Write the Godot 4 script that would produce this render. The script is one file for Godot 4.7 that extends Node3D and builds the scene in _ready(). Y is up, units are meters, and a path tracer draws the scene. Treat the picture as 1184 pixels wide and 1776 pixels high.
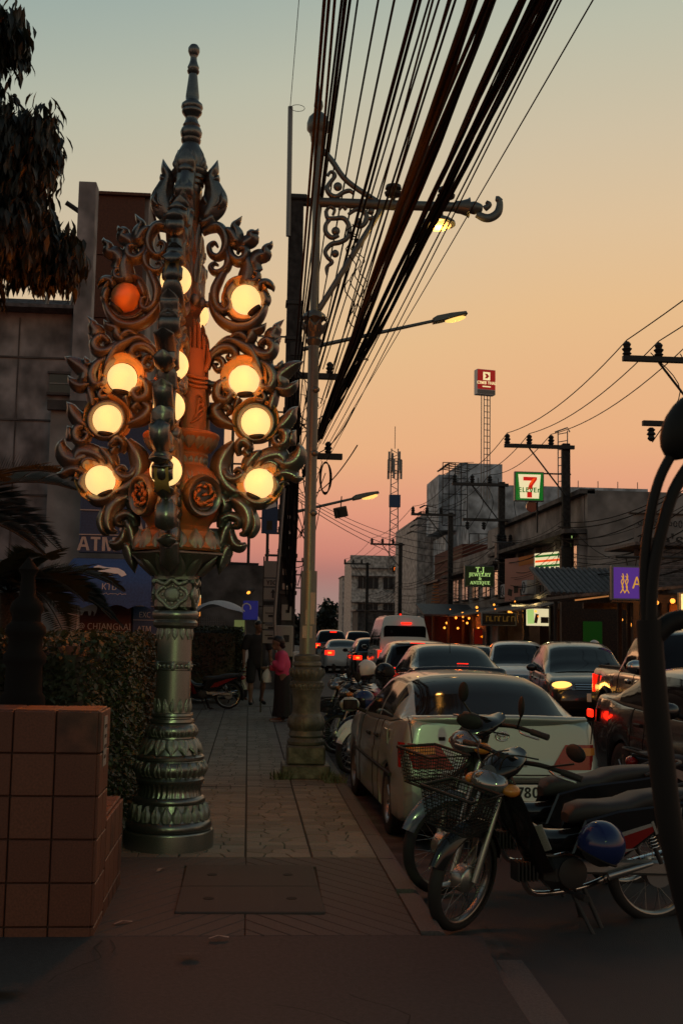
extends Node3D
# A street in a Thai town at dusk: an ornate lamp with glowing globes, parked bikes and cars, wires, shops.

var M := {}      # materials
var T := {}      # textures
var rng := RandomNumberGenerator.new()
var names := {}

# ---------------------------------------------------------------- mesh builder
class MB:
	var v := PackedVector3Array()
	var n := PackedVector3Array()
	var uv := PackedVector2Array()
	var ix := PackedInt32Array()
	func tri(a: Vector3, b: Vector3, c: Vector3) -> void:
		var m := (c - a).cross(b - a).normalized()
		var k := v.size()
		v.append(a); v.append(b); v.append(c)
		n.append(m); n.append(m); n.append(m)
		uv.append(Vector2(0, 0)); uv.append(Vector2(1, 0)); uv.append(Vector2(1, 1))
		ix.append(k); ix.append(k + 1); ix.append(k + 2)
	func quad(a: Vector3, b: Vector3, c: Vector3, d: Vector3) -> void:
		var m := (c - a).cross(b - d).normalized()
		if m.length_squared() < 0.5:
			m = Vector3.UP
		var k := v.size()
		v.append(a); v.append(b); v.append(c); v.append(d)
		for i in 4:
			n.append(m)
		uv.append(Vector2(0, 0)); uv.append(Vector2(1, 0)); uv.append(Vector2(1, 1)); uv.append(Vector2(0, 1))
		ix.append(k); ix.append(k + 1); ix.append(k + 2); ix.append(k); ix.append(k + 2); ix.append(k + 3)
	func out(pts: Array, dir: Vector3) -> void:   # flat polygon (convex), facing dir
		var a: Vector3 = pts[0]
		var m := Vector3.ZERO
		for i in range(1, pts.size() - 1):
			m += (pts[i + 1] - a).cross(pts[i] - a)
		var p := pts
		if m.dot(dir) < 0.0:
			p = pts.duplicate()
			p.reverse()
			m = -m
		m = m.normalized()
		var k := v.size()
		for q in p:
			v.append(q); n.append(m); uv.append(Vector2(0, 0))
		for i in range(1, p.size() - 1):
			ix.append(k); ix.append(k + i); ix.append(k + i + 1)
	func box(c: Vector3, s: Vector3, b := Basis(), bev := 0.0) -> void:
		var h := s * 0.5
		if bev <= 0.0:
			for ax in 3:
				for sg in [-1.0, 1.0]:
					var e := Vector3.ZERO; e[ax] = sg * h[ax]
					var e1 := Vector3.ZERO; e1[(ax + 1) % 3] = h[(ax + 1) % 3]
					var e2 := Vector3.ZERO; e2[(ax + 2) % 3] = h[(ax + 2) % 3]
					var o := Vector3.ZERO; o[ax] = sg
					out([c + b * (e - e1 - e2), c + b * (e + e1 - e2), c + b * (e + e1 + e2), c + b * (e - e1 + e2)], b * o)
			return
		bev = minf(bev, minf(h.x, minf(h.y, h.z)) * 0.9)
		for ax in 3:
			var a1 := (ax + 1) % 3
			var a2 := (ax + 2) % 3
			for sg in [-1.0, 1.0]:
				var e := Vector3.ZERO; e[ax] = sg * h[ax]
				var e1 := Vector3.ZERO; e1[a1] = h[a1] - bev
				var e2 := Vector3.ZERO; e2[a2] = h[a2] - bev
				var o := Vector3.ZERO; o[ax] = sg
				out([c + b * (e - e1 - e2), c + b * (e + e1 - e2), c + b * (e + e1 + e2), c + b * (e - e1 + e2)], b * o)
			for s1 in [-1.0, 1.0]:
				for s2 in [-1.0, 1.0]:
					var p := []
					for w in [[-1.0, 0], [-1.0, 1], [1.0, 1], [1.0, 0]]:
						var q := Vector3.ZERO
						q[ax] = w[0] * (h[ax] - bev)
						q[a1] = s1 * (h[a1] - (0.0 if w[1] == 0 else bev))
						q[a2] = s2 * (h[a2] - (bev if w[1] == 0 else 0.0))
						p.append(c + b * q)
					var o := Vector3.ZERO; o[a1] = s1; o[a2] = s2
					out(p, b * o)
		for sx in [-1.0, 1.0]:
			for sy in [-1.0, 1.0]:
				for sz in [-1.0, 1.0]:
					var g := Vector3(sx, sy, sz)
					var i := h - Vector3.ONE * bev
					out([c + b * (g * Vector3(h.x, i.y, i.z)), c + b * (g * Vector3(i.x, h.y, i.z)), c + b * (g * Vector3(i.x, i.y, h.z))], b * g)
	func grid(rows: Array, close := false, flip := false, cap := false) -> void:   # rows of equal length, smooth
		var w: int = rows[0].size()
		var k := v.size()
		var hgt := rows.size()
		for r in hgt:
			for c in w:
				v.append(rows[r][c]); n.append(Vector3.ZERO)
				uv.append(Vector2(float(c) / w, float(r) / maxf(1.0, hgt - 1)))
		var cols := w if close else w - 1
		for r in hgt - 1:
			for c in cols:
				var a := k + r * w + c
				var b := k + r * w + (c + 1) % w
				var d := a + w
				var e := b + w
				if flip:
					_t(a, d, b); _t(b, d, e)
				else:
					_t(a, b, d); _t(b, e, d)
		for i in range(k, v.size()):
			n[i] = n[i].normalized() if n[i].length_squared() > 1e-18 else Vector3.UP
		if cap:
			for r in [0, hgt - 1]:
				var ce := Vector3.ZERO
				for q in rows[r]:
					ce += q
				ce /= w
				var other := Vector3.ZERO
				for q in rows[1 if r == 0 else hgt - 2]:
					other += q
				var dir: Vector3 = ce - other / w
				out(rows[r], dir if dir.length_squared() > 1e-12 else Vector3.UP)
	func _t(a: int, b: int, c: int) -> void:
		var m := (v[c] - v[a]).cross(v[b] - v[a])
		n[a] += m; n[b] += m; n[c] += m
		ix.append(a); ix.append(b); ix.append(c)
	func tube(pts: Array, r, sides := 8, cap := true) -> void:   # r: number or list
		var rows := []
		var side := Vector3.ZERO
		for i in pts.size():
			var t: Vector3 = (pts[mini(i + 1, pts.size() - 1)] - pts[maxi(i - 1, 0)]).normalized()
			if i == 0:
				side = t.cross(Vector3.UP if absf(t.y) < 0.9 else Vector3.RIGHT).normalized()
			else:
				side = (side - t * side.dot(t)).normalized()
			var up := side.cross(t)
			var q: float = r[i] if r is Array else r
			var row := []
			for s in sides:
				var a := TAU * s / sides
				row.append(pts[i] + (side * cos(a) + up * sin(a)) * q)
			rows.append(row)
		grid(rows, true, true, cap)
	func lathe(prof: Array, seg := 32, at := Vector3.ZERO, b := Basis(), wob = null) -> void:   # prof: Vector2(radius, y), upwards
		var run := []
		for i in prof.size():
			var p: Vector2 = prof[i]
			var row := []
			for s in seg:
				var a := TAU * s / seg
				var rr: float = p.x
				if wob != null:
					rr *= 1.0 + wob.call(a, p.y)
				row.append(at + b * Vector3(cos(a) * rr, p.y, sin(a) * rr))
			run.append(row)
			var cut := false
			if i > 0 and i < prof.size() - 1:
				var d0: Vector2 = (p - prof[i - 1]).normalized()
				var d1: Vector2 = (prof[i + 1] - p).normalized()
				cut = d0.dot(d1) < 0.75
			if cut:
				grid(run, true, true)
				run = [row]
		if run.size() > 1:
			grid(run, true, true)
	func ball(c: Vector3, r: Vector3, seg := 16, b := Basis()) -> void:
		var rows := []
		var h := maxi(4, seg / 2)
		for i in h + 1:
			var f := PI * i / h - PI / 2
			var row := []
			for s in seg:
				var a := TAU * s / seg
				row.append(c + b * (Vector3(cos(f) * cos(a), sin(f), cos(f) * sin(a)) * r))
			rows.append(row)
		grid(rows, true, true)
	func prism(poly: PackedVector2Array, d: float, x: Transform3D, bev := 0.0) -> void:   # polygon in xy, thickness d along z, centred
		var tri_ix := Geometry2D.triangulate_polygon(poly)
		var inner := poly
		if bev > 0.0:
			var off := Geometry2D.offset_polygon(poly, -bev, Geometry2D.JOIN_MITER)
			if off.size() == 1 and off[0].size() == poly.size():
				var best := 0
				var bd := 1e9
				for i in off[0].size():
					var dd: float = off[0][i].distance_squared_to(poly[0])
					if dd < bd:
						bd = dd; best = i
				inner = PackedVector2Array()
				var cw := Geometry2D.is_polygon_clockwise(off[0]) == Geometry2D.is_polygon_clockwise(poly)
				for i in off[0].size():
					inner.append(off[0][(best + (i if cw else -i) + off[0].size() * 2) % off[0].size()])
			else:
				bev = 0.0
		var z := d * 0.5
		for sg in [-1.0, 1.0]:
			var dir: Vector3 = x.basis * Vector3(0, 0, sg)
			for i in range(0, tri_ix.size(), 3):
				var p := []
				for j in 3:
					var q := inner[tri_ix[i + j]]
					p.append(x * Vector3(q.x, q.y, sg * z))
				out(p, dir)
			if bev > 0.0:
				for i in poly.size():
					var j := (i + 1) % poly.size()
					var o := (poly[j] - poly[i]).orthogonal().normalized()
					if Geometry2D.is_polygon_clockwise(poly):
						o = -o
					out([x * Vector3(poly[i].x, poly[i].y, sg * (z - bev)), x * Vector3(poly[j].x, poly[j].y, sg * (z - bev)), x * Vector3(inner[j].x, inner[j].y, sg * z), x * Vector3(inner[i].x, inner[i].y, sg * z)], x.basis * Vector3(-o.x, -o.y, sg))
		var cw2 := Geometry2D.is_polygon_clockwise(poly)
		for i in poly.size():
			var j := (i + 1) % poly.size()
			var o := (poly[j] - poly[i]).orthogonal()
			if cw2:
				o = -o
			out([x * Vector3(poly[i].x, poly[i].y, -z + bev), x * Vector3(poly[j].x, poly[j].y, -z + bev), x * Vector3(poly[j].x, poly[j].y, z - bev), x * Vector3(poly[i].x, poly[i].y, z - bev)], x.basis * Vector3(-o.x, -o.y, 0))
	func mesh() -> ArrayMesh:
		var m := ArrayMesh.new()
		if v.size() == 0:
			return m
		var a := []
		a.resize(Mesh.ARRAY_MAX)
		a[Mesh.ARRAY_VERTEX] = v
		a[Mesh.ARRAY_NORMAL] = n
		a[Mesh.ARRAY_TEX_UV] = uv
		a[Mesh.ARRAY_INDEX] = ix
		m.add_surface_from_arrays(Mesh.PRIMITIVE_TRIANGLES, a)
		return m

# ---------------------------------------------------------------- objects
func numbered(called: String) -> String:
	if not names.has(called):
		names[called] = 0
		return called
	names[called] += 1
	return "%s_%03d" % [called, names[called]]

func tag(o: Node, label: String, category: String, group := "") -> void:
	o.set_meta("label", label)
	o.set_meta("category", category)
	if group:
		o.set_meta("group", group)

func thing(called: String, label: String, category: String, at := Vector3.ZERO, turn := 0.0, group := "") -> Node3D:
	var o := Node3D.new()
	o.name = numbered(called)
	add_child(o)
	o.position = at
	o.rotation.y = turn
	tag(o, label, category, group)
	return o

func part(called: String, mb, mat: Material, parent: Node) -> MeshInstance3D:   # mb: MB or Mesh
	var o := MeshInstance3D.new()
	o.name = numbered(called) if parent == self else called
	o.mesh = mb.mesh() if mb is MB else mb
	o.material_override = mat
	parent.add_child(o, true)
	return o

func struct(called: String, mb, mat: Material) -> MeshInstance3D:
	var o := part(called, mb, mat, self)
	o.set_meta("kind", "structure")
	return o

func stuff(o: Node) -> Node:
	o.set_meta("kind", "stuff")
	return o

func copy(o: Node3D, label: String, at: Vector3, turn := 0.0) -> Node3D:
	var c: Node3D = o.duplicate()
	c.name = numbered(str(o.name).get_slice("_0", 0))
	add_child(c)
	c.position = at
	c.rotation.y = turn
	c.set_meta("label", label)
	return c

func bx(c: Vector3, s: Vector3, bev := 0.0, b := Basis()) -> MB:
	var m := MB.new()
	m.box(c, s, b, bev)
	return m

func tb(pts: Array, r, sides := 8) -> MB:
	var m := MB.new()
	m.tube(pts, r, sides)
	return m

func curve(pts: Array, per := 5) -> Array:   # Catmull-Rom through Vector3 points
	var o := []
	var k := pts.size()
	for i in k - 1:
		var a = pts[maxi(i - 1, 0)]
		var b = pts[i]
		var c = pts[i + 1]
		var d = pts[mini(i + 2, k - 1)]
		for j in per:
			var t := float(j) / per
			o.append(0.5 * ((2.0 * b) + (c - a) * t + (2.0 * a - 5.0 * b + 4.0 * c - d) * t * t + (3.0 * b - a - 3.0 * c + d) * t * t * t))
	o.append(pts[k - 1])
	return o

func sag(a: Vector3, b: Vector3, s: float, k := 14) -> Array:
	var o := []
	for i in k + 1:
		var t := float(i) / k
		o.append(a.lerp(b, t) - Vector3(0, s * 4.0 * t * (1.0 - t), 0))
	return o

func pv(list: Array) -> PackedVector2Array:   # flat numbers to points
	var o := PackedVector2Array()
	for i in range(0, list.size(), 2):
		o.append(Vector2(list[i], list[i + 1]))
	return o

func rounded(w: float, h: float, r: float, seg := 5) -> PackedVector2Array:
	var o := PackedVector2Array()
	for q in 4:
		var c := Vector2((w / 2 - r) * (1 if q == 0 or q == 3 else -1), (h / 2 - r) * (1 if q < 2 else -1))
		for i in seg + 1:
			var a := PI / 2 * (q + float(i) / seg)
			o.append(c + Vector2(cos(a), sin(a)) * r)
	return o

func disc(r: float, seg := 24) -> PackedVector2Array:
	var o := PackedVector2Array()
	for i in seg:
		o.append(Vector2(cos(TAU * i / seg), sin(TAU * i / seg)) * r)
	return o

func letters(s: String, height: float, deep := 0.01, font := "Droid Sans", bold := false) -> TextMesh:
	var t := TextMesh.new()
	var f := SystemFont.new()
	f.font_names = PackedStringArray([font])
	if bold:
		f.font_weight = 700
	t.font = f
	t.font_size = 32
	t.pixel_size = height / 23.0
	t.depth = deep
	t.curve_step = 2.0
	t.text = s
	return t

func write(s: String, height: float, mat: Material, parent: Node, x: Transform3D, deep := 0.01, font := "Droid Sans", bold := false, called := "lettering") -> MeshInstance3D:
	var o := part(called, letters(s, height, deep, font, bold), mat, parent)
	o.transform = x
	return o

# ---------------------------------------------------------------- materials
func noise_tex(called: String, size: int, freq: float, oct: int, lo: float, hi: float, kind := FastNoiseLite.TYPE_SIMPLEX_SMOOTH, sx := 1.0, power := 1.0) -> void:
	var f := FastNoiseLite.new()
	f.noise_type = kind
	f.seed = 11 + called.hash() % 1000
	f.frequency = freq
	f.fractal_octaves = oct
	f.fractal_type = FastNoiseLite.FRACTAL_FBM if oct > 1 else FastNoiseLite.FRACTAL_NONE
	var im := f.get_seamless_image(size, size)
	if sx != 1.0:
		im.resize(size, int(size / sx), Image.INTERPOLATE_BILINEAR)
	im.convert(Image.FORMAT_RGB8)
	var d := im.get_data()
	for i in range(0, d.size(), 3):
		var g := clampf(lo + (hi - lo) * pow(d[i] / 255.0, power), 0.0, 1.0)
		d[i] = int(g * 255.0); d[i + 1] = d[i]; d[i + 2] = d[i]
	T[called] = ImageTexture.create_from_image(Image.create_from_data(im.get_width(), im.get_height(), false, Image.FORMAT_RGB8, d))

func lin(r: float, g: float, b: float) -> Color:
	return Color(r, g, b).linear_to_srgb()

func mat(called: String, c: Color, rough := 0.7, metal := 0.0, tex := "", scale := 1.0, bump := 0.0, bump_tex := "", spec := 0.5) -> StandardMaterial3D:
	var m := StandardMaterial3D.new()
	m.resource_name = called
	m.albedo_color = c
	m.roughness = rough
	m.metallic = metal
	m.metallic_specular = spec
	if tex:
		m.albedo_texture = T[tex]
		m.uv1_triplanar = true
		m.uv1_world_triplanar = true
		m.uv1_scale = Vector3.ONE * scale
	if bump > 0.0:
		m.heightmap_enabled = true
		m.heightmap_texture = T[bump_tex if bump_tex else tex]
		m.heightmap_scale = bump
		m.uv1_triplanar = true
		m.uv1_world_triplanar = true
		m.uv1_scale = Vector3.ONE * scale
	M[called] = m
	return m

func glow(called: String, c: Color, e: float) -> StandardMaterial3D:
	var m := StandardMaterial3D.new()
	m.resource_name = called
	m.albedo_color = c
	m.roughness = 0.4
	m.emission_enabled = true
	m.emission = c
	m.emission_energy_multiplier = e
	M[called] = m
	return m

func omni(at: Vector3, c: Color, e: float, size: float, parent: Node = self) -> void:
	var l := OmniLight3D.new()
	l.name = "lamp_light" if parent != self else numbered("lamp_light")
	l.light_color = c
	l.light_energy = e
	l.light_size = size
	l.omni_range = 30.0
	l.omni_attenuation = 2.0
	l.shadow_enabled = true
	parent.add_child(l, true)
	l.position = at

func make_materials() -> void:
	noise_tex("fine", 512, 0.06, 5, 0.80, 1.05)
	noise_tex("blotch", 512, 0.010, 7, 0.50, 1.10)
	noise_tex("grit", 512, 0.25, 2, 0.6, 1.15)
	noise_tex("streak", 512, 0.02, 6, 0.50, 1.12, FastNoiseLite.TYPE_SIMPLEX_SMOOTH, 5.0)
	noise_tex("cell", 512, 0.05, 2, 0.0, 1.0, FastNoiseLite.TYPE_CELLULAR)
	noise_tex("carve", 512, 0.03, 3, 0.1, 1.0)
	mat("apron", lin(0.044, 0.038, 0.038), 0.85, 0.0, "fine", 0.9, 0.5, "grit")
	mat("road", lin(0.045, 0.041, 0.041), 0.8, 0.0, "grit", 1.1, 0.8)
	mat("road_patch", lin(0.06, 0.056, 0.054), 0.85, 0.0, "blotch", 0.7, 0.5, "grit")
	mat("paving_a", lin(0.175, 0.16, 0.14), 0.85, 0.0, "fine", 1.7, 0.5, "grit")
	mat("paving_b", lin(0.145, 0.132, 0.115), 0.85, 0.0, "fine", 1.9, 0.5, "grit")
	mat("paving_c", lin(0.195, 0.18, 0.158), 0.85, 0.0, "fine", 1.5, 0.5, "grit")
	mat("joint", lin(0.03, 0.026, 0.024), 0.95, 0.0, "grit", 3.0)
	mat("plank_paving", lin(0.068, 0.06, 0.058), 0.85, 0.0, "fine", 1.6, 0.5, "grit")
	mat("kerb", lin(0.105, 0.092, 0.088), 0.85, 0.0, "fine", 1.4, 0.8, "grit")
	mat("cover", lin(0.085, 0.076, 0.072), 0.9, 0.0, "grit", 3.0, 1.0)
	mat("hole", lin(0.01, 0.009, 0.008), 0.95)
	mat("terracotta", lin(0.15, 0.050, 0.026), 0.5, 0.0, "fine", 2.0, 0.15, "grit")
	mat("terracotta_b", lin(0.135, 0.044, 0.023), 0.5, 0.0, "fine", 2.3, 0.15, "grit")
	mat("terracotta_d", lin(0.13, 0.045, 0.025), 0.55, 0.0, "blotch", 1.1, 0.2, "grit")
	mat("terracotta_c", lin(0.165, 0.058, 0.03), 0.5, 0.0, "fine", 1.7, 0.15, "grit")
	mat("grout", lin(0.10, 0.06, 0.045), 0.95, 0.0, "grit", 4.0)
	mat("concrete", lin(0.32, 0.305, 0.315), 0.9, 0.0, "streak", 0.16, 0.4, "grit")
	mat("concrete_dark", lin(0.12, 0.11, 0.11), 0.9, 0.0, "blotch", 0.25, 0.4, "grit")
	mat("plaster_old", lin(0.34, 0.31, 0.30), 0.9, 0.0, "blotch", 0.13, 0.4, "grit")
	mat("plaster_grey", lin(0.55, 0.60, 0.66), 0.85, 0.0, "streak", 0.08)
	mat("plaster_white", lin(0.60, 0.55, 0.53), 0.85, 0.0, "streak", 0.15)
	mat("paint_white", lin(0.62, 0.58, 0.56), 0.7, 0.0, "streak", 0.2)
	mat("brown_panel", lin(0.11, 0.033, 0.014), 0.7, 0.0, "fine", 0.5)
	mat("silver_paint", lin(0.20, 0.19, 0.182), 0.32, 0.88, "fine", 2.2, 0.12, "carve")
	mat("silver_plain", lin(0.27, 0.265, 0.25), 0.33, 0.85, "fine", 3.0)
	mat("silver_carved", lin(0.28, 0.27, 0.255), 0.36, 0.8, "fine", 9.0, 0.35, "carve")
	mat("bronze_carved", lin(0.33, 0.125, 0.045), 0.45, 0.4, "fine", 8.0, 0.35, "carve")
	mat("pole_grey", lin(0.135, 0.155, 0.15), 0.42, 0.5, "fine", 2.0)
	mat("pole_stone", lin(0.095, 0.10, 0.095), 0.6, 0.35, "blotch", 1.2, 0.3, "carve")
	mat("utility", lin(0.04, 0.037, 0.037), 0.9, 0.0, "streak", 0.5, 0.3, "grit")
	mat("iron", lin(0.03, 0.028, 0.028), 0.6, 0.3)
	mat("steel", lin(0.20, 0.20, 0.20), 0.5, 0.6)
	mat("chrome", lin(0.62, 0.62, 0.60), 0.16, 1.0)
	mat("rim_steel", lin(0.26, 0.26, 0.25), 0.28, 1.0)
	mat("gilded", lin(0.46, 0.27, 0.09), 0.5, 0.3, "fine", 6.0, 0.2, "carve")
	mat("alu", lin(0.45, 0.45, 0.43), 0.35, 0.9, "fine", 4.0)
	mat("cable", lin(0.008, 0.007, 0.008), 0.85, 0.0, "", 1.0, 0.0, "", 0.25)
	mat("rubber", lin(0.014, 0.013, 0.013), 0.75)
	mat("black_plastic", lin(0.010, 0.0095, 0.0095), 0.6, 0.0, "", 1.0, 0.0, "", 0.35)
	mat("seat", lin(0.016, 0.015, 0.016), 0.62, 0.0, "", 1.0)
	mat("black_gloss", lin(0.010, 0.009, 0.010), 0.12)
	mat("blue_gloss", lin(0.012, 0.022, 0.09), 0.12)
	mat("red_gloss", lin(0.22, 0.012, 0.01), 0.15)
	mat("white_gloss", lin(0.62, 0.60, 0.57), 0.2)
	mat("glass_dark", lin(0.008, 0.008, 0.009), 0.06, 0.0, "", 1.0, 0.0, "", 0.33)
	mat("lens_red", lin(0.22, 0.012, 0.01), 0.12)
	mat("lens_amber", lin(0.45, 0.16, 0.03), 0.15)
	mat("lens_clear", lin(0.25, 0.25, 0.26), 0.10, 0.75)
	mat("soil", lin(0.03, 0.022, 0.016), 0.95, 0.0, "grit", 2.0)
	mat("bark", lin(0.05, 0.04, 0.03), 0.9, 0.0, "streak", 2.0, 1.0, "carve")
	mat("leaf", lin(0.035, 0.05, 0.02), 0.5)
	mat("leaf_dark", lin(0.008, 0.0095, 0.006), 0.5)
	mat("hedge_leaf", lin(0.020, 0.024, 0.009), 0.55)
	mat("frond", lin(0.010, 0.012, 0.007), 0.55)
	for k in ["leaf", "leaf_dark", "hedge_leaf", "frond"]:
		M[k].backlight_enabled = true
		M[k].backlight = Color(0.10, 0.12, 0.05)
	mat("blue_board", lin(0.025, 0.07, 0.17), 0.6, 0.0, "fine", 0.9)
	mat("blue_awning", lin(0.04, 0.10, 0.28), 0.8, 0.0, "fine", 0.8)
	mat("pale_print", lin(0.45, 0.42, 0.40), 0.8)
	mat("door_brown", lin(0.06, 0.012, 0.009), 0.5)
	mat("canopy_grey", lin(0.50, 0.50, 0.55), 0.7, 0.0, "fine", 1.0)
	mat("dark_cloth", lin(0.02, 0.02, 0.02), 0.9, 0.0, "fine", 2.0)
	mat("tin", lin(0.14, 0.13, 0.14), 0.7, 0.3, "streak", 0.6)
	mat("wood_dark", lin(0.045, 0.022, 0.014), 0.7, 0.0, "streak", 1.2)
	mat("sign_white", lin(0.75, 0.73, 0.70), 0.6)
	mat("paper", lin(0.30, 0.28, 0.255), 0.9, 0.0, "fine", 3.0)
	mat("ink", lin(0.02, 0.02, 0.02), 0.8)
	mat("skin", lin(0.16, 0.085, 0.055), 0.6)
	mat("hair", lin(0.01, 0.008, 0.008), 0.5)
	mat("shirt_black", lin(0.014, 0.013, 0.014), 0.9)
	mat("shorts_black", lin(0.010, 0.010, 0.011), 0.9)
	mat("pink_cloth", lin(0.55, 0.05, 0.13), 0.85)
	mat("skirt", lin(0.02, 0.015, 0.014), 0.9)
	mat("shirt_white", lin(0.45, 0.43, 0.42), 0.9)
	mat("bag_white", lin(0.5, 0.5, 0.52), 0.6)
	mat("brick_far", lin(0.10, 0.025, 0.018), 0.9, 0.0, "fine", 0.4)
	mat("window_far", lin(0.02, 0.02, 0.025), 0.15)
	mat("hill", lin(0.02, 0.02, 0.022), 0.95)
	# things that give off light
	mat("globe_off", lin(0.42, 0.17, 0.06), 0.3)
	glow("globe", Color(1.0, 0.845, 0.55), 0.99)
	glow("tail_on", Color(1.0, 0.13, 0.05), 2.2)
	glow("tail_core", Color(1.0, 0.55, 0.18), 1.7)
	glow("head_on", Color(1.0, 0.72, 0.34), 2.2)
	glow("warm_bulb", Color(1.0, 0.62, 0.22), 2.2)
	glow("street_glow", Color(1.0, 0.78, 0.42), 1.3)
	glow("panel_warm", Color(1.0, 0.62, 0.28), 0.75)
	glow("panel_cream", Color(0.98, 0.90, 0.66), 0.8)
	glow("sign_cream", Color(0.93, 0.87, 0.68), 0.85)
	glow("sign_green", Color(0.03, 0.36, 0.09), 0.9)
	glow("sign_red", Color(0.75, 0.05, 0.03), 0.85)
	glow("sign_orange", Color(0.95, 0.30, 0.06), 0.9)
	glow("sign_purple", Color(0.30, 0.16, 0.50), 0.75)
	glow("sign_gold", Color(0.85, 0.62, 0.15), 0.7)
	glow("faint_gold", Color(0.5, 0.36, 0.12), 0.2)
	glow("sign_jewel", Color(0.06, 0.11, 0.04), 0.5)
	glow("sign_lime", Color(0.72, 0.86, 0.50), 0.75)
	glow("sign_blue", Color(0.10, 0.14, 0.42), 0.4)
	glow("sign_deepgreen", Color(0.05, 0.25, 0.05), 0.3)
	glow("bank_red", Color(0.55, 0.05, 0.05), 0.8)
	mat("print_pink", lin(0.45, 0.2, 0.16), 0.8)
	mat("print_orange", lin(0.6, 0.2, 0.05), 0.8)
	mat("orange_wall", lin(0.5, 0.16, 0.03), 0.8)
	glow("letters_orange", Color(1.0, 0.45, 0.08), 1.2)

# ================================================================ the scene
func _ready() -> void:
	rng.seed = 7
	var cam := Camera3D.new()
	cam.name = "camera"
	cam.position = Vector3(0, 1.6, 0)
	cam.basis = Basis(Vector3.UP, deg_to_rad(-4.46)) * Basis(Vector3.RIGHT, deg_to_rad(6.1)) * Basis(Vector3.BACK, deg_to_rad(1.0))
	cam.fov = 47.88
	cam.near = 0.05
	cam.far = 2000.0
	var lens := CameraAttributesPhysical.new()
	lens.frustum_focal_length = 27.03
	lens.frustum_near = 0.05
	lens.frustum_far = 2000.0
	lens.frustum_focus_distance = 10.0
	lens.exposure_aperture = 6.5
	cam.attributes = lens
	add_child(cam)
	cam.current = true
	var we := WorldEnvironment.new()
	we.name = "environment"
	var e := Environment.new()
	e.background_mode = Environment.BG_SKY
	e.sky = Sky.new()
	e.sky.sky_material = dusk_sky()
	e.tonemap_mode = Environment.TONE_MAPPER_LINEAR
	e.tonemap_exposure = 1.0
	e.background_energy_multiplier = 1.0
	e.sdfgi_enabled = true
	e.ssao_enabled = true
	e.ssil_enabled = true
	we.environment = e
	add_child(we)
	var sun := DirectionalLight3D.new()
	sun.name = "sun"
	sun.light_energy = 0.03
	sun.light_color = Color(1.0, 0.72, 0.5)
	sun.light_angular_distance = 12.0
	sun.shadow_enabled = true
	sun.rotation = Vector3(deg_to_rad(-7.0), deg_to_rad(196.0), 0)
	add_child(sun)
	make_materials()
	ground()
	buildings_left()
	buildings_right()
	buildings_far()
	power_lines()
	planting()
	ornate_lamp()
	street_lights()
	left_side()
	cars()
	motorbikes()
	people()

func dusk_sky() -> PanoramaSkyMaterial:
	# height in degrees, then red, green, blue as the eye sees them
	var stops := [[0.0, 0.43, 0.34, 0.36], [2.0, 0.56, 0.42, 0.42], [4.0, 0.80, 0.52, 0.455], [6.0, 0.885, 0.60, 0.49], [8.6, 0.915, 0.69, 0.51], [13.0, 0.905, 0.74, 0.55],
		[17.0, 0.87, 0.755, 0.605], [21.0, 0.815, 0.752, 0.64], [26.0, 0.735, 0.738, 0.66], [31.0, 0.62, 0.68, 0.65], [40.0, 0.48, 0.56, 0.57], [60.0, 0.33, 0.40, 0.44], [90.0, 0.28, 0.34, 0.39]]
	var w := 256
	var h := 512
	var im := Image.create(w, h, false, Image.FORMAT_RGBF)
	for y in h:
		var alt := 90.0 - 180.0 * (y + 0.5) / h
		for x in w:
			var az := wrapf(TAU * (x + 0.5) / w, -PI, PI)      # 0 down the street, positive to the right
			var a := clampf(alt, 0.0, 90.0)
			var glowing := 0.5 + 0.5 * cos(az - 0.45)   # the afterglow lies a little right of the street
			a += 14.0 * (1.0 - pow(glowing, 0.6)) * clampf((a - 3.0) / 12.0, 0.0, 1.0) - 3.0 * clampf((az + 0.08) * 3.0, -1.2, 1.0) * clampf((a - 6.0) / 10.0, 0.0, 1.0) * glowing
			a = clampf(a, 0.0, 90.0)
			var c := Color()
			for i in stops.size() - 1:
				if a <= stops[i + 1][0]:
					var t: float = (a - stops[i][0]) / (stops[i + 1][0] - stops[i][0])
					c = Color(lerpf(stops[i][1], stops[i + 1][1], t), lerpf(stops[i][2], stops[i + 1][2], t), lerpf(stops[i][3], stops[i + 1][3], t))
					break
			c = c.srgb_to_linear() * lerpf(0.72, 1.0, glowing)
			im.set_pixel(x, y, c)
	var m := PanoramaSkyMaterial.new()
	m.panorama = ImageTexture.create_from_image(im)
	return m

# ---------------------------------------------------------------- ground
func stone_mesh(poly: PackedVector2Array, hgt := 0.018) -> MB:
	var m := MB.new()
	m.prism(poly, hgt, Transform3D(Basis(Vector3.RIGHT, PI / 2), Vector3(0, -hgt / 2, 0)), 0.004)
	return m

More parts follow.
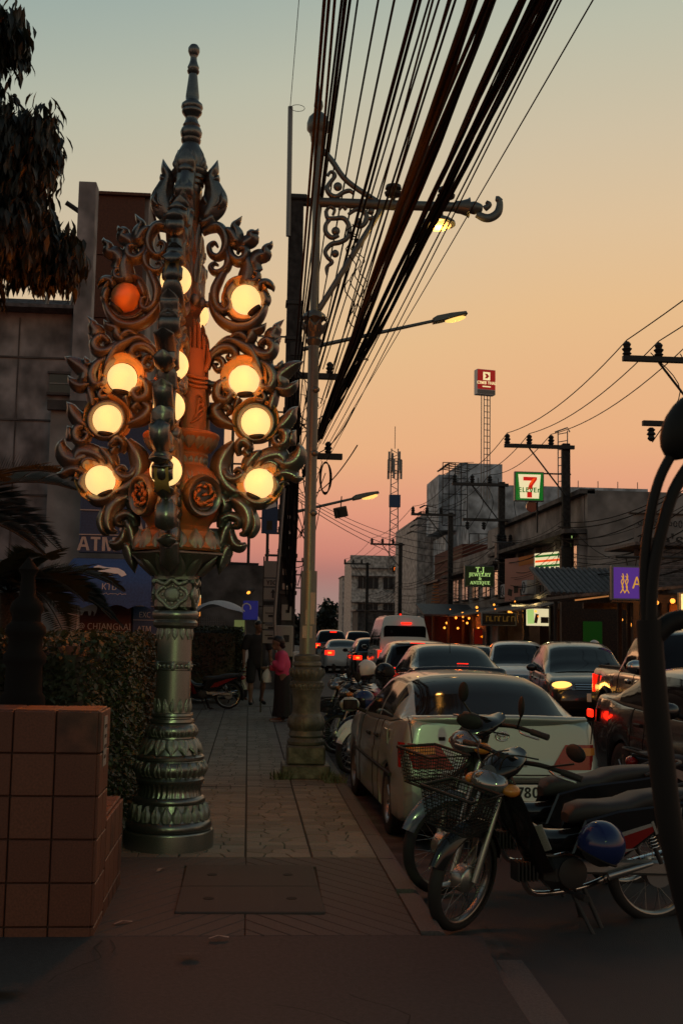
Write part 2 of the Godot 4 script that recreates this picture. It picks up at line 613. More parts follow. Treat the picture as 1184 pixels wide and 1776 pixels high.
func voronoi_tile(sd: int, size: float, gap: float) -> Array:   # irregular stones that fill one square slab
	var r := RandomNumberGenerator.new()
	r.seed = sd
	var pts := []
	for i in 3:
		for j in 3:
			pts.append(Vector2((i + 0.5 + r.randf_range(-0.3, 0.3) + (0.25 if j % 2 == 1 else -0.15)) / 3.0, (j + 0.5 + r.randf_range(-0.22, 0.22)) / 3.0) * size - Vector2.ONE * size / 2)
	var cells := []
	for i in pts.size():
		var poly := PackedVector2Array([Vector2(-size, -size) / 2, Vector2(size, -size) / 2, Vector2(size, size) / 2, Vector2(-size, size) / 2])
		for j in pts.size():
			if i == j:
				continue
			var mid: Vector2 = (pts[i] + pts[j]) / 2
			var d: Vector2 = (pts[j] - pts[i]).normalized()
			var o := d.orthogonal() * 3.0
			var cut := PackedVector2Array([mid + o, mid - o, mid - o - d * 3.0, mid + o - d * 3.0])
			var res := Geometry2D.intersect_polygons(poly, cut)
			if res.size() == 0:
				poly = PackedVector2Array()
				break
			poly = res[0]
		if poly.size() < 3:
			continue
		var shrunk := Geometry2D.offset_polygon(poly, -gap, Geometry2D.JOIN_MITER)
		if shrunk.size() > 0 and shrunk[0].size() >= 3:
			cells.append(shrunk[0])
	return cells

func ground() -> void:
	struct("ground", bx(Vector3(0, -0.45, -150), Vector3(900, 0.3, 900)), M.road)
	# the carriageway, with a slight crown
	var rows := []
	for k in 25:
		var z := 10.0 - 190.0 * pow(k / 24.0, 1.6)
		var row := []
		for i in 15:
			var x := 1.12 + (9.2 - 1.12) * i / 14.0
			var u := (x - 1.12) / 8.08
			row.append(Vector3(x, -0.14 + 0.13 * sin(PI * u), z))
		rows.append(row)
	var rd := MB.new()
	rd.grid(rows)
	struct("road", rd, M.road)
	struct("gutter", bx(Vector3(1.30, -0.137, -70), Vector3(0.34, 0.03, 135)), M.road_patch)
	var worn := MB.new()
	for k in 4:
		worn.out([Vector3(1.36, -0.112, -6.3 - k * 0.0), Vector3(1.50 , -0.112, -6.3), Vector3(1.46, -0.112, -4.8), Vector3(1.33, -0.112, -4.8)], Vector3.UP)
		break
	struct("worn_gutter_line", worn, M.kerb)
	# concrete forecourt in front
	var ap := MB.new()
	rows = []
	for k in 19:
		var z := -6.371 + 9.5 * k / 18.0
		var row := []
		for i in 15:
			var x := -8.0 + 9.3 * i / 14.0
			row.append(Vector3(x, -0.003 - 0.008 * clampf((z + 6.37) / 0.5, 0.0, 1.0) - 0.10 * smoothstep(0.55, 1.0, i / 14.0) * clampf((z + 6.36) / 0.6, 0.0, 1.0), z))
		rows.append(row)
	ap.grid(rows)
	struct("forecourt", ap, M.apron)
	struct("forecourt_edge", bx(Vector3(1.325, -0.158, -1.6), Vector3(0.08, 0.10, 9.5), 0.015), M.kerb)
	# pavement bed with the paving laid on it
	var pav := struct("pavement", bx(Vector3(-0.6, -0.165, -72), Vector3(3.14, 0.3, 131.2)), M.joint)
	var tiles := []
	for k in 4:
		var cells := voronoi_tile(50 + k, 0.472, 0.004)
		var set_ := []
		for c in cells:
			set_.append(stone_mesh(c).mesh())
		tiles.append([set_, cells])
	var mats := [M.paving_a, M.paving_b, M.paving_c]
	var far_stones := [MB.new(), MB.new(), MB.new()]
	var made := 0
	for row in 44:
		for col in 4:
			var cx := 0.737 - 0.48 * col
			var cz := -8.79 - 0.48 * row
			if cx < -0.9 and row < 2:
				continue
			var ti: int = rng.randi() % 4
			var turn: float = PI / 2 * (rng.randi() % 4)
			var x := Transform3D(Basis(Vector3.UP, turn), Vector3(cx, 0, cz))
			for s in tiles[ti][0].size():
				var mk: int = rng.randi() % 3
				if made < 290:
					var st := part("paving_stone", tiles[ti][0][s], mats[mk], pav)
					st.transform = x.translated(Vector3(0, rng.randf_range(-0.002, 0.002), 0))
					made += 1
				elif row < 36:
					var c: PackedVector2Array = tiles[ti][1][s]
					var top := []
					for p in c:
						top.append(x * Vector3(p.x, 0.001, p.y))
					far_stones[mk].out(top, Vector3.UP)
	for k in 3:
		stuff(part("paving_stones_further_off", far_stones[k], mats[k], pav))
	var beyond := part("plain_paving", bx(Vector3(-0.9, -0.004, -75), Vector3(3.5, 0.008, 98)), M.paving_b, pav)
	stuff(beyond)
	part("side_paving", bx(Vector3(-1.6, -0.006, -27), Vector3(1.3, 0.01, 28)), M.paving_b, pav)
	# the plank-like paving of the near end, in a chevron round the inspection cover
	var ang := atan2(0.8, 0.555)
	var hole_ := pv([-0.40, -8.24, 0.505, -8.21, 0.475, -6.83, -0.37, -6.86])
	for half in 2:
		var area := pv([0.023, -8.545, 0.966, -8.545, 0.966, -6.37, 0.023, -6.37] if half == 0 else [-0.92, -8.545, 0.017, -8.545, 0.017, -6.37, -0.92, -6.37])
		var d := Vector2(cos(ang) * (1 if half == 0 else -1), sin(ang))
		var o := d.orthogonal()
		for k in range(-22, 23):
			var c := Vector2(0.02, -7.45) + o * (0.118 * k)
			var strip := PackedVector2Array([c - d * 4 - o * 0.0555, c + d * 4 - o * 0.0555, c + d * 4 + o * 0.0555, c - d * 4 + o * 0.0555])
			for pc in Geometry2D.intersect_polygons(strip, area):
				for q in Geometry2D.clip_polygons(pc, hole_):
					if q.size() < 3 or absf(poly_area(q)) < 0.0015 or Geometry2D.is_polygon_clockwise(q) != Geometry2D.is_polygon_clockwise(pc):
						continue
					var mk: StandardMaterial3D = M.plank_paving
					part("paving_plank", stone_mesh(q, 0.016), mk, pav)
	# kerb, a metre a stone
	var kb := struct("kerb", bx(Vector3(1.045, -0.2, -72), Vector3(0.13, 0.2, 131)), M.kerb)
	for k in 34:
		var z := -6.42 - 0.56 - k * 1.0
		if k == 0:
			z = -6.9
		var ln := 0.985 if k > 0 else 0.93
		var pr := PackedVector2Array()
		pr.append_array(pv([-0.073, -0.14, 0.078, -0.14, 0.075, -0.035, 0.06, -0.008, 0.03, 0.004, -0.073, 0.004]))
		var m := MB.new()
		m.prism(pr, ln, Transform3D(Basis(), Vector3.ZERO))
		var o := part("kerbstone", m, M.kerb, kb)
		o.position = Vector3(1.047, 0, z)
	struct("far_kerb", bx(Vector3(9.27, -0.08, -72), Vector3(0.15, 0.2, 150), 0.02), M.kerb)
	struct("far_pavement", bx(Vector3(11.5, -0.09, -72), Vector3(4.3, 0.2, 150)), M.paving_b)
	# inspection cover: two slabs with lifting holes
	var cov := thing("inspection_cover", "two-slab concrete inspection cover with four lifting holes in the pavement", "manhole cover", Vector3(0.05, 0, -7.53))
	part("bed", bx(Vector3(0, -0.025, 0), Vector3(0.88, 0.03, 1.38)), M.joint, cov)
	for k in 2:
		var sl := part("slab", bx(Vector3(0, -0.003, -0.345 + 0.69 * k), Vector3(0.865, 0.03, 0.672), 0.005), M.cover, cov)
		for s in [-1, 1]:
			var hm := MB.new()
			hm.prism(disc(0.033, 20), 0.004, Transform3D(Basis(Vector3.RIGHT, PI / 2), Vector3(0.25 * s, 0.0125, -0.345 + 0.69 * k)))
			part("lifting_hole", hm, M.hole, sl)
	# cracks and stains in the forecourt
	for k in 7:
		var p := Vector3(rng.randf_range(-2.4, 0.9), 0, rng.randf_range(-6.2, -4.4))
		var d := Vector3(rng.randf_range(-1, 1), 0, rng.randf_range(-0.6, 0.6)).normalized()
		var cm := MB.new()
		for i in 14:
			var q := p + d * rng.randf_range(0.05, 0.12)
			var w := Vector3(-d.z, 0, d.x) * rng.randf_range(0.002, 0.005)
			var y := Vector3(0, -0.0075, 0)
			cm.out([p - w + y, q - w + y, q + w + y, p + w + y], Vector3.UP)
			p = q
			d = (d + Vector3(rng.randfn(0, 0.35), 0, rng.randfn(0, 0.35))).normalized()
		struct("forecourt_crack", cm, M.hole)
	for k in 4:
		var c := Vector3(rng.randf_range(-2.2, 0.9), -0.008, rng.randf_range(-6.1, -4.2))
		var pts := []
		for i in 18:
			var a := TAU * i / 18.0
			pts.append(c + Vector3(cos(a), 0, sin(a) * 0.6) * rng.randf_range(0.7, 1.2) * (0.05 + 0.02 * k))
		var sm := MB.new()
		sm.out(pts, Vector3.UP)
		struct("oil_stain", sm, M.road)
	# scraps lying about
	for s in [[-0.65, -6.62, 0.5], [-0.55, -8.05, 1.2], [-0.12, -6.3, 0.2]]:
		var sc := MB.new()
		sc.grid([[Vector3(-0.05, 0.0, -0.012), Vector3(0, 0.012, -0.016), Vector3(0.06, 0.004, -0.01)], [Vector3(-0.045, 0.004, 0.012), Vector3(0.0, 0.016, 0.012), Vector3(0.055, 0.002, 0.01)]])
		var o := part("dry_leaf", sc, M.paper, self)
		o.position = Vector3(s[0], 0.005, s[1])
		o.rotation.y = s[2]
		tag(o, ["pale scrap lying beside the tiled planter", "pale dry leaf at the foot of the big silver lamp", "pale scrap where pavement and forecourt meet"][[0.5, 1.2, 0.2].find(s[2])], "litter")

func poly_area(p: PackedVector2Array) -> float:
	var a := 0.0
	for i in p.size():
		a += p[i].cross(p[(i + 1) % p.size()])
	return a / 2.0

# ---------------------------------------------------------------- left side: planter, hedge, booth, stall
func leaf_quad(l: float, w: float) -> ArrayMesh:   # a folded, drooping leaf
	var m := MB.new()
	m.grid([[Vector3(0, 0, 0), Vector3(0, 0, 0), Vector3(0, 0, 0)], [Vector3(-w * 0.5, 0.02 * l, l * 0.4), Vector3(0, -0.03 * l, l * 0.4), Vector3(w * 0.5, 0.02 * l, l * 0.4)], [Vector3(-w * 0.3, -0.05 * l, l * 0.75), Vector3(0, -0.1 * l, l * 0.75), Vector3(w * 0.3, -0.05 * l, l * 0.75)], [Vector3(0, -0.25 * l, l), Vector3(0, -0.25 * l, l), Vector3(0, -0.25 * l, l)]])
	return m.mesh()

func scatter(called: String, mesh: Mesh, mat_: Material, xs: Array, parent: Node) -> MultiMeshInstance3D:
	var mm := MultiMesh.new()
	mm.transform_format = MultiMesh.TRANSFORM_3D
	mm.mesh = mesh
	mm.instance_count = xs.size()
	for i in xs.size():
		mm.set_instance_transform(i, xs[i])
	var o := MultiMeshInstance3D.new()
	o.name = called
	o.multimesh = mm
	o.material_override = mat_
	parent.add_child(o, true)
	o.set_meta("kind", "stuff")
	return o

func rand_basis(s: float) -> Basis:
	return Basis.from_euler(Vector3(rng.randf_range(-1.2, 1.2), rng.randf() * TAU, rng.randf_range(-1.2, 1.2))).scaled(Vector3.ONE * s)

func hedge(called: String, lo: Vector3, hi: Vector3, label: String, count: int, size := 0.05) -> Node3D:
	var at := Vector3((lo.x + hi.x) / 2, lo.y, (lo.z + hi.z) / 2)
	var h := thing(called, label, "hedge", at)
	var l := lo - at
	var u := hi - at
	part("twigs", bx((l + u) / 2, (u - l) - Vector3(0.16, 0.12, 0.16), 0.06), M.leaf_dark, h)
	var xs := []
	var nz := FastNoiseLite.new()
	nz.seed = 5
	nz.frequency = 1.6
	for i in count:
		var p := Vector3(rng.randf_range(l.x, u.x), rng.randf_range(l.y, u.y), rng.randf_range(l.z, u.z))
		match rng.randi() % 4:
			0: p.y = u.y - absf(rng.randfn(0, 0.035))
			1: p.x = u.x - absf(rng.randfn(0, 0.045))
			2: p.z = u.z - absf(rng.randfn(0, 0.045))
			_: p.x = u.x - absf(rng.randfn(0, 0.07))
		p += Vector3.ONE * nz.get_noise_3d(p.x + at.x, p.y, p.z + at.z) * 0.07
		xs.append(Transform3D(rand_basis(rng.randf_range(0.6, 1.3)), p))
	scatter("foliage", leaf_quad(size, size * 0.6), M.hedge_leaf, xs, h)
	return h

func planting() -> void:
	hedge("hedge", Vector3(-2.9, 0, -13.2), Vector3(-0.98, 1.56, -7.6), "clipped dark green hedge behind the tiled planter and the silver lamp", 26000)
	hedge("hedge", Vector3(-1.75, 0.25, -27.8), Vector3(-0.16, 1.72, -26.5), "small clipped bush standing behind the scooter in front of the food stall", 7000, 0.06)
	# the tree whose leaves hang in at the top left
	var tree := thing("leafy_tree", "dark broad-leaved tree hanging into the top left of the street", "tree", Vector3(-3.60, 0, -9.6))
	part("trunk", tb(curve([Vector3(0, 0, 0), Vector3(0.06, 2, 0.1), Vector3(-0.05, 4, 0), Vector3(0.1, 6.2, 0), Vector3(0, 7.8, 0)], 4), 0.15, 10), M.bark, tree)
	var xs := []
	var clumps := [[Vector3(1.62, 5.55, 0.4), 0.35], [Vector3(1.5, 5.25, 0.2), 0.33], [Vector3(1.62, 4.95, 0.2), 0.30], [Vector3(1.78, 4.78, 0.0), 0.30], [Vector3(1.95, 4.72, 0.1), 0.2], [Vector3(1.45, 4.9, 0.4), 0.4], [Vector3(1.35, 6.55, 0.2), 0.28], [Vector3(1.28, 6.05, 0.5), 0.16], [Vector3(1.0, 5.0, 0.1), 0.5],
		[Vector3(1.15, 4.45, 0.3), 0.34], [Vector3(1.1, 5.6, 0.2), 0.4], [Vector3(0.8, 6.6, 0.0), 0.5], [Vector3(0.9, 3.5, 0.4), 0.45], [Vector3(0.2, 5.6, -0.3), 0.9], [Vector3(0.0, 7.0, 0), 0.8], [Vector3(-0.9, 5.6, 0.2), 0.9], [Vector3(0.2, 4.2, 0), 0.7]]
	for c in clumps:
		var start := Vector3(0.02, c[0].y - 0.7, 0)
		part("limb", tb(curve([start, start.lerp(c[0], 0.5) + Vector3(0, 0.15, 0), c[0]], 4), [0.05, 0.045, 0.04, 0.035, 0.03, 0.025, 0.02, 0.015, 0.01], 6), M.bark, tree)
		var amount := int(3200 * pow(c[1], 1.7)) + 110
		for i in amount:
			var tip: Vector3 = c[0] + Vector3(clampf(rng.randfn(0, 0.5), -0.85, 0.85), clampf(rng.randfn(0, 0.42), -0.8, 0.8), clampf(rng.randfn(0, 0.5), -0.85, 0.85)) * c[1]
			for k in 3:
				var b := Basis(Vector3.UP, rng.randf() * TAU) * Basis(Vector3.RIGHT, rng.randf_range(0.75, 1.45))
				xs.append(Transform3D(b.scaled(Vector3.ONE * rng.randf_range(0.7, 1.25)), tip + Vector3(rng.randf_range(-0.04, 0.04), 0, rng.randf_range(-0.04, 0.04))))
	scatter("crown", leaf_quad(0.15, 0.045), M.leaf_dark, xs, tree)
	# small bird on the topmost twig
	var bird := thing("bird", "small dark bird perched on top of the left tree's leaves", "bird", Vector3(-2.02, 5.90, -9.3))
	var bm := MB.new()
	bm.ball(Vector3(0, 0.035, 0), Vector3(0.028, 0.045, 0.028), 12, Basis(Vector3.BACK, 0.5))
	bm.ball(Vector3(-0.018, 0.083, 0), Vector3(0.02, 0.02, 0.02), 10)
	bm.tube([Vector3(-0.035, 0.084, 0), Vector3(-0.055, 0.080, 0)], [0.006, 0.001], 6)
	bm.tube([Vector3(0.02, 0.015, 0), Vector3(0.075, -0.04, 0)], [0.012, 0.008], 6)
	part("body", bm, M.hair, bird)
	part("leg", tb([Vector3(0, 0, 0.008), Vector3(0, -0.04, 0.008)], 0.003, 5), M.hair, bird)
	part("leg", tb([Vector3(0, 0, -0.008), Vector3(0, -0.04, -0.008)], 0.003, 5), M.hair, bird)
	# palms at the left edge
	for k in 2:
		var at: Vector3 = [Vector3(-3.05, 0, -10.6), Vector3(-2.62, 0, -12.9)][k]
		var pl := thing("palm", ["spiky dark palm behind the hedge at the left edge", "lower spiky palm between the hedge and the blue bank booth"][k], "palm", at, 0.0)
		var hgt: float = [2.5, 2.0][k]
		part("trunk", tb([Vector3.ZERO, Vector3(0.04, hgt * 0.5, 0), Vector3(0, hgt, 0)], [0.14, 0.12, 0.10], 10), M.bark, pl)
		for f in 22:
			var a := TAU * f / 22.0 + rng.randf_range(-0.15, 0.15)
			var up := rng.randf_range(0.25, 1.2)
			var ln := rng.randf_range(1.1, 1.7) * (1.0 if k == 0 else 0.95)
			var dir := Vector3(cos(a), 0, sin(a))
			var spine := []
			for i in 9:
				var t := i / 8.0
				spine.append(Vector3(0, hgt, 0) + dir * ln * t + Vector3(0, ln * (sin(up) * t - 0.75 * t * t * cos(up * 0.6)), 0))
			var fm := MB.new()
			fm.tube(spine, [0.014, 0.013, 0.012, 0.011, 0.01, 0.009, 0.008, 0.006, 0.004], 5)
			for i in range(6, 64):
				var t := i / 64.0 * 8.0
				var p: Vector3 = spine[int(t)].lerp(spine[mini(int(t) + 1, 8)], t - int(t))
				var tan_: Vector3 = (spine[mini(int(t) + 1, 8)] - spine[int(t)]).normalized() if int(t) < 8 else dir
				var sd := tan_.cross(Vector3.UP).normalized()
				for s in [-1, 1]:
					var l := (0.42 * sin(PI * (0.12 + 0.85 * i / 64.0))) * rng.randf_range(0.85, 1.1)
					var q: Vector3 = p + (sd * s * 0.75 + tan_ * 0.6 + Vector3.UP * 0.22).normalized() * l
					var w := Vector3.UP * 0.008 + tan_ * 0.006
					var mid: Vector3 = p.lerp(q, 0.45) + Vector3.UP * 0.012
					fm.quad(p - w * 0.5, mid - w, q, mid + w)
			part("frond", fm, M.frond, pl)
	# weeds at the foot of the street-lamp plinth
	for k in 3:
		var wd := MB.new()
		var at: Vector3 = [Vector3(0.40, 0, -13.02), Vector3(0.93, 0, -12.98), Vector3(0.98, 0, -12.75)][k]
		for i in 70:
			var a := rng.randf() * TAU
			var r := rng.randf() * 0.13
			var p := Vector3(cos(a) * r, 0.0, sin(a) * r * 0.5)
			var q := p + Vector3(rng.randfn(0, 0.04), rng.randf_range(0.05, 0.13), rng.randfn(0, 0.03))
			wd.quad(p - Vector3(0.006, 0, 0), p.lerp(q, 0.6) - Vector3(0.005, 0, 0), q, p + Vector3(0.006, 0, 0))
		var o := part("weed_tuft", wd, M.hedge_leaf, self)
		o.position = at
		tag(o, ["tuft of weeds at the left foot of the street-lamp plinth", "tuft of weeds at the right foot of the street-lamp plinth", "weeds on the kerb in front of the street-lamp plinth"][k], "weeds", "weeds round the plinth")

func tile_wall(parent: Node, o: Vector3, ux: Vector3, uy: Vector3, nx: Array, ny: Array, face: Vector3) -> void:   # edges of the tiles along both ways
	var ms := [M.terracotta, M.terracotta_b, M.terracotta_c, M.terracotta_d]
	var g := 0.004
	for i in nx.size() - 1:
		for j in ny.size() - 1:
			var w: float = nx[i + 1] - nx[i] - 2 * g
			var h: float = ny[j + 1] - ny[j] - 2 * g
			if w < 0.02 or h < 0.02:
				continue
			var c: Vector3 = o + ux * (nx[i] + g + w / 2) + uy * (ny[j] + g + h / 2) + face * (0.004 + rng.randf_range(-0.001, 0.001))
			part("tile", bx(c, Vector3(w, h, 0.02), 0.004, Basis(ux, uy, face) * Basis.from_euler(Vector3(rng.randfn(0, 0.004), rng.randfn(0, 0.004), 0))), ms[rng.randi() % 4], parent)

func left_side() -> void:
	# tiled planter
	var pl := thing("tiled_planter", "orange-brown tiled planter wall at the left with a lower step behind", "planter", Vector3(-0.79, 0, -6.38))
	part("core", bx(Vector3(-1.6, 0.57, -0.20), Vector3(3.18, 1.16, 0.38)), M.grout, pl)
	part("low_core", bx(Vector3(-1.6, 0.265, -0.83), Vector3(3.18, 0.53, 0.86)), M.grout, pl)
	part("soil", bx(Vector3(-1.7, 0.57, -0.85), Vector3(2.9, 0.06, 0.84)), M.soil, pl)
	var ys := [-0.02, 0.045, 0.27, 0.495, 0.72, 0.945, 1.17]
	var xs := [-3.15, -2.925, -2.7, -2.475, -2.25, -2.025, -1.8, -1.575, -1.35, -1.125, -0.9, -0.675, -0.45, -0.225, 0.0]
	tile_wall(pl, Vector3(0, 0, 0), Vector3.RIGHT, Vector3.UP, xs, ys, Vector3.BACK)
	tile_wall(pl, Vector3(0, 0, 0.012), Vector3.FORWARD, Vector3.UP, [0.0, 0.195, 0.40], ys, Vector3.RIGHT)
	tile_wall(pl, Vector3(0, 1.16, 0.0), Vector3.RIGHT, Vector3.FORWARD, xs, [0.0, 0.195, 0.39], Vector3.UP)
	tile_wall(pl, Vector3(0, 0, -0.41), Vector3.FORWARD, Vector3.UP, [0.0, 0.225, 0.45, 0.675, 0.87], [-0.02, 0.085, 0.31, 0.535], Vector3.RIGHT)
	tile_wall(pl, Vector3(0, 0.535, -0.41), Vector3.LEFT, Vector3.FORWARD, [-0.0, 0.225], [0.0, 0.225, 0.45, 0.675, 0.87], Vector3.UP)
	var stk := part("paper_sticker", bx(Vector3(0.0165, 1.0, -0.17), Vector3(0.003, 0.27, 0.13), 0.0), M.paper, pl)
	for k in 4:
		part("print", bx(Vector3(0.019, 1.08 - k * 0.055, -0.17 + 0.008 * (k % 2)), Vector3(0.002, 0.018, 0.09 - 0.02 * (k % 2))), M.ink, stk)
	# dark post base standing on the planter
	var lp := thing("post_base", "dark turned lamp-post base standing on the tiled planter", "lamp post", Vector3(-1.325, 0.6, -7.05))
	var prof := [Vector2(0.13, 0.0), Vector2(0.13, 0.60), Vector2(0.11, 0.63), Vector2(0.105, 0.78), Vector2(0.125, 0.81), Vector2(0.125, 0.85), Vector2(0.10, 0.88), Vector2(0.10, 0.95), Vector2(0.12, 0.98), Vector2(0.115, 1.02), Vector2(0.085, 1.05), Vector2(0.085, 1.09), Vector2(0.10, 1.12), Vector2(0.09, 1.16), Vector2(0.05, 1.20), Vector2(0.04, 1.32), Vector2(0.06, 1.36), Vector2(0.0, 1.44)]
	var m := MB.new()
	m.lathe(prof, 24)
	part("shaft", m, mat("post_dark", lin(0.012, 0.011, 0.011), 0.9, 0.0, "", 1.0, 0.0, "", 0.2), lp)
	# blue bank booth
	var bk := thing("bank_booth", "blue bank booth with scalloped awning and a brown shutter behind the hedge", "bank booth", Vector3(-2.0, 0, -16.0))
	part("wall", bx(Vector3(0.22, 1.3, -0.6), Vector3(1.2, 2.6, 1.0)), M.blue_board, bk)
	var sb := part("sign_board", bx(Vector3(0.30, 3.62, -0.12), Vector3(1.32, 1.9, 0.10), 0.01), M.blue_board, bk)
	for k in 3:
		part("rail", bx(Vector3(0.30, 2.92 + k * 0.34, -0.06), Vector3(1.32, 0.012, 0.02)), M.pale_print, sb)
	write("TAL", 0.24, M.pale_print, sb, Transform3D(Basis(), Vector3(0.40, 3.10, -0.064)), 0.012, "Droid Sans", true)
	write("ATM", 0.19, M.pale_print, sb, Transform3D(Basis(), Vector3(-0.10, 2.79, -0.064)), 0.012, "Droid Sans", true)
	write("A", 0.19, M.pale_print, sb, Transform3D(Basis(), Vector3(0.40, 2.79, -0.064)), 0.012, "Droid Sans", true)
	var tall := part("tall_sign_panel", bx(Vector3(1.30, 4.15, -0.5), Vector3(0.55, 1.5, 0.14), 0.01), M.blue_board, bk)
	# awning, bulging, with a scalloped valance
	var rows := []
	for i in 9:
		var t := i / 8.0
		var row := []
		for j in 25:
			var u := j / 24.0
			var x := -0.36 + 1.02 * u
			var sc := 0.05 * absf(sin(u * PI * 4.0)) if i == 8 else 0.0
			row.append(Vector3(x + 0.14 * t * (u - 0.5) , 2.58 - 0.55 * (1.0 - cos(t * PI / 2)) - (0.14 if i == 8 else 0.0) + sc, 0.08 + 0.78 * sin(t * PI / 2)))
		rows.append(row)
	var aw := MB.new()
	aw.grid(rows)
	var awn := part("awning", aw, M.blue_awning, bk)
	for s in 2:
		var sd := []
		for r in rows:
			sd.append(r[0 if s == 0 else 24])
		sd.append(Vector3(sd[0].x, 2.03, 0.08))
		var sm := MB.new()
		sm.out(sd, Vector3(-1 if s == 0 else 1, 0, 0))
		part("awning_end", sm, M.blue_awning, awn)
	write("KTB", 0.085, M.pale_print, awn, Transform3D(Basis(Vector3.RIGHT, -0.25), Vector3(0.19, 2.17, 0.89)), 0.008)
	var wv := []
	for i in 26:
		wv.append(Vector3(-0.04 + i * 0.018, 2.08 + 0.014 * sin(i * 1.9) * (0.5 + 0.5 * sin(i * 0.7)), 0.898))
	part("script_line", tb(wv, 0.004, 5), M.pale_print, awn)
	var hp := pv([-0.22, 0.06, -0.16, 0.09, -0.05, 0.06, 0.1, 0.05, 0.18, 0.0, 0.22, -0.06, 0.16, -0.09, 0.1, -0.04, 0.02, -0.05, -0.04, -0.08, -0.1, -0.04, -0.16, 0.0])
	m = MB.new()
	m.prism(hp, 0.008, Transform3D(Basis(Vector3.RIGHT, -0.62), Vector3(0.17, 2.385, 0.70)))
	part("white_emblem", m, M.sign_white, awn)
	# brown shutter with its print
	var dr := part("shutter", bx(Vector3(0.02, 1.12, -0.05), Vector3(0.76, 1.95, 0.06), 0.008), M.door_brown, bk)
	for k in 9:
		part("slat", bx(Vector3(0.02, 0.34 + k * 0.20, -0.017), Vector3(0.74, 0.186, 0.012), 0.004), M.door_brown, dr)
	m = MB.new()
	m.prism(pv([-0.14, 0.08, -0.04, 0.10, 0.04, 0.17, 0.16, 0.18, 0.25, 0.12, 0.29, 0.02, 0.27, -0.08, 0.22, -0.17, 0.22, -0.08, 0.17, -0.03, 0.15, -0.15, 0.10, -0.15, 0.08, -0.05, 0.0, -0.06, -0.04, -0.15, -0.08, -0.15, -0.09, -0.03]), 0.006, Transform3D(Basis().scaled(Vector3(0.6, 0.6, 1)), Vector3(-0.24, 1.90, -0.004)))
	part("pale_figure", m, M.pale_print, dr)
	write("@ CHIANGRAI", 0.082, M.pale_print, dr, Transform3D(Basis(), Vector3(0.04, 1.66, -0.006)), 0.006)
	write("NIGHT BAZAAR", 0.055, M.pale_print, dr, Transform3D(Basis(), Vector3(0.10, 1.575, -0.006)), 0.006)
	var py := part("service_panel", bx(Vector3(0.62, 1.25, -0.03), Vector3(0.40, 2.0, 0.08), 0.008), M.blue_board, bk)
	for k in 3:
		write(["PAYP", "EXC", "ATM"][k], 0.07, M.pale_print, py, Transform3D(Basis(), Vector3(0.58, 2.02 - k * 0.19, 0.014)), 0.006)
		part("rail", bx(Vector3(0.62, 1.95 - k * 0.19, 0.012), Vector3(0.39, 0.008, 0.01)), M.pale_print, py)
	var post := thing("awning_post", "pinkish square post in front of the brown shutter", "post", Vector3(-2.42, 0, -15.6))
	part("shaft", bx(Vector3(0, 1.2, 0), Vector3(0.30, 2.4, 0.12), 0.01), M.plaster_old, post)
	part("edge_strip", bx(Vector3(0.165, 1.2, 0.02), Vector3(0.025, 2.4, 0.10)), M.pale_print, post)
	# food stall with a curved canopy
	var fs := thing("food_stall", "food stall with curved grey canopy beyond the small bush", "food stall", Vector3(-0.75, 0, -29.2))
	rows = []
	for i in 13:
		var t := i / 12.0 * 2.0 - 1.0
		var row := []
		for j in 7:
			var u := j / 6.0 * 2.0 - 1.0
			row.append(Vector3(t * 0.78, 2.42 - 0.34 * t * t - 0.14 * u * u - (0.05 * sin(t * 5.0) if j == 6 else 0.0), u * 0.7))
		rows.append(row)
	m = MB.new()
	m.grid(rows)
	part("canopy", m, M.canopy_grey, fs)
	m = MB.new()
	rows = []
	for i in 9:
		var row := []
		for j in 7:
			var a := PI * i / 8.0 * 0.5
			var u := j / 6.0 * 2.0 - 1.0
			row.append(Vector3(0.70 + 0.34 * sin(a), 2.16 - 0.30 * (1.0 - cos(a)) - 0.12 * u * u, 0.72 * u * (1.0 - 0.3 * sin(a))))
		rows.append(row)
	m.grid(rows)
	part("canopy_flap", m, M.steel, fs)
	for s in [[-0.7, -0.55], [-0.7, 0.55], [0.66, -0.55], [0.66, 0.55]]:
		part("pole", tb([Vector3(s[0], 0, s[1]), Vector3(s[0], 2.2, s[1])], 0.018, 6), M.steel, fs)
	part("counter", bx(Vector3(0, 0.55, 0), Vector3(1.4, 1.1, 0.9), 0.02), M.tin, fs)
	for k in 15:
		part("mesh_wire", tb([Vector3(-0.62 + k * 0.055, 1.5, 0.55), Vector3(-0.62 + k * 0.055, 1.98, 0.55)], 0.005, 4), M.steel, fs)
	for k in 8:
		part("mesh_wire", tb([Vector3(-0.64, 1.52 + k * 0.06, 0.552), Vector3(0.16, 1.52 + k * 0.06, 0.552)], 0.005, 4), M.steel, fs)
	part("lit_menu_sign", bx(Vector3(0.52, 1.78, 0.5), Vector3(0.26, 0.30, 0.02)), glow("menu_green", Color(0.5, 0.55, 0.33), 0.35), fs)
	# white notice board on legs
	var ab := thing("notice_board", "white free-standing notice board with red print beside the small bush", "sign board", Vector3(-0.13, 0, -27.1), -0.1)
	part("panel", bx(Vector3(0, 0.62, 0), Vector3(0.46, 0.62, 0.03), 0.005), M.sign_white, ab)
	for k in 3:
		part("red_print", bx(Vector3(0.05, 0.82 - k * 0.10, 0.018), Vector3(0.22 - 0.05 * k, 0.035, 0.006)), M.lens_red, ab)
	for s in [-1, 1]:
		part("leg", tb([Vector3(0.18 * s, 0.32, 0), Vector3(0.30 * s, 0.0, 0.1)], 0.014, 6), M.iron, ab)
	# the dark awning and the lit shop front behind it
	var sh := thing("shop", "dark shop front with deep black awning and two lit pillars", "shop front", Vector3(-1.5, 0, -34.0))
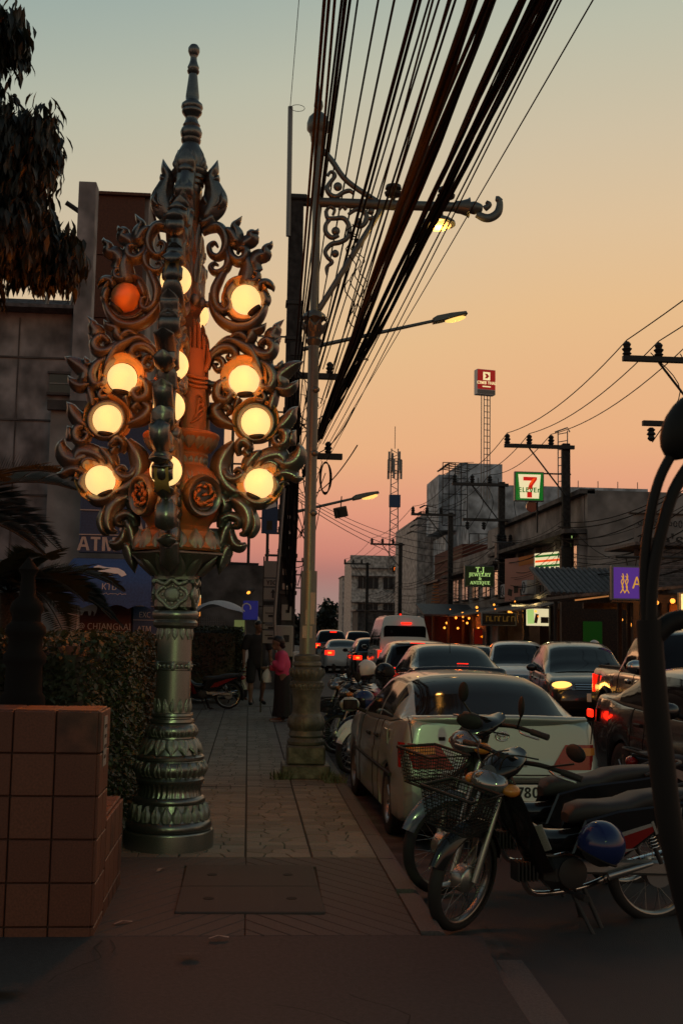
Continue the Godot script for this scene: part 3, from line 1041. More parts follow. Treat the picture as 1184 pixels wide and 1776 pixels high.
	part("back_wall", bx(Vector3(-0.2, 1.7, -1.2), Vector3(5.2, 3.6, 0.2)), M.concrete_dark, sh)
	m = MB.new()
	m.prism(pv([-2.6, 2.95, 1.5, 2.95, 1.75, 3.85, -2.6, 3.95]), 0.06, Transform3D(Basis(Vector3.RIGHT, -0.5), Vector3(0, 0.32, 1.1)))
	part("awning", m, M.dark_cloth, sh)
	part("valance", bx(Vector3(-0.4, 2.84, 0.42 - 0.5), Vector3(4.2, 0.28, 0.03)), M.dark_cloth, sh)
	for k in 2:
		var x: float = [-0.06, 0.72][k]
		var px := part("lit_pillar_lamp", bx(Vector3(x, 2.40, -0.7), Vector3(0.26 - 0.04 * k, 0.62, 0.2), 0.02), M.panel_warm, sh)
		part("capital", bx(Vector3(x, 2.68, -0.7), Vector3(0.36, 0.10, 0.28), 0.02), M.panel_cream, px)
		for j in 3:
			part("flute", bx(Vector3(x - 0.08 + j * 0.08, 2.36, -0.595), Vector3(0.018, 0.5, 0.012)), M.wood_dark, px)
	omni(Vector3(-1.2, 2.3, -34.2), Color(1.0, 0.6, 0.25), 0.12, 0.15)
	var bm2 := MB.new()
	bm2.ball(Vector3(-0.22, 2.5, -0.5), Vector3(0.2, 0.2, 0.2), 16)
	part("red_lantern_lamp", bm2, glow("lantern_red", Color(0.65, 0.14, 0.04), 0.45), sh)
	var rs := thing("round_sign", "blue lit box sign with a white ring above the walking man", "sign", Vector3(0.03, 2.17, -28.4), -0.05)
	part("lit_box", bx(Vector3(0, 0, 0), Vector3(0.36, 0.46, 0.12), 0.01), M.sign_blue, rs)
	m = MB.new()
	var ring := []
	for i in 20:
		ring.append(Vector3(-0.1 + cos(PI * 1.5 * i / 19.0 - 0.4) * 0.1, 0.06 + sin(PI * 1.5 * i / 19.0 - 0.4) * 0.1, 0.066))
	m.tube(ring, 0.018, 6)
	part("white_ring", m, M.sign_white, rs)
	part("bracket", tb([Vector3(0.2, 0.1, 0), Vector3(0.34, 0.1, 0), Vector3(0.34, -2.13, 0)], 0.025, 6), M.iron, rs)
	var sp := thing("spot_lamp", "small lit spotlight under the black awning", "lamp", Vector3(-0.03, 2.60, -28.4))
	m = MB.new()
	m.ball(Vector3.ZERO, Vector3(0.05, 0.035, 0.03), 10, Basis(Vector3.BACK, 0.5))
	part("bulb", m, M.warm_bulb, sp)
	part("shade", tb([Vector3(0.03, 0.02, -0.02), Vector3(0.14, 0.09, -0.06)], [0.06, 0.03], 10), M.iron, sp)
	# stack of direction and shop signs on a frame
	var st := thing("sign_stack", "stack of small white shop signs with arrows beside the utility pole", "signs", Vector3(0.42, 0, -24.0))
	for s in [-1, 1]:
		part("upright", bx(Vector3(0.14 * s, 1.6, 0), Vector3(0.03, 3.2, 0.03)), M.iron, st)
	var yy := 3.12
	for k in 7:
		var hh: float = [0.36, 0.17, 0.26, 0.10, 0.34, 0.12, 0.28][k]
		var bd := part("sign_plate", bx(Vector3(0, yy - hh / 2, 0.025), Vector3(0.27, hh - 0.02, 0.02), 0.003), M.paper if k != 3 else M.dark_cloth, st)
		if k == 2:
			m = MB.new()
			m.prism(pv([0.02, -0.09, 0.06, -0.09, 0.06, 0.02, 0.09, 0.02, 0.04, 0.1, -0.01, 0.02, 0.02, 0.02]), 0.006, Transform3D(Basis(), Vector3(0.02, yy - hh / 2, 0.038)))
			part("arrow", m, M.ink, bd)
		elif k == 1:
			write("YIC", 0.09, M.ink, bd, Transform3D(Basis(), Vector3(0.02, yy - hh / 2 , 0.037)), 0.004, "Droid Sans", true)
		elif k > 3:
			part("print", bx(Vector3(0.03, yy - hh / 2 - 0.03, 0.037), Vector3(0.12, 0.05, 0.004)), M.ink, bd)
			part("print", bx(Vector3(-0.01, yy - hh / 2 + 0.03, 0.037), Vector3(0.16, 0.02, 0.004)), M.ink, bd)
		yy -= hh + 0.015
	var fb := thing("banner", "small blue banner with white and green print hanging high in the wires", "banner", Vector3(0.38, 4.1, -24.5))
	part("cloth", bx(Vector3.ZERO, Vector3(0.34, 0.75, 0.03), 0.0), M.blue_board, fb)
	part("white_print", bx(Vector3(0.02, 0.22, 0.018), Vector3(0.24, 0.10, 0.006), 0.0, Basis(Vector3.BACK, 0.3)), M.sign_white, fb)
	part("green_print", bx(Vector3(0.0, -0.2, 0.018), Vector3(0.12, 0.2, 0.006)), M.hedge_leaf, fb)
	part("hanger", tb([Vector3(0, 0.38, 0), Vector3(0.2, 0.9, 0.6)], 0.008, 5), M.cable, fb)

func buildings_left() -> void:
	var b := thing("concrete_building", "stained grey concrete building with small dark window behind the palms", "building", Vector3(-5.4, 0, -20.0))
	part("wall", bx(Vector3(0, 3.55, -3.0), Vector3(5.0, 7.1, 6.0)), M.concrete, b)
	for y in [2.6, 3.9, 5.2, 6.3]:
		part("cornice", bx(Vector3(0, y, 0.012), Vector3(5.0, 0.03, 0.03)), M.concrete_dark, b)
	for x in [-1.5, 0.35, 1.3]:
		part("joint", bx(Vector3(x, 3.5, 0.008), Vector3(0.02, 7.0, 0.02)), M.concrete_dark, b)
	var w := part("window", bx(Vector3(2.05, 5.85, 0.01), Vector3(0.40, 0.36, 0.05)), M.window_far, b)
	part("frame", bx(Vector3(2.05, 6.04, 0.03), Vector3(0.46, 0.04, 0.08)), M.concrete_dark, w)
	part("sill", bx(Vector3(2.05, 5.66, 0.05), Vector3(0.46, 0.04, 0.12)), M.concrete_dark, w)
	part("louvre", bx(Vector3(2.05, 5.85, 0.04), Vector3(0.38, 0.02, 0.03)), M.steel, w)
	part("column", bx(Vector3(2.42, 5.0, 0.25), Vector3(0.30, 8.7, 0.34), 0.01), M.concrete, b)
	var rf := part("roof", bx(Vector3(0.2, 7.12, -2.6), Vector3(4.2, 0.06, 6.0)), M.tin, b)
	for k in 7:
		part("roof_sheet", tb([Vector3(-2.0, 7.2 + 0.13 * k, -0.4 - 0.34 * k), Vector3(2.2, 7.2 + 0.13 * k, -0.4 - 0.34 * k)], 0.06, 8), M.tin, rf)
	for p in [[Vector3(1.75, 7.1, 0.1), Vector3(1.85, 8.35, 0.1)], [Vector3(2.15, 7.1, 0.1), Vector3(2.3, 7.9, 0.1)], [Vector3(1.85, 8.35, 0.1), Vector3(2.35, 7.85, 0.1)], [Vector3(1.85, 8.35, 0.1), Vector3(1.15, 8.1, 0.1)]]:
		part("rail", tb(p, 0.035, 6), M.steel, b)
	var t := thing("brown_tower", "tall building clad in dark brown panels with a beige side", "building", Vector3(-2.9, 0, -23.0))
	part("wall", bx(Vector3(0, 5.2, -2), Vector3(1.3, 10.4, 4)), M.plaster_old, t)
	for k in 8:
		part("cladding_panel", bx(Vector3(-0.06, 0.7 + k * 1.3, 0.05), Vector3(1.26, 1.28, 0.06), 0.004), M.brown_panel, t)
	part("cap", bx(Vector3(0, 10.43, -1.9), Vector3(1.38, 0.06, 4.1)), M.brown_panel, t)
	part("spout", tb([Vector3(-0.65, 10.0, 0.0), Vector3(-1.0, 10.2, 0.1)], 0.05, 6), M.iron, t)
	var side := thing("beige_building", "pale beige building side just behind the silver lamp", "building", Vector3(-1.95, 0, -26.0))
	part("wall", bx(Vector3(0, 5.2, -2), Vector3(0.72, 10.6, 4)), M.plaster_old, side)
	var low := thing("low_grey_building", "low grey building behind the bank booth", "building", Vector3(-2.0, 0, -19.2))
	part("wall", bx(Vector3(-0.3, 2.6, -1), Vector3(2.2, 5.4, 1.6)), M.plaster_old, low)
	part("parapet", bx(Vector3(-0.3, 5.35, -0.17), Vector3(2.3, 0.16, 0.14)), M.concrete_dark, low)
	# scaffold frame seen against the sky right of the lamp
	var sc := thing("scaffold_frame", "black steel scaffold frame on a roof seen right of the silver lamp", "frame", Vector3(-0.62, 0, -34.0))
	for x in [0.0, 0.55, 1.1]:
		part("post", tb([Vector3(x, 3.6, 0), Vector3(x, 10.6, 0)], 0.05, 6), M.iron, sc)
	for y in [5.0, 6.6, 8.2, 9.4, 10.5]:
		part("rail", tb([Vector3(0, y, 0), Vector3(1.5, y, 0)], 0.03, 6), M.iron, sc)
	for k in 2:
		part("brace", tb([Vector3(0.55 * k, 8.2, 0), Vector3(0.55 + 0.55 * k, 9.4, 0)], 0.02, 5), M.iron, sc)
		part("brace", tb([Vector3(0.55 + 0.55 * k, 8.2 + 1.2 , 0), Vector3(0.55 * k, 10.5, 0)], 0.02, 5), M.iron, sc)
	part("roof_below", bx(Vector3(0.5, 1.8, -1.0), Vector3(2.6, 3.6, 2.0)), M.concrete_dark, sc)
	# dark row of shops further down the left side
	for k in 5:
		var z := -38.0 - k * 13.0
		var s2 := thing("shophouse", ["dark shophouse beyond the utility pole on the left", "second dark shophouse down the left side", "third dark shophouse down the left side", "fourth dark shophouse down the left side", "farthest dark shophouse on the left side"][k], "building", Vector3(-4.2, 0, z), 0.0, "shophouses along the left pavement")
		var h: float = [4.6, 6.2, 5.0, 5.6, 4.8][k]
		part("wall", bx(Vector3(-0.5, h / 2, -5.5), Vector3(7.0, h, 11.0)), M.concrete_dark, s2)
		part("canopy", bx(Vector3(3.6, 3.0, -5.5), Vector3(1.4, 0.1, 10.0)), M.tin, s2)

# ---------------------------------------------------------------- the ornate lamp
func stroke(list: Array, from: int, deep: float, ridges: float, per := 5) -> MB:   # a carved scroll in the xy plane
	var pts := []
	for i in range(from, list.size(), 3):
		pts.append(Vector3(list[i], list[i + 1], list[i + 2]))
	var c := curve(pts, per)
	var rows := []
	var sides := 16
	for i in c.size():
		var p := Vector3(c[i].x, c[i].y, 0)
		var t: Vector3 = c[mini(i + 1, c.size() - 1)] - c[maxi(i - 1, 0)]
		t.z = 0
		t = t.normalized()
		var sd := Vector3(-t.y, t.x, 0)
		var w := maxf(c[i].z, 0.0015)
		var f := float(i) / (c.size() - 1)
		var d := minf(deep, w * 1.7 + 0.014) * (0.55 + 0.45 * minf(1.0, sin(PI * clampf(f, 0.06, 0.94)) * 2.2))
		if w < 0.006:
			d = minf(d, w * 2.0)
		var row := []
		for s in sides:
			var a := TAU * s / sides
			var r := 1.0 + ridges * cos(a * 4.0)
			row.append(p + sd * cos(a) * w * (1.0 + ridges * 0.3 * cos(a * 2.0)) + Vector3(0, 0, 1) * sin(a) * d * r)
		rows.append(row)
	var m := MB.new()
	m.grid(rows, true, true, true)
	return m

func ring_leaves(called: String, parent: Node, y0: float, r0: float, y1: float, r1: float, count: int, wide: float, fat: float, mat_: Material, curl := 0.0) -> void:
	# one leaf, repeated round the shaft
	var rows := []
	for i in 7:
		var t := i / 6.0
		var w := wide * sin(PI * minf(0.97, 0.22 + 0.78 * t)) + 0.001
		var row := []
		for j in 7:
			var u := j / 6.0 * 2.0 - 1.0
			var r := lerpf(r0, r1, t) + fat * (1.0 - u * u) * (0.35 + 0.65 * sin(PI * clampf(t, 0.05, 0.9))) - fat * 0.55 * maxf(0.0, 1.0 - absf(u) * 5.0) + curl * t * t
			row.append(Vector3(w * u, lerpf(y0, y1, t), r - 0.002))
		rows.append(row)
	var m := MB.new()
	m.grid(rows)
	var me := m.mesh()
	for k in count:
		var o := part(called, me, mat_, parent)
		o.rotation.y = TAU * (k + 0.5) / count

func lip_point(a: float, s: int, fat: float) -> Vector3:   # a rim with a flared lip on either side
	var r: float = [0.124, 0.158, 0.168, 0.160, 0.168, 0.158][s] + (fat * 1.1 if s > 0 else 0.0)
	var z: float = [0.0, 0.050, 0.052, 0.0, -0.052, -0.050][s]
	return Vector3(cos(a) * r, sin(a) * r, z)

func ornate_lamp() -> void:
	var L := thing("ornate_street_lamp", "tall silver ornate lamp with scrolled arms and glowing yellow globes", "street lamp", Vector3(-0.565, 0, -9.0))
	var silver: Material = M.silver_paint
	var carved: Material = M.silver_carved
	var m := MB.new()
	var yaw := deg_to_rad(9.0)
	L.rotation.y = -yaw
	# foot
	m.lathe([Vector2(0.0, -0.03), Vector2(0.338, -0.03), Vector2(0.340, 0.112), Vector2(0.330, 0.126), Vector2(0.305, 0.128)], 48)
	part("plinth", m, M.silver_plain, L)
	m = MB.new()
	m.lathe([Vector2(0.305, 0.126), Vector2(0.318, 0.135), Vector2(0.326, 0.158), Vector2(0.318, 0.185), Vector2(0.300, 0.198), Vector2(0.292, 0.205), Vector2(0.262, 0.30), Vector2(0.258, 0.322), Vector2(0.266, 0.330), Vector2(0.272, 0.345), Vector2(0.266, 0.362), Vector2(0.252, 0.372), Vector2(0.238, 0.378)], 48)
	part("base_ring", m, silver, L)
	m = MB.new()
	m.lathe([Vector2(0.238, 0.376), Vector2(0.230, 0.40), Vector2(0.224, 0.43), Vector2(0.232, 0.46), Vector2(0.246, 0.475)], 144, Vector3.ZERO, Basis(), func(a, _y): return 0.022 * cos(a * 36.0))
	part("fluted_neck", m, silver, L)
	m = MB.new()
	m.lathe([Vector2(0.246, 0.474), Vector2(0.256, 0.485), Vector2(0.257, 0.50), Vector2(0.243, 0.515), Vector2(0.240, 0.525), Vector2(0.265, 0.545), Vector2(0.276, 0.58), Vector2(0.262, 0.615), Vector2(0.242, 0.632), Vector2(0.240, 0.640), Vector2(0.252, 0.650), Vector2(0.252, 0.668), Vector2(0.236, 0.682), Vector2(0.222, 0.686), Vector2(0.205, 0.74), Vector2(0.192, 0.795), Vector2(0.176, 0.805), Vector2(0.174, 0.815), Vector2(0.192, 0.835), Vector2(0.198, 0.862), Vector2(0.186, 0.892), Vector2(0.165, 0.905), Vector2(0.160, 0.912), Vector2(0.168, 0.925), Vector2(0.164, 0.945), Vector2(0.150, 0.952), Vector2(0.149, 0.960), Vector2(0.158, 0.972), Vector2(0.154, 0.988), Vector2(0.136, 0.995)], 48)
	part("turned_base", m, silver, L)
	ring_leaves("acanthus_leaf", L, 0.205, 0.296, 0.318, 0.262, 22, 0.043, 0.03, carved, 0.012)
	ring_leaves("acanthus_leaf", L, 0.322, 0.262, 0.212, 0.290, 22, 0.018, 0.028, carved)
	ring_leaves("scroll_leaf", L, 0.528, 0.246, 0.635, 0.246, 20, 0.044, 0.045, carved)
	ring_leaves("broad_leaf", L, 0.80, 0.190, 0.688, 0.224, 14, 0.052, 0.028, carved, 0.014)
	ring_leaves("broad_leaf", L, 0.80, 0.188, 0.70, 0.215, 14, 0.020, 0.030, carved)
	ring_leaves("bud", L, 0.818, 0.178, 0.90, 0.168, 20, 0.030, 0.036, carved)
	# shaft
	m = MB.new()
	m.lathe([Vector2(0.136, 0.99), Vector2(0.133, 1.02), Vector2(0.130, 1.62), Vector2(0.134, 1.632)], 48)
	part("shaft", m, M.silver_plain, L)
	ring_leaves("upright_leaf", L, 0.995, 0.134, 1.10, 0.131, 14, 0.026, 0.014, carved, 0.008)
	ring_leaves("upright_leaf", L, 0.995, 0.136, 1.06, 0.134, 14, 0.016, 0.016, carved, 0.010)
	ring_leaves("hanging_leaf", L, 1.632, 0.133, 1.545, 0.130, 14, 0.026, 0.014, carved, 0.006)
	m = MB.new()
	m.lathe([Vector2(0.130, 1.31), Vector2(0.139, 1.315), Vector2(0.139, 1.325), Vector2(0.134, 1.33), Vector2(0.134, 1.36), Vector2(0.139, 1.365), Vector2(0.139, 1.375), Vector2(0.130, 1.38)], 40)
	part("belt", m, silver, L)
	for k in 24:
		m = MB.new()
		var big := k % 4 == 0
		m.ball(Vector3(0, 1.345, 0.137), Vector3(0.022, 0.036, 0.016) if big else Vector3(0.012, 0.014, 0.010), 10)
		part("boss", m, carved, L).rotation.y = TAU * k / 24.0 + yaw
	m = MB.new()
	m.lathe([Vector2(0.134, 1.628), Vector2(0.150, 1.636), Vector2(0.170, 1.652), Vector2(0.173, 1.675), Vector2(0.160, 1.692), Vector2(0.158, 1.698), Vector2(0.174, 1.708), Vector2(0.182, 1.735), Vector2(0.174, 1.758), Vector2(0.158, 1.768)], 40)
	part("collar", m, silver, L)
	# square block with four shields
	part("block", bx(Vector3(0, 1.885, 0), Vector3(0.285, 0.24, 0.285), 0.03), silver, L)
	for k in 4:
		var b := Basis(Vector3.UP, PI / 2 * k)
		m = MB.new()
		m.ball(b * Vector3(0, 1.885, 0.142), Vector3(0.062, 0.062, 0.03), 18, b)
		var rim := []
		for i in 25:
			var a := TAU * i / 24.0
			var rr := 0.098 + 0.012 * cos(a * 4.0)
			rim.append(b * Vector3(cos(a) * rr * 1.08, 1.885 + sin(a) * rr * 0.95, 0.148))
		m.tube(rim, 0.016, 8, false)
		for i in 8:
			var a := TAU * i / 8.0
			m.ball(b * Vector3(cos(a) * 0.072, 1.885 + sin(a) * 0.066, 0.148), Vector3(0.015, 0.015, 0.012), 8)
		m.tube(curve([b * Vector3(-0.12, 1.99, 0.15), b * Vector3(-0.05, 1.965, 0.16), b * Vector3(0.0, 2.0, 0.165), b * Vector3(0.05, 1.965, 0.16), b * Vector3(0.12, 1.99, 0.15)], 4), 0.018, 8)
		part("shield", m, carved, L)
	# flared bracket and plate
	m = MB.new()
	var rows := []
	for i in 9:
		var t := i / 8.0
		var r := 0.155 + 0.18 * t * t
		var row := []
		for s in 33:
			var a := TAU * s / 32.0 + PI / 4
			var sq := 1.0 / maxf(absf(cos(a)), absf(sin(a)))
			row.append(Vector3(cos(a), 0, sin(a)) * r * lerpf(1.0, minf(sq, 1.25), 0.75) + Vector3(0, 2.0 + 0.19 * t, 0))
		rows.append(row)
	m.grid(rows, false, true)
	part("flared_bracket", m, carved, L)
	ring_leaves("bracket_leaf", L, 2.03, 0.19, 2.185, 0.315, 12, 0.05, 0.035, carved, 0.02)
	part("plate", bx(Vector3(0, 2.203, 0), Vector3(0.58, 0.03, 0.58), 0.008, Basis(Vector3.UP, PI / 4)), silver, L)
	m = MB.new()
	m.lathe([Vector2(0.33, 2.218), Vector2(0.345, 2.24), Vector2(0.325, 2.28), Vector2(0.300, 2.32), Vector2(0.292, 2.37), Vector2(0.25, 2.40), Vector2(0.236, 2.412), Vector2(0.25, 2.44), Vector2(0.285, 2.48), Vector2(0.315, 2.54), Vector2(0.332, 2.62), Vector2(0.330, 2.70), Vector2(0.305, 2.79), Vector2(0.265, 2.845), Vector2(0.232, 2.875), Vector2(0.212, 2.885), Vector2(0.205, 2.91), Vector2(0.202, 2.94), Vector2(0.215, 2.965), Vector2(0.206, 2.985), Vector2(0.225, 3.01), Vector2(0.245, 3.03), Vector2(0.252, 3.05), Vector2(0.275, 3.08), Vector2(0.292, 3.10), Vector2(0.300, 3.125), Vector2(0.292, 3.142), Vector2(0.270, 3.150), Vector2(0.11, 3.152)], 56)
	part("bowl", m, M.bronze_carved, L)
	ring_leaves("bowl_leaf", L, 2.86, 0.24, 2.75, 0.318, 20, 0.05, 0.02, carved, 0.006)
	ring_leaves("drum_scroll", L, 2.232, 0.335, 2.385, 0.285, 14, 0.066, 0.045, carved)
	ring_leaves("rim_leaf", L, 3.095, 0.288, 3.005, 0.232, 20, 0.042, 0.018, carved)
	ring_leaves("neck_bead", L, 2.895, 0.202, 2.955, 0.205, 26, 0.022, 0.016, carved)
	for k in 4:
		var b := Basis(Vector3.UP, PI / 4 + PI / 2 * k)
		m = MB.new()
		m.lathe([Vector2(0.0, 0.02), Vector2(0.11, 0.022), Vector2(0.128, 0.045), Vector2(0.148, 0.05), Vector2(0.160, 0.03), Vector2(0.165, 0.0), Vector2(0.155, -0.05)], 32, b * Vector3(0, 2.635, 0.315), b * Basis(Vector3.RIGHT, PI / 2 + 0.12))
		var md := part("medallion", m, M.silver_paint, L)
		for i in 13:   # the relief inside it
			var a := TAU * i / 12.0
			var rr := 0.0 if i == 12 else 0.055 + 0.02 * (i % 2)
			var q := MB.new()
			q.tube(curve([b * Vector3(cos(a) * rr - 0.02, 2.635 + sin(a) * rr, 0.342), b * Vector3(cos(a + 0.5) * (rr + 0.01), 2.635 + sin(a + 0.5) * (rr + 0.01), 0.358), b * Vector3(cos(a + 1.0) * (rr + 0.02), 2.635 + sin(a + 1.0) * (rr + 0.02), 0.345)], 4), [0.004, 0.008, 0.012, 0.014, 0.016, 0.014, 0.011, 0.008, 0.004], 6)
			part("relief_scroll", q, M.bronze_carved, md)
	# column above
	m = MB.new()
	m.lathe([Vector2(0.085, 3.15), Vector2(0.08, 3.3), Vector2(0.085, 4.05), Vector2(0.105, 4.085), Vector2(0.125, 4.13), Vector2(0.128, 4.20), Vector2(0.118, 4.27), Vector2(0.100, 4.31), Vector2(0.092, 4.36), Vector2(0.104, 4.55), Vector2(0.098, 4.80), Vector2(0.085, 4.95), Vector2(0.090, 5.12)], 36, Vector3.ZERO, Basis(), func(a, _y): return 0.03 * cos(a * 8.0))
	part("column", m, M.bronze_carved, L)
	for k in 8:
		m = MB.new()
		m.ball(Vector3(0, 4.20, 0.13), Vector3(0.035, 0.05, 0.035), 12)
		part("boss", m, carved, L).rotation.y = TAU * k / 8.0
	ring_leaves("column_leaf", L, 4.36, 0.094, 4.62, 0.10, 8, 0.035, 0.018, carved, 0.01)
	ring_leaves("column_leaf", L, 4.60, 0.10, 4.84, 0.094, 8, 0.035, 0.018, carved, 0.01)
	# praying hands round the column
	for k in 4:
		hand(L, PI / 4 + PI / 2 * k)
	# crown of the column and finial
	m = MB.new()
	m.lathe([Vector2(0.085, 5.08), Vector2(0.10, 5.12), Vector2(0.098, 5.15), Vector2(0.115, 5.165), Vector2(0.114, 5.19), Vector2(0.132, 5.205), Vector2(0.130, 5.23), Vector2(0.146, 5.25), Vector2(0.147, 5.275), Vector2(0.125, 5.29), Vector2(0.115, 5.31), Vector2(0.118, 5.36), Vector2(0.108, 5.43), Vector2(0.075, 5.49), Vector2(0.066, 5.51), Vector2(0.078, 5.53), Vector2(0.080, 5.55), Vector2(0.070, 5.56), Vector2(0.083, 5.58), Vector2(0.088, 5.61), Vector2(0.078, 5.64), Vector2(0.064, 5.65), Vector2(0.070, 5.67), Vector2(0.058, 5.69), Vector2(0.048, 5.72), Vector2(0.055, 5.74), Vector2(0.078, 5.77), Vector2(0.082, 5.785), Vector2(0.078, 5.80), Vector2(0.088, 5.82), Vector2(0.084, 5.845), Vector2(0.062, 5.865), Vector2(0.052, 5.88), Vector2(0.055, 5.91), Vector2(0.050, 5.96), Vector2(0.040, 6.05), Vector2(0.035, 6.10), Vector2(0.046, 6.115), Vector2(0.050, 6.13), Vector2(0.042, 6.14), Vector2(0.048, 6.16), Vector2(0.036, 6.19), Vector2(0.028, 6.22), Vector2(0.026, 6.25), Vector2(0.035, 6.265), Vector2(0.047, 6.295), Vector2(0.046, 6.325), Vector2(0.03, 6.35), Vector2(0.0, 6.36)], 32)
	part("finial", m, silver, L)
	ring_leaves("finial_petal", L, 5.30, 0.112, 5.45, 0.10, 8, 0.045, 0.03, carved, -0.01)
	ring_leaves("finial_petal", L, 5.295, 0.118, 5.37, 0.118, 8, 0.030, 0.03, carved)
	# the four scrolled arms; those towards and away from the street are turned a little
	var strokes := arm_strokes()
	var meshes := []
	for s in strokes:
		meshes.append([s[0], stroke(s, 1, 0.080 if s[0] == "scroll" else 0.064, {"leaf": 0.20, "flame": 0.17, "scroll": 0.06}[s[0]]).mesh()])
	var globes := [[0.476, 4.237], [0.479, 3.584], [0.580, 3.248], [0.619, 2.768]]
	var gm := MB.new()
	gm.ball(Vector3.ZERO, Vector3.ONE * 0.117, 28)
	var globe := gm.mesh()
	var cm := MB.new()
	cm.lathe([Vector2(0.0, -0.13), Vector2(0.05, -0.13), Vector2(0.062, -0.118), Vector2(0.062, -0.100), Vector2(0.050, -0.098)], 20)
	var cap := cm.mesh()
	var rgm := MB.new()
	var rr := []
	for i in 41:   # a petalled rim round each globe, open where the cap sits
		var a := -PI / 2 + 0.5 + (TAU - 1.0) * i / 40.0
		var fat := (0.018 + 0.010 * absf(sin(a * 3.0))) * sin(PI * clampf(0.06 + 0.94 * i / 40.0, 0.0, 0.97) * 0.9 + 0.2)
		var row := []
		for s in 6:
			row.append(lip_point(a, s, fat))
		rr.append(row)
	rgm.grid(rr, true, true, true)
	var ring_mesh := rgm.mesh()
	for k in 4:
		var arm := Node3D.new()
		arm.name = "arm"
		L.add_child(arm, true)
		arm.rotation.y = PI / 2 * k + (deg_to_rad(3.0) if k % 2 == 1 else 0.0) + yaw * 0.55 * (1 if k % 2 == 0 else 0)
		for s in meshes:
			part({"scroll": "scroll", "flame": "flame_tip", "leaf": "carved_leaf"}[s[0]], s[1], silver, arm)
		for g in 4:
			var dead := k == 2 and g == 0
			var at := Vector3(globes[g][0], globes[g][1], 0)
			var o := part("globe_lamp", globe, M.globe if not dead else M.globe_off, arm)
			o.position = at
			var tilt: float = [0.75, 0.1, 0.1, -0.45][g] * -1.0
			var cp := part("globe_cap", cap, M.iron, arm)
			cp.transform = Transform3D(Basis(Vector3.BACK, -tilt * 0.9), at)
			part("globe_ring", ring_mesh, M.gilded if not dead else silver, arm).transform = Transform3D(Basis(Vector3.BACK, -tilt), at)
			if not dead:
				omni(at, Color(1.0, 0.47, 0.09), 0.68, 0.115, arm)
		for y in [4.20, 3.56, 3.30, 2.62]:   # pins that hold the arm to the column
			part("pin", tb([Vector3(0.08, y, 0), Vector3(0.34 if y > 2.7 else 0.42, y - 0.02, 0)], 0.026, 10), silver, arm)

func hand(L: Node3D, a: float) -> void:
	var b := Basis(Vector3.UP, a)
	var h := Node3D.new()
	h.name = "hand"
	L.add_child(h, true)
	h.basis = b
	h.position = b * Vector3(0, 0, 0.165)
	var m := MB.new()
	var rows := []
	for p in [[3.14, 0.10, 0.055], [3.22, 0.115, 0.06], [3.36, 0.112, 0.058], [3.48, 0.098, 0.052], [3.53, 0.094, 0.05], [3.60, 0.088, 0.044], [3.68, 0.092, 0.036], [3.76, 0.094, 0.03], [3.80, 0.090, 0.026]]:
		var row := []
		for s in 24:
			var t := TAU * s / 24.0
			row.append(Vector3(cos(t) * p[1], p[0], sin(t) * p[2]))
		rows.append(row)
	m.grid(rows, true, true, true)
	part("palm", m, M.bronze_carved, h)
	for y in [3.50, 3.535, 3.57]:
		var ring := []
		for s in 25:
			var t := TAU * s / 24.0
			ring.append(Vector3(cos(t) * 0.104, y + 0.012 * cos(t * 2.0), sin(t) * 0.06))
		part("bracelet", tb(ring, 0.013, 8), M.bronze_carved, h)
	for k in 4:
		var x: float = -0.066 + 0.044 * k
		var tip: float = [3.97, 4.05, 4.02, 3.93][k]
		part("finger", tb(curve([Vector3(x, 3.76, 0), Vector3(x * 1.02, 3.86, 0.004), Vector3(x * 0.95, (tip + 3.86) / 2, 0.0), Vector3(x * 0.85, tip, -0.014)], 4), [0.022, 0.022, 0.021, 0.021, 0.021, 0.020, 0.020, 0.019, 0.018, 0.016, 0.014, 0.011, 0.004], 10), M.bronze_carved, h)
	part("thumb", tb(curve([Vector3(0.075, 3.63, 0.01), Vector3(0.108, 3.71, 0.02), Vector3(0.105, 3.80, 0.016), Vector3(0.096, 3.85, 0.008)], 4), [0.024, 0.024, 0.023, 0.022, 0.021, 0.02, 0.019, 0.017, 0.015, 0.013, 0.011, 0.008, 0.003], 10), M.bronze_carved, h)
	for k in 4:
		var s := stroke([-0.06 + 0.02 * k, 3.20 + 0.03 * k, 0.006, 0.0, 3.24 + 0.05 * k, 0.016, 0.05, 3.30 + 0.03 * k, 0.012, 0.02, 3.36 + 0.02 * k, 0.008, -0.02, 3.33 + 0.03 * k, 0.003], 0, 0.02, 0.1)
		part("sleeve_scroll", s, M.bronze_carved, h).position = Vector3(0.0, 0, 0.052)

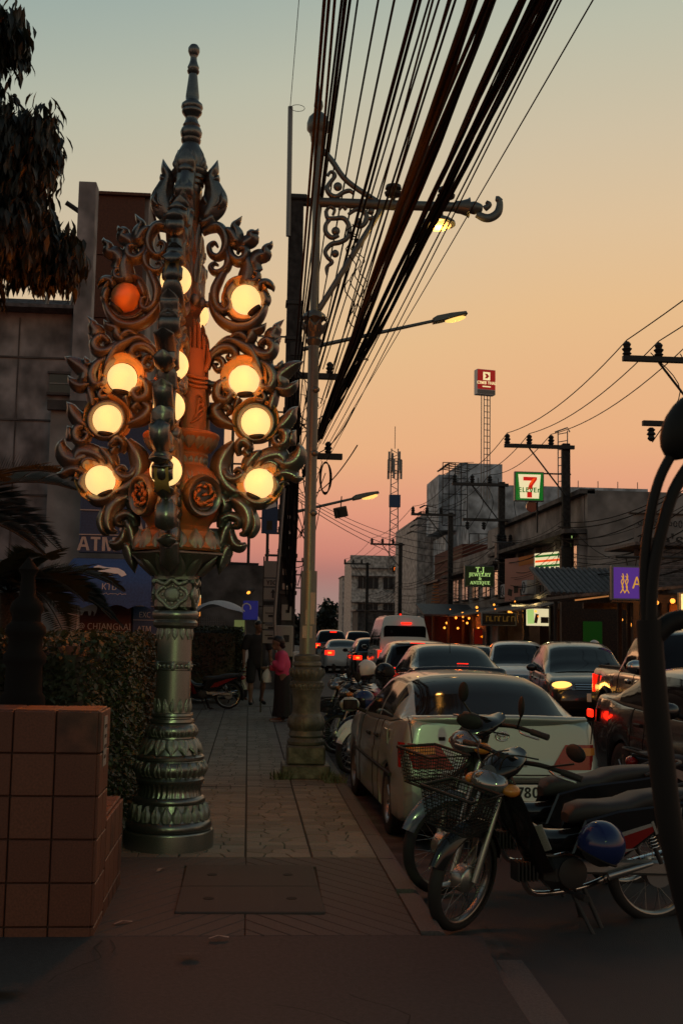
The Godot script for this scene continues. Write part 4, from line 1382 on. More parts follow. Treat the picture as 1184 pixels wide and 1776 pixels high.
# ---------------------------------------------------------------- street lights
func street_lights() -> void:
	var P := thing("street_lamp", "grey ornamental street lamp with scrolled bracket on a carved stone-like base", "street lamp", Vector3(0.675, 0, -13.3))
	part("plinth", bx(Vector3(0, 0.075, 0), Vector3(0.54, 0.15, 0.54), 0.012), M.pole_stone, P)
	part("plinth_block", bx(Vector3(0, 0.255, 0), Vector3(0.43, 0.21, 0.43), 0.02), M.pole_stone, P)
	var m := MB.new()
	m.lathe([Vector2(0.19, 0.355), Vector2(0.207, 0.37), Vector2(0.21, 0.40), Vector2(0.19, 0.425), Vector2(0.178, 0.44), Vector2(0.198, 0.465), Vector2(0.19, 0.50), Vector2(0.182, 0.52), Vector2(0.20, 0.56), Vector2(0.213, 0.61), Vector2(0.196, 0.67), Vector2(0.168, 0.70), Vector2(0.160, 0.72), Vector2(0.158, 0.82), Vector2(0.166, 0.92), Vector2(0.186, 0.985), Vector2(0.178, 1.0), Vector2(0.185, 1.03), Vector2(0.19, 1.06), Vector2(0.16, 1.08), Vector2(0.175, 1.11), Vector2(0.196, 1.16), Vector2(0.185, 1.21), Vector2(0.15, 1.235), Vector2(0.165, 1.255), Vector2(0.162, 1.285), Vector2(0.145, 1.30), Vector2(0.155, 1.325), Vector2(0.15, 1.36), Vector2(0.11, 1.375), Vector2(0.093, 1.38)], 36)
	part("turned_base", m, M.pole_stone, P)
	ring_leaves("base_leaf", P, 0.55, 0.195, 0.68, 0.185, 14, 0.05, 0.03, M.pole_stone)
	ring_leaves("base_leaf", P, 1.12, 0.178, 1.22, 0.175, 14, 0.046, 0.035, M.pole_stone, 0.01)
	ring_leaves("base_bead", P, 0.37, 0.20, 0.425, 0.19, 22, 0.028, 0.022, M.pole_stone)
	ring_leaves("base_bead", P, 0.99, 0.182, 1.065, 0.178, 18, 0.034, 0.024, M.pole_stone)
	m = MB.new()
	m.lathe([Vector2(0.094, 1.37), Vector2(0.094, 2.33), Vector2(0.068, 2.332), Vector2(0.064, 4.95), Vector2(0.062, 5.0)], 28)
	var sleeve := part("lower_shaft", m, M.pole_grey, P)
	for k in 3:
		part("pasted_notice", bx(Vector3([0.015, -0.01, 0.045][k], [1.80, 1.63, 1.98][k], 0.086), Vector3([0.10, 0.115, 0.06][k], [0.17, 0.14, 0.2][k], 0.012), 0.002), M.paper, sleeve)
	m = MB.new()
	m.lathe([Vector2(0.062, 4.98), Vector2(0.085, 5.02), Vector2(0.10, 5.05), Vector2(0.075, 5.08), Vector2(0.09, 5.12), Vector2(0.125, 5.18), Vector2(0.12, 5.22), Vector2(0.085, 5.25), Vector2(0.10, 5.28), Vector2(0.14, 5.32), Vector2(0.13, 5.36), Vector2(0.075, 5.40), Vector2(0.05, 5.41)], 28)
	part("collar", m, M.pole_grey, P)
	ring_leaves("collar_leaf", P, 5.14, 0.10, 5.27, 0.12, 8, 0.05, 0.03, M.pole_grey, 0.04)
	ring_leaves("collar_leaf", P, 5.40, 0.07, 5.29, 0.13, 8, 0.055, 0.025, M.pole_grey, 0.05)
	m = MB.new()
	m.lathe([Vector2(0.052, 5.40), Vector2(0.048, 7.40), Vector2(0.06, 7.42), Vector2(0.062, 7.46), Vector2(0.085, 7.50), Vector2(0.09, 7.56), Vector2(0.10, 7.58), Vector2(0.10, 7.60), Vector2(0.135, 7.64), Vector2(0.135, 7.72), Vector2(0.115, 7.79), Vector2(0.06, 7.85), Vector2(0.03, 7.87), Vector2(0.045, 7.90), Vector2(0.057, 7.94), Vector2(0.05, 7.99), Vector2(0.02, 8.06), Vector2(0.008, 8.18), Vector2(0.0, 8.24)], 24)
	part("upper_shaft", m, M.pole_grey, P)
	part("cross_arm", tb([Vector3(0, 6.74, 0), Vector3(1.72, 6.76, 0)], 0.058, 14), M.pole_grey, P)
	m = MB.new()
	m.lathe([Vector2(0.058, 0.0), Vector2(0.075, 0.03), Vector2(0.08, 0.08), Vector2(0.105, 0.16), Vector2(0.125, 0.18), Vector2(0.07, 0.19), Vector2(0.08, 0.25), Vector2(0.055, 0.32), Vector2(0.04, 0.34)], 20, Vector3(1.66, 6.76, 0), Basis(Vector3.BACK, -PI / 2))
	part("arm_finial", m, M.pole_grey, P)
	part("brace", tb([Vector3(0.77, 6.68, 0), Vector3(0.05, 5.42, 0)], 0.036, 10), M.pole_grey, P)
	part("curved_brace", tb(curve([Vector3(0.03, 7.42, 0), Vector3(0.17, 7.27, 0), Vector3(0.36, 7.02, 0), Vector3(0.73, 6.78, 0)], 5), 0.034, 10), M.pole_grey, P)
	for s in bracket_strokes():
		part("scroll", stroke(s, 0, 0.035, 0.0), M.pole_grey, P)
	for c in [[0.250, 6.945, 0.055], [0.235, 6.394, 0.053], [0.233, 6.117, 0.048], [0.509, 6.527, 0.04], [0.653, 6.655, 0.04]]:
		m = MB.new()
		m.ball(Vector3(c[0], c[1], 0), Vector3(c[2], c[2], 0.045), 14)
		part("scroll_boss", m, M.pole_grey, P)
	m = MB.new()
	m.lathe([Vector2(0.16, -0.03), Vector2(0.205, -0.02), Vector2(0.20, 0.01), Vector2(0.14, 0.05), Vector2(0.06, 0.075), Vector2(0.05, 0.16), Vector2(0.0, 0.16)], 24, Vector3(1.47, 6.55, 0))
	part("lamp_housing", m, M.pole_grey, P)
	m = MB.new()
	m.lathe([Vector2(0.0, -0.075), Vector2(0.10, -0.068), Vector2(0.145, -0.045), Vector2(0.155, -0.028)], 20, Vector3(1.47, 6.55, 0))
	part("lamp_glass", m, M.street_glow, P)
	omni(Vector3(1.47, 6.41, 0), Color(1.0, 0.74, 0.38), 0.5, 0.075, P)
	for x in [0.92, 1.56]:
		m = MB.new()
		m.lathe([Vector2(0.02, 0.0), Vector2(0.03, 0.05), Vector2(0.10, 0.07), Vector2(0.11, 0.10), Vector2(0.06, 0.12), Vector2(0.10, 0.15), Vector2(0.09, 0.19), Vector2(0.03, 0.21), Vector2(0, 0.22)], 16, Vector3(x, 6.80, 0))
		part("insulator", m, M.iron, P)
	for y in [3.0, 4.45, 3.7]:
		m = MB.new()
		m.ball(Vector3(0.035, y, 0.06), Vector3(0.045, 0.04, 0.04), 12)
		part("fixing_boss", m, M.pole_grey, P)
	# plain arms further down
	for k in 2:
		var at: Vector3 = [Vector3(0.80, 0, -22.5), Vector3(0.80, 0, -30.0)][k]
		var hgt: float = [7.22, 4.70][k]
		var tipx: float = [3.62, 2.46][k]
		var tipy: float = [8.16, 5.34][k]
		var Q := thing("arm_street_light", ["grey arm street light with lit head reaching over the parked bikes", "smaller lit arm street light beyond the first with a loudspeaker under it"][k], "street light", at, 0.0, "plain arm street lights")
		var root := Vector3(0, hgt, 0)
		var tip := Vector3(tipx, tipy, 0)
		var neck := root.lerp(tip, 0.78)
		part("arm", tb([root, neck], [0.045, 0.032], 10), M.pole_grey, Q)
		part("clamp", bx(root, Vector3(0.26, 0.3, 0.34), 0.02), M.iron, Q)
		var d := (tip - root).normalized()
		var bb := Basis(d, Vector3.BACK.cross(d).normalized(), Vector3.BACK)
		m = MB.new()
		m.prism(pv([-0.10, -0.05, 0.08, -0.055, 0.62, -0.02, 0.60, 0.04, 0.30, 0.07, 0.0, 0.075, -0.10, 0.04]), 0.22, Transform3D(bb, neck), 0.02)
		part("head", m, M.pole_grey, Q)
		m = MB.new()
		m.ball(bb * Vector3(0.36, -0.06, 0) + neck, Vector3(0.22, 0.055, 0.09), 14, bb)
		part("lamp_glass", m, M.street_glow, Q)
		omni(bb * Vector3(0.36, -0.09, 0) + neck, Color(1.0, 0.72, 0.36), 0.25, 0.08, Q)
		if k == 1:
			part("post", tb([Vector3(0, 0, 0), Vector3(0, 6.2, 0)], 0.09, 10), M.utility, Q)
	var sp := thing("loudspeaker", "black box loudspeaker hanging below the farther arm street light", "loudspeaker", Vector3(2.31, 4.80, -29.9), 0.4)
	part("box", bx(Vector3.ZERO, Vector3(0.30, 0.28, 0.24), 0.02, Basis(Vector3.BACK, 0.25)), M.iron, sp)
	part("horn", bx(Vector3(0.0, -0.02, 0.13), Vector3(0.24, 0.22, 0.03), 0.01, Basis(Vector3.BACK, 0.25)), M.black_plastic, sp)
	part("hanger", tb([Vector3(0, 0.12, 0), Vector3(0.02, 0.42, 0)], 0.015, 6), M.iron, sp)
	# the lamp behind the viewer whose light falls on the near things and shines back from the rear window
	var B := thing("flood_lamp", "greenish flood lamp on a tall pole behind the viewer", "street light", Vector3(1.6, 0, 4.6))
	part("post", tb([Vector3(0, -0.14, 0), Vector3(0, 5.6, 0)], [0.08, 0.06], 12), M.pole_grey, B)
	part("arm", tb([Vector3(0, 5.5, 0), Vector3(-0.6, 5.5, 0)], 0.035, 8), M.pole_grey, B)
	var aim := Vector3(0.75, 0.6, -12.5) - (B.position + Vector3(-0.7, 5.45, 0.0))
	var ab := Basis.looking_at(aim)
	part("lamp_housing", bx(Vector3(-0.7, 5.45, 0.0) + ab * Vector3(0, 0, 0.08), Vector3(0.36, 0.30, 0.16), 0.03, ab), M.iron, B)
	part("lamp_glass", bx(Vector3(-0.7, 5.45, 0.0) + ab * Vector3(0, 0, -0.01), Vector3(0.30, 0.24, 0.02), 0.0, ab), glow("flood_glow", Color(0.95, 1.0, 0.72), 14.0), B)
	var sl := SpotLight3D.new()
	sl.name = "lamp_light"
	sl.light_color = Color(0.82, 1.0, 0.62)
	sl.light_energy = 34.0
	sl.light_size = 0.12
	sl.spot_angle = 11.0
	sl.spot_angle_attenuation = 1.0
	sl.spot_range = 60.0
	sl.spot_attenuation = 2.0
	sl.shadow_enabled = true
	B.add_child(sl, true)
	sl.position = Vector3(-0.7, 5.45, 0.0) + ab * Vector3(0, 0, -0.06)
	sl.basis = ab

func arm_strokes() -> Array:   # kind, then reach, height and half-width along each carved stroke
	return [
		["scroll", .116, 4.776, .028, .178, 4.815, .039, .241, 4.824, .042, .287, 4.776, .042, .308, 4.7, .039, .292, 4.62, .036, .244, 4.577, .031, .19, 4.601, .026, .174, 4.662, .023, .214, 4.696, .018, .242, 4.662, .009],
		["scroll", .306, 4.629, .034, .33, 4.568, .036, .319, 4.497, .034, .271, 4.454, .031, .217, 4.454, .026, .189, 4.492, .023, .215, 4.525, .018, .251, 4.511, .009],
		["scroll", .319, 4.511, .028, .264, 4.397, .036, .227, 4.294, .039, .239, 4.186, .036, .295, 4.134, .034, .339, 4.157, .028, .346, 4.214, .023, .305, 4.237, .018, .288, 4.204, .009],
		["scroll", .191, 4.284, .012, .213, 4.162, .028, .288, 4.059, .042, .402, 4.003, .047, .51, 4.017, .045, .58, 4.078, .039, .627, 4.167, .028, .633, 4.242, .012],
		["scroll", .322, 4.125, .009, .4, 4.068, .018, .486, 4.059, .02, .557, 4.101, .018, .604, 4.167, .009],
		["flame", .324, 4.757, .039, .38, 4.7, .061, .396, 4.772, .047, .367, 4.834, .031, .397, 4.872, .023, .427, 4.924, .002],
		["scroll", .278, 4.805, .023, .341, 4.776, .045, .384, 4.71, .05, .385, 4.672, .023],
		["scroll", .327, 4.677, .023, .352, 4.587, .036, .407, 4.544, .042, .461, 4.572, .042, .467, 4.639, .034, .417, 4.653, .023, .401, 4.61, .012],
		["flame", .427, 4.634, .028, .466, 4.696, .055, .514, 4.729, .055, .504, 4.772, .039, .544, 4.786, .023, .56, 4.824, .002],
		["flame", .559, 4.464, .05, .529, 4.534, .061, .564, 4.587, .061, .622, 4.601, .05, .624, 4.653, .034, .659, 4.686, .023, .672, 4.724, .002],
		["leaf", .469, 4.587, .05, .494, 4.497, .066, .479, 4.407, .072, .468, 4.35, .045],
		["scroll", .47, 4.43, .023, .498, 4.379, .031, .552, 4.388, .031, .568, 4.44, .026, .527, 4.459, .02, .515, 4.426, .012],
		["flame", .577, 4.298, .028, .585, 4.355, .039, .638, 4.374, .036, .684, 4.341, .023, .694, 4.303, .002],
		["leaf", .613, 4.303, .034, .638, 4.233, .039, .617, 4.172, .018],
		["leaf", .39, 4.388, .009, .356, 4.327, .039, .331, 4.266, .034, .341, 4.228, .012],
		["scroll", .188, 3.668, .023, .2, 3.714, .028, .225, 3.779, .039, .291, 3.835, .045, .372, 3.835, .039, .409, 3.788, .034, .379, 3.747, .026, .343, 3.765, .018, .355, 3.793, .009],
		["scroll", .244, 3.761, .023, .299, 3.742, .028, .314, 3.686, .026, .27, 3.658, .023, .241, 3.7, .018, .277, 3.714, .009],
		["leaf", .22, 3.807, .018, .343, 3.9, .039, .456, 3.868, .05, .539, 3.812, .055, .587, 3.714, .045, .627, 3.607, .018],
		["leaf", .352, 3.91, .015, .44, 3.952, .039, .514, 3.891, .023],
		["flame", .47, 3.854, .034, .522, 3.928, .05, .538, 3.975, .045, .601, 3.998, .034, .644, 4.054, .002],
		["flame", .712, 3.882, .05, .692, 3.942, .066, .722, 3.994, .045, .73, 4.026, .028, .782, 4.082, .002],
		["scroll", .524, 3.858, .034, .594, 3.793, .05, .675, 3.793, .05, .704, 3.863, .045, .649, 3.91, .034, .6, 3.872, .026, .633, 3.849, .015],
		["flame", .7, 3.849, .034, .73, 3.905, .028, .765, 3.933, .002],
		["scroll", .596, 3.742, .028, .679, 3.682, .045, .713, 3.598, .05, .679, 3.519, .045, .625, 3.543, .028, .628, 3.584, .018, .651, 3.566, .009],
		["flame", .751, 3.538, .045, .768, 3.566, .061, .757, 3.621, .072, .818, 3.672, .061, .884, 3.714, .039, .942, 3.747, .002],
		["flame", .706, 3.682, .023, .751, 3.682, .034, .767, 3.714, .028, .78, 3.756, .002],
		["flame", .724, 3.529, .028, .801, 3.506, .05, .863, 3.538, .039, .906, 3.598, .002],
		["scroll", .339, 3.598, .018, .278, 3.533, .039, .277, 3.441, .045, .345, 3.413, .042, .379, 3.473, .034, .334, 3.496, .026, .321, 3.455, .015],
		["leaf", .314, 3.395, .028, .253, 3.34, .055, .296, 3.271, .061, .379, 3.225, .039, .438, 3.197, .012],
		["leaf", .333, 3.381, .039, .375, 3.344, .034, .345, 3.289, .004],
		["leaf", .444, 3.436, .028, .423, 3.372, .026, .412, 3.312, .002],
		["scroll", .603, 3.501, .023, .645, 3.455, .028, .633, 3.413, .028, .583, 3.427, .023, .587, 3.455, .012],
		["leaf", .734, 3.501, .034, .701, 3.395, .045, .699, 3.335, .018],
		["leaf", .561, 3.103, .026, .483, 3.144, .026, .443, 3.223, .026, .455, 3.31, .026, .515, 3.371, .026, .6, 3.383, .026, .678, 3.342, .026, .718, 3.263, .026, .706, 3.176, .026, .646, 3.115, .026, .561, 3.103, .026],
		["scroll", .735, 3.197, .028, .812, 3.17, .045, .815, 3.092, .045, .762, 3.064, .036, .724, 3.119, .028, .759, 3.147, .02, .778, 3.115, .012],
		["flame", .736, 3.179, .028, .792, 3.229, .061, .844, 3.289, .055, .87, 3.344, .034, .909, 3.386, .002],
		["flame", .856, 3.078, .039, .867, 3.151, .034, .897, 3.197, .002],
		["leaf", .415, 3.087, .028, .337, 2.978, .072, .309, 2.873, .077, .349, 2.768, .077, .418, 2.705, .066, .496, 2.682, .018],
		["scroll", .459, 2.987, .023, .443, 3.055, .036, .486, 3.096, .039, .537, 3.051, .034, .52, 3.023, .023, .493, 3.041, .012],
		["leaf", .498, 3.032, .039, .531, 2.978, .028, .519, 2.941, .004],
		["scroll", .326, 2.905, .028, .365, 2.809, .045, .434, 2.791, .045, .491, 2.836, .036, .453, 2.873, .026, .418, 2.845, .015],
		["leaf", .508, 2.85, .034, .541, 2.932, .061, .602, 3, .034, .633, 3.032, .004],
		["leaf", .57, 2.886, .034, .648, 2.964, .066, .769, 2.991, .072, .807, 2.936, .039, .776, 2.905, .012],
		["leaf", .624, 2.895, .023, .703, 2.932, .039, .754, 2.9, .034, .742, 2.845, .009],
		["flame", .715, 2.978, .05, .816, 2.918, .077, .896, 2.95, .072, .93, 3.023, .05, .918, 3.096, .002],
		["flame", .743, 2.814, .034, .805, 2.85, .055, .873, 2.836, .045, .914, 2.809, .034, .968, 2.818, .002],
		["leaf", .734, 2.823, .028, .768, 2.741, .045, .726, 2.668, .018],
		["flame", .768, 2.75, .034, .803, 2.777, .028, .853, 2.764, .002],
		["leaf", .487, 2.677, .028, .565, 2.619, .045, .647, 2.609, .045, .722, 2.65, .015],
		["leaf", .394, 2.641, .039, .471, 2.605, .066, .527, 2.542, .072, .544, 2.451, .066, .519, 2.379, .034, .475, 2.366, .012],
		["leaf", .567, 2.569, .023, .598, 2.451, .039, .574, 2.366, .028, .534, 2.343, .004],
		["scroll", .325, 2.415, .028, .336, 2.474, .039, .398, 2.506, .042, .462, 2.478, .036, .468, 2.433, .028, .432, 2.424, .02, .436, 2.451, .012],
		["leaf", .4, 2.456, .039, .362, 2.384, .055, .342, 2.303, .05, .331, 2.24, .012],
		["leaf", .406, 2.397, .028, .428, 2.303, .045, .483, 2.267, .045, .531, 2.294, .015],
		["flame", .406, 2.276, .039, .38, 2.245, .055, .359, 2.191, .055, .343, 2.133, .042, .324, 2.048, .002],
		["leaf", .302, 2.691, .018, .34, 2.637, .045, .36, 2.573, .05, .33, 2.515, .018],
		["leaf", .278, 2.614, .018, .341, 2.605, .034, .412, 2.632, .023],
		["flame", .095, 4.872, .039, .139, 4.9, .072, .182, 4.977, .104, .206, 5.058, .099, .19, 5.149, .069, .17, 5.226, .047, .199, 5.298, .034, .219, 5.385, .002],
		["flame", .228, 4.958, .034, .275, 5.025, .034, .264, 5.082, .023, .276, 5.13, .002],
		["flame", .146, 4.986, .034, .126, 5.053, .026, .133, 5.101, .002],
		["flame", .175, 5.188, .023, .219, 5.217, .023, .232, 5.26, .002],
		["scroll", .121, 4.92, .026, .165, 4.958, .031, .226, 4.996, .031, .238, 5.063, .028, .2, 5.106, .026, .165, 5.082, .02, .184, 5.044, .015, .206, 5.058, .009],
		["leaf", .087, 4.843, .034, .15, 4.862, .061, .193, 4.91, .034],
	]

func bracket_strokes() -> Array:
	return [
		[.125, 7.074, .02, .166, 7.126, .02, .215, 7.079, .023, .161, 6.997, .027, .121, 6.916, .03, .164, 6.84, .03, .241, 6.822, .03, .316, 6.876, .027, .392, 6.901, .027, .441, 6.867, .02],
		[.113, 6.637, .02, .16, 6.689, .02, .216, 6.656, .02, .197, 6.591, .017],
		[.113, 6.637, .023, .135, 6.553, .027, .218, 6.549, .027, .329, 6.555, .03, .393, 6.458, .03, .381, 6.329, .03, .292, 6.261, .03, .183, 6.228, .03, .115, 6.14, .027, .144, 6.064, .023, .2, 6.009, .023, .133, 5.943, .02, .141, 5.852, .013],
		[.163, 6.533, .023, .116, 6.466, .027, .118, 6.374, .03, .188, 6.313, .03, .27, 6.345, .027],
		[.383, 6.607, .02, .486, 6.676, .027, .584, 6.638, .03, .599, 6.539, .03, .531, 6.464, .027, .454, 6.496, .02],
		[.354, 6.663, .02, .312, 6.704, .02, .271, 6.659, .017],
		[.606, 6.568, .023, .689, 6.579, .023, .75, 6.653, .02, .785, 6.669, .013],
		[1.934, 6.687, .047, 2.032, 6.642, .053, 2.117, 6.653, .053, 2.195, 6.721, .05, 2.216, 6.838, .04, 2.187, 6.894, .033, 2.244, 6.868, .017],
		[2.032, 6.757, .04, 2.088, 6.81, .033, 2.046, 6.844, .02],
	]

# ---------------------------------------------------------------- cars.  Local axes: rear at z = 0, front towards -z, wheels on y = 0
var tyre_mesh: ArrayMesh
var rim_mesh: ArrayMesh

func prof(list: Array, s: float, col: int) -> float:   # smooth interpolation in a table of rows
	if s <= list[0][0]:
		return list[0][col]
	for i in list.size() - 1:
		if s <= list[i + 1][0]:
			var t: float = (s - list[i][0]) / (list[i + 1][0] - list[i][0])
			var a: float = list[maxi(i - 1, 0)][col]
			var b: float = list[i][col]
			var c: float = list[i + 1][col]
			var d: float = list[mini(i + 2, list.size() - 1)][col]
			var m0 := (c - a) * 0.35
			var m1 := (d - b) * 0.35
			var t2 := t * t
			return (2 * t2 * t - 3 * t2 + 1) * b + (t2 * t - 2 * t2 + t) * m0 + (-2 * t2 * t + 3 * t2) * c + (t2 * t - t2) * m1
	return list[list.size() - 1][col]

func fascia(C: Dictionary, y: float, front: bool) -> float:   # how far the end face stands back at that height
	var tbl: Array = C.face_f if front else C.face_r
	var o := 0.0
	for i in tbl.size() - 1:
		if y <= tbl[i + 1][0] or i == tbl.size() - 2:
			o = lerpf(tbl[i][1], tbl[i + 1][1], clampf((y - tbl[i][0]) / (tbl[i + 1][0] - tbl[i][0]), 0.0, 1.0))
			break
	return o

func side_ring(C: Dictionary, s: float) -> Array:   # half section from the sill up to the middle of the top: Vector2(x, y)
	var sill: float = C.sill
	var yb := sill
	for ax in [C.axle_r, C.axle_f]:
		var dx: float = absf(s - ax)
		if dx < C.arch:
			yb = maxf(yb, C.wheel + sqrt(C.arch * C.arch - dx * dx) - 0.02)
	if s < 0.35:
		yb = maxf(yb, sill + 0.06 * (1.0 - s / 0.35))
	var yt := prof(C.top, s, 1)
	var hw: float = prof(C.top, s, 2) * C.W * 0.5
	yb = minf(yb, yt - 0.16)
	var h := yt - yb
	var cr: float = C.get("crown", 0.03)
	var waist: float = C.get("waist", 0.62)
	return [Vector2(hw * 0.95, yb), Vector2(hw * 0.985, yb + 0.03), Vector2(hw * 0.998, yb + h * 0.25), Vector2(hw, yb + h * waist - 0.02), Vector2(hw * 0.985, yb + h * waist + 0.02), Vector2(hw * 0.975, yb + h * 0.8), Vector2(hw * 0.945, yt - 0.05), Vector2(hw * 0.915, yt - 0.016), Vector2(hw * 0.86, yt), Vector2(hw * 0.45, yt + cr * 0.75), Vector2(0, yt + cr)]

func body_pt(C: Dictionary, s: float, p: Vector2, sx: float) -> Vector3:
	var z := s
	var L: float = C.L
	if s < 0.30:
		z += fascia(C, p.y, false) * pow(1.0 - s / 0.30, 1.5)
	if s > L - 0.4:
		z -= fascia(C, p.y, true) * pow(1.0 - (L - s) / 0.4, 1.5)
	return Vector3(p.x * sx, p.y, -z)

func stations(C: Dictionary) -> Array:
	var o := []
	var L: float = C.L
	for s in [0.0, 0.02, 0.06, 0.12, 0.2, 0.3, L - 0.4, L - 0.3, L - 0.2, L - 0.1, L - 0.04, L]:
		o.append(s)
	for ax in [C.axle_r, C.axle_f]:
		for k in 13:
			o.append(ax - cos(PI * k / 12.0) * C.arch)
		o.append(ax - C.arch - 0.004)
		o.append(ax + C.arch + 0.004)
	var s2 := 0.3
	while s2 < L - 0.4:
		o.append(s2)
		s2 += 0.16
	o.sort()
	return o

func wheels_ready() -> void:
	if tyre_mesh:
		return
	var m := MB.new()
	var b := Basis(Vector3.BACK, PI / 2)
	m.lathe([Vector2(0.68, -0.30), Vector2(0.92, -0.31), Vector2(0.985, -0.26), Vector2(1.0, -0.18), Vector2(1.0, 0.18), Vector2(0.985, 0.26), Vector2(0.92, 0.31), Vector2(0.68, 0.30)], 36, Vector3.ZERO, b)
	tyre_mesh = m.mesh()
	m = MB.new()
	for sg in [-1.0, 1.0]:
		m.lathe([Vector2(0.0, 0.20 * sg), Vector2(0.14, 0.21 * sg), Vector2(0.17, 0.17 * sg), Vector2(0.55, 0.10 * sg), Vector2(0.60, 0.22 * sg), Vector2(0.68, 0.29 * sg), Vector2(0.70, 0.29 * sg)], 30, Vector3.ZERO, b)
		for k in 7:
			var a := TAU * k / 7.0
			m.box(b * Vector3(cos(a) * 0.36, 0.18 * sg, sin(a) * 0.36), Vector3(0.10, 0.08, 0.44), b * Basis(Vector3.UP, -a + PI / 2), 0.02)
	rim_mesh = m.mesh()

func patch(C: Dictionary, parent: Node, called: String, xs: Array, ys: Array, front: bool, mat_: Material, slant := 0.0, lift := 0.008) -> MeshInstance3D:   # a plate lying on the end face
	var rows := []
	var L: float = C.L
	var hw: float = C.W * 0.5
	for j in 5:
		var y := lerpf(ys[0], ys[1], j / 4.0)
		var row := []
		for i in 9:
			var x := lerpf(xs[0] + slant * (j / 4.0), xs[1], i / 8.0)
			var e := clampf((absf(x) - hw * 0.80) / (hw * 0.20), 0.0, 1.3)
			var z := fascia(C, y, front) + 0.22 * e * e * e - lift - 0.0105
			row.append(Vector3(x, y, -(L - z)) if front else Vector3(x, y, -z))
		rows.append(row)
	var m := MB.new()
	m.grid(rows)
	# a skirt, so that the plate has thickness
	var edge := []
	for r in rows:
		edge.append(r[0])
	for i in 8:
		edge.append(rows[4][i + 1])
	for j in 4:
		edge.append(rows[3 - j][8])
	for i in 8:
		edge.append(rows[0][7 - i])
	var inw := Vector3(0, 0, (lift + 0.03) * (1 if front else -1))
	for i in edge.size() - 1:
		m.quad(edge[i], edge[i + 1], edge[i + 1] + inw, edge[i] + inw)
	return part(called, m, mat_, parent)

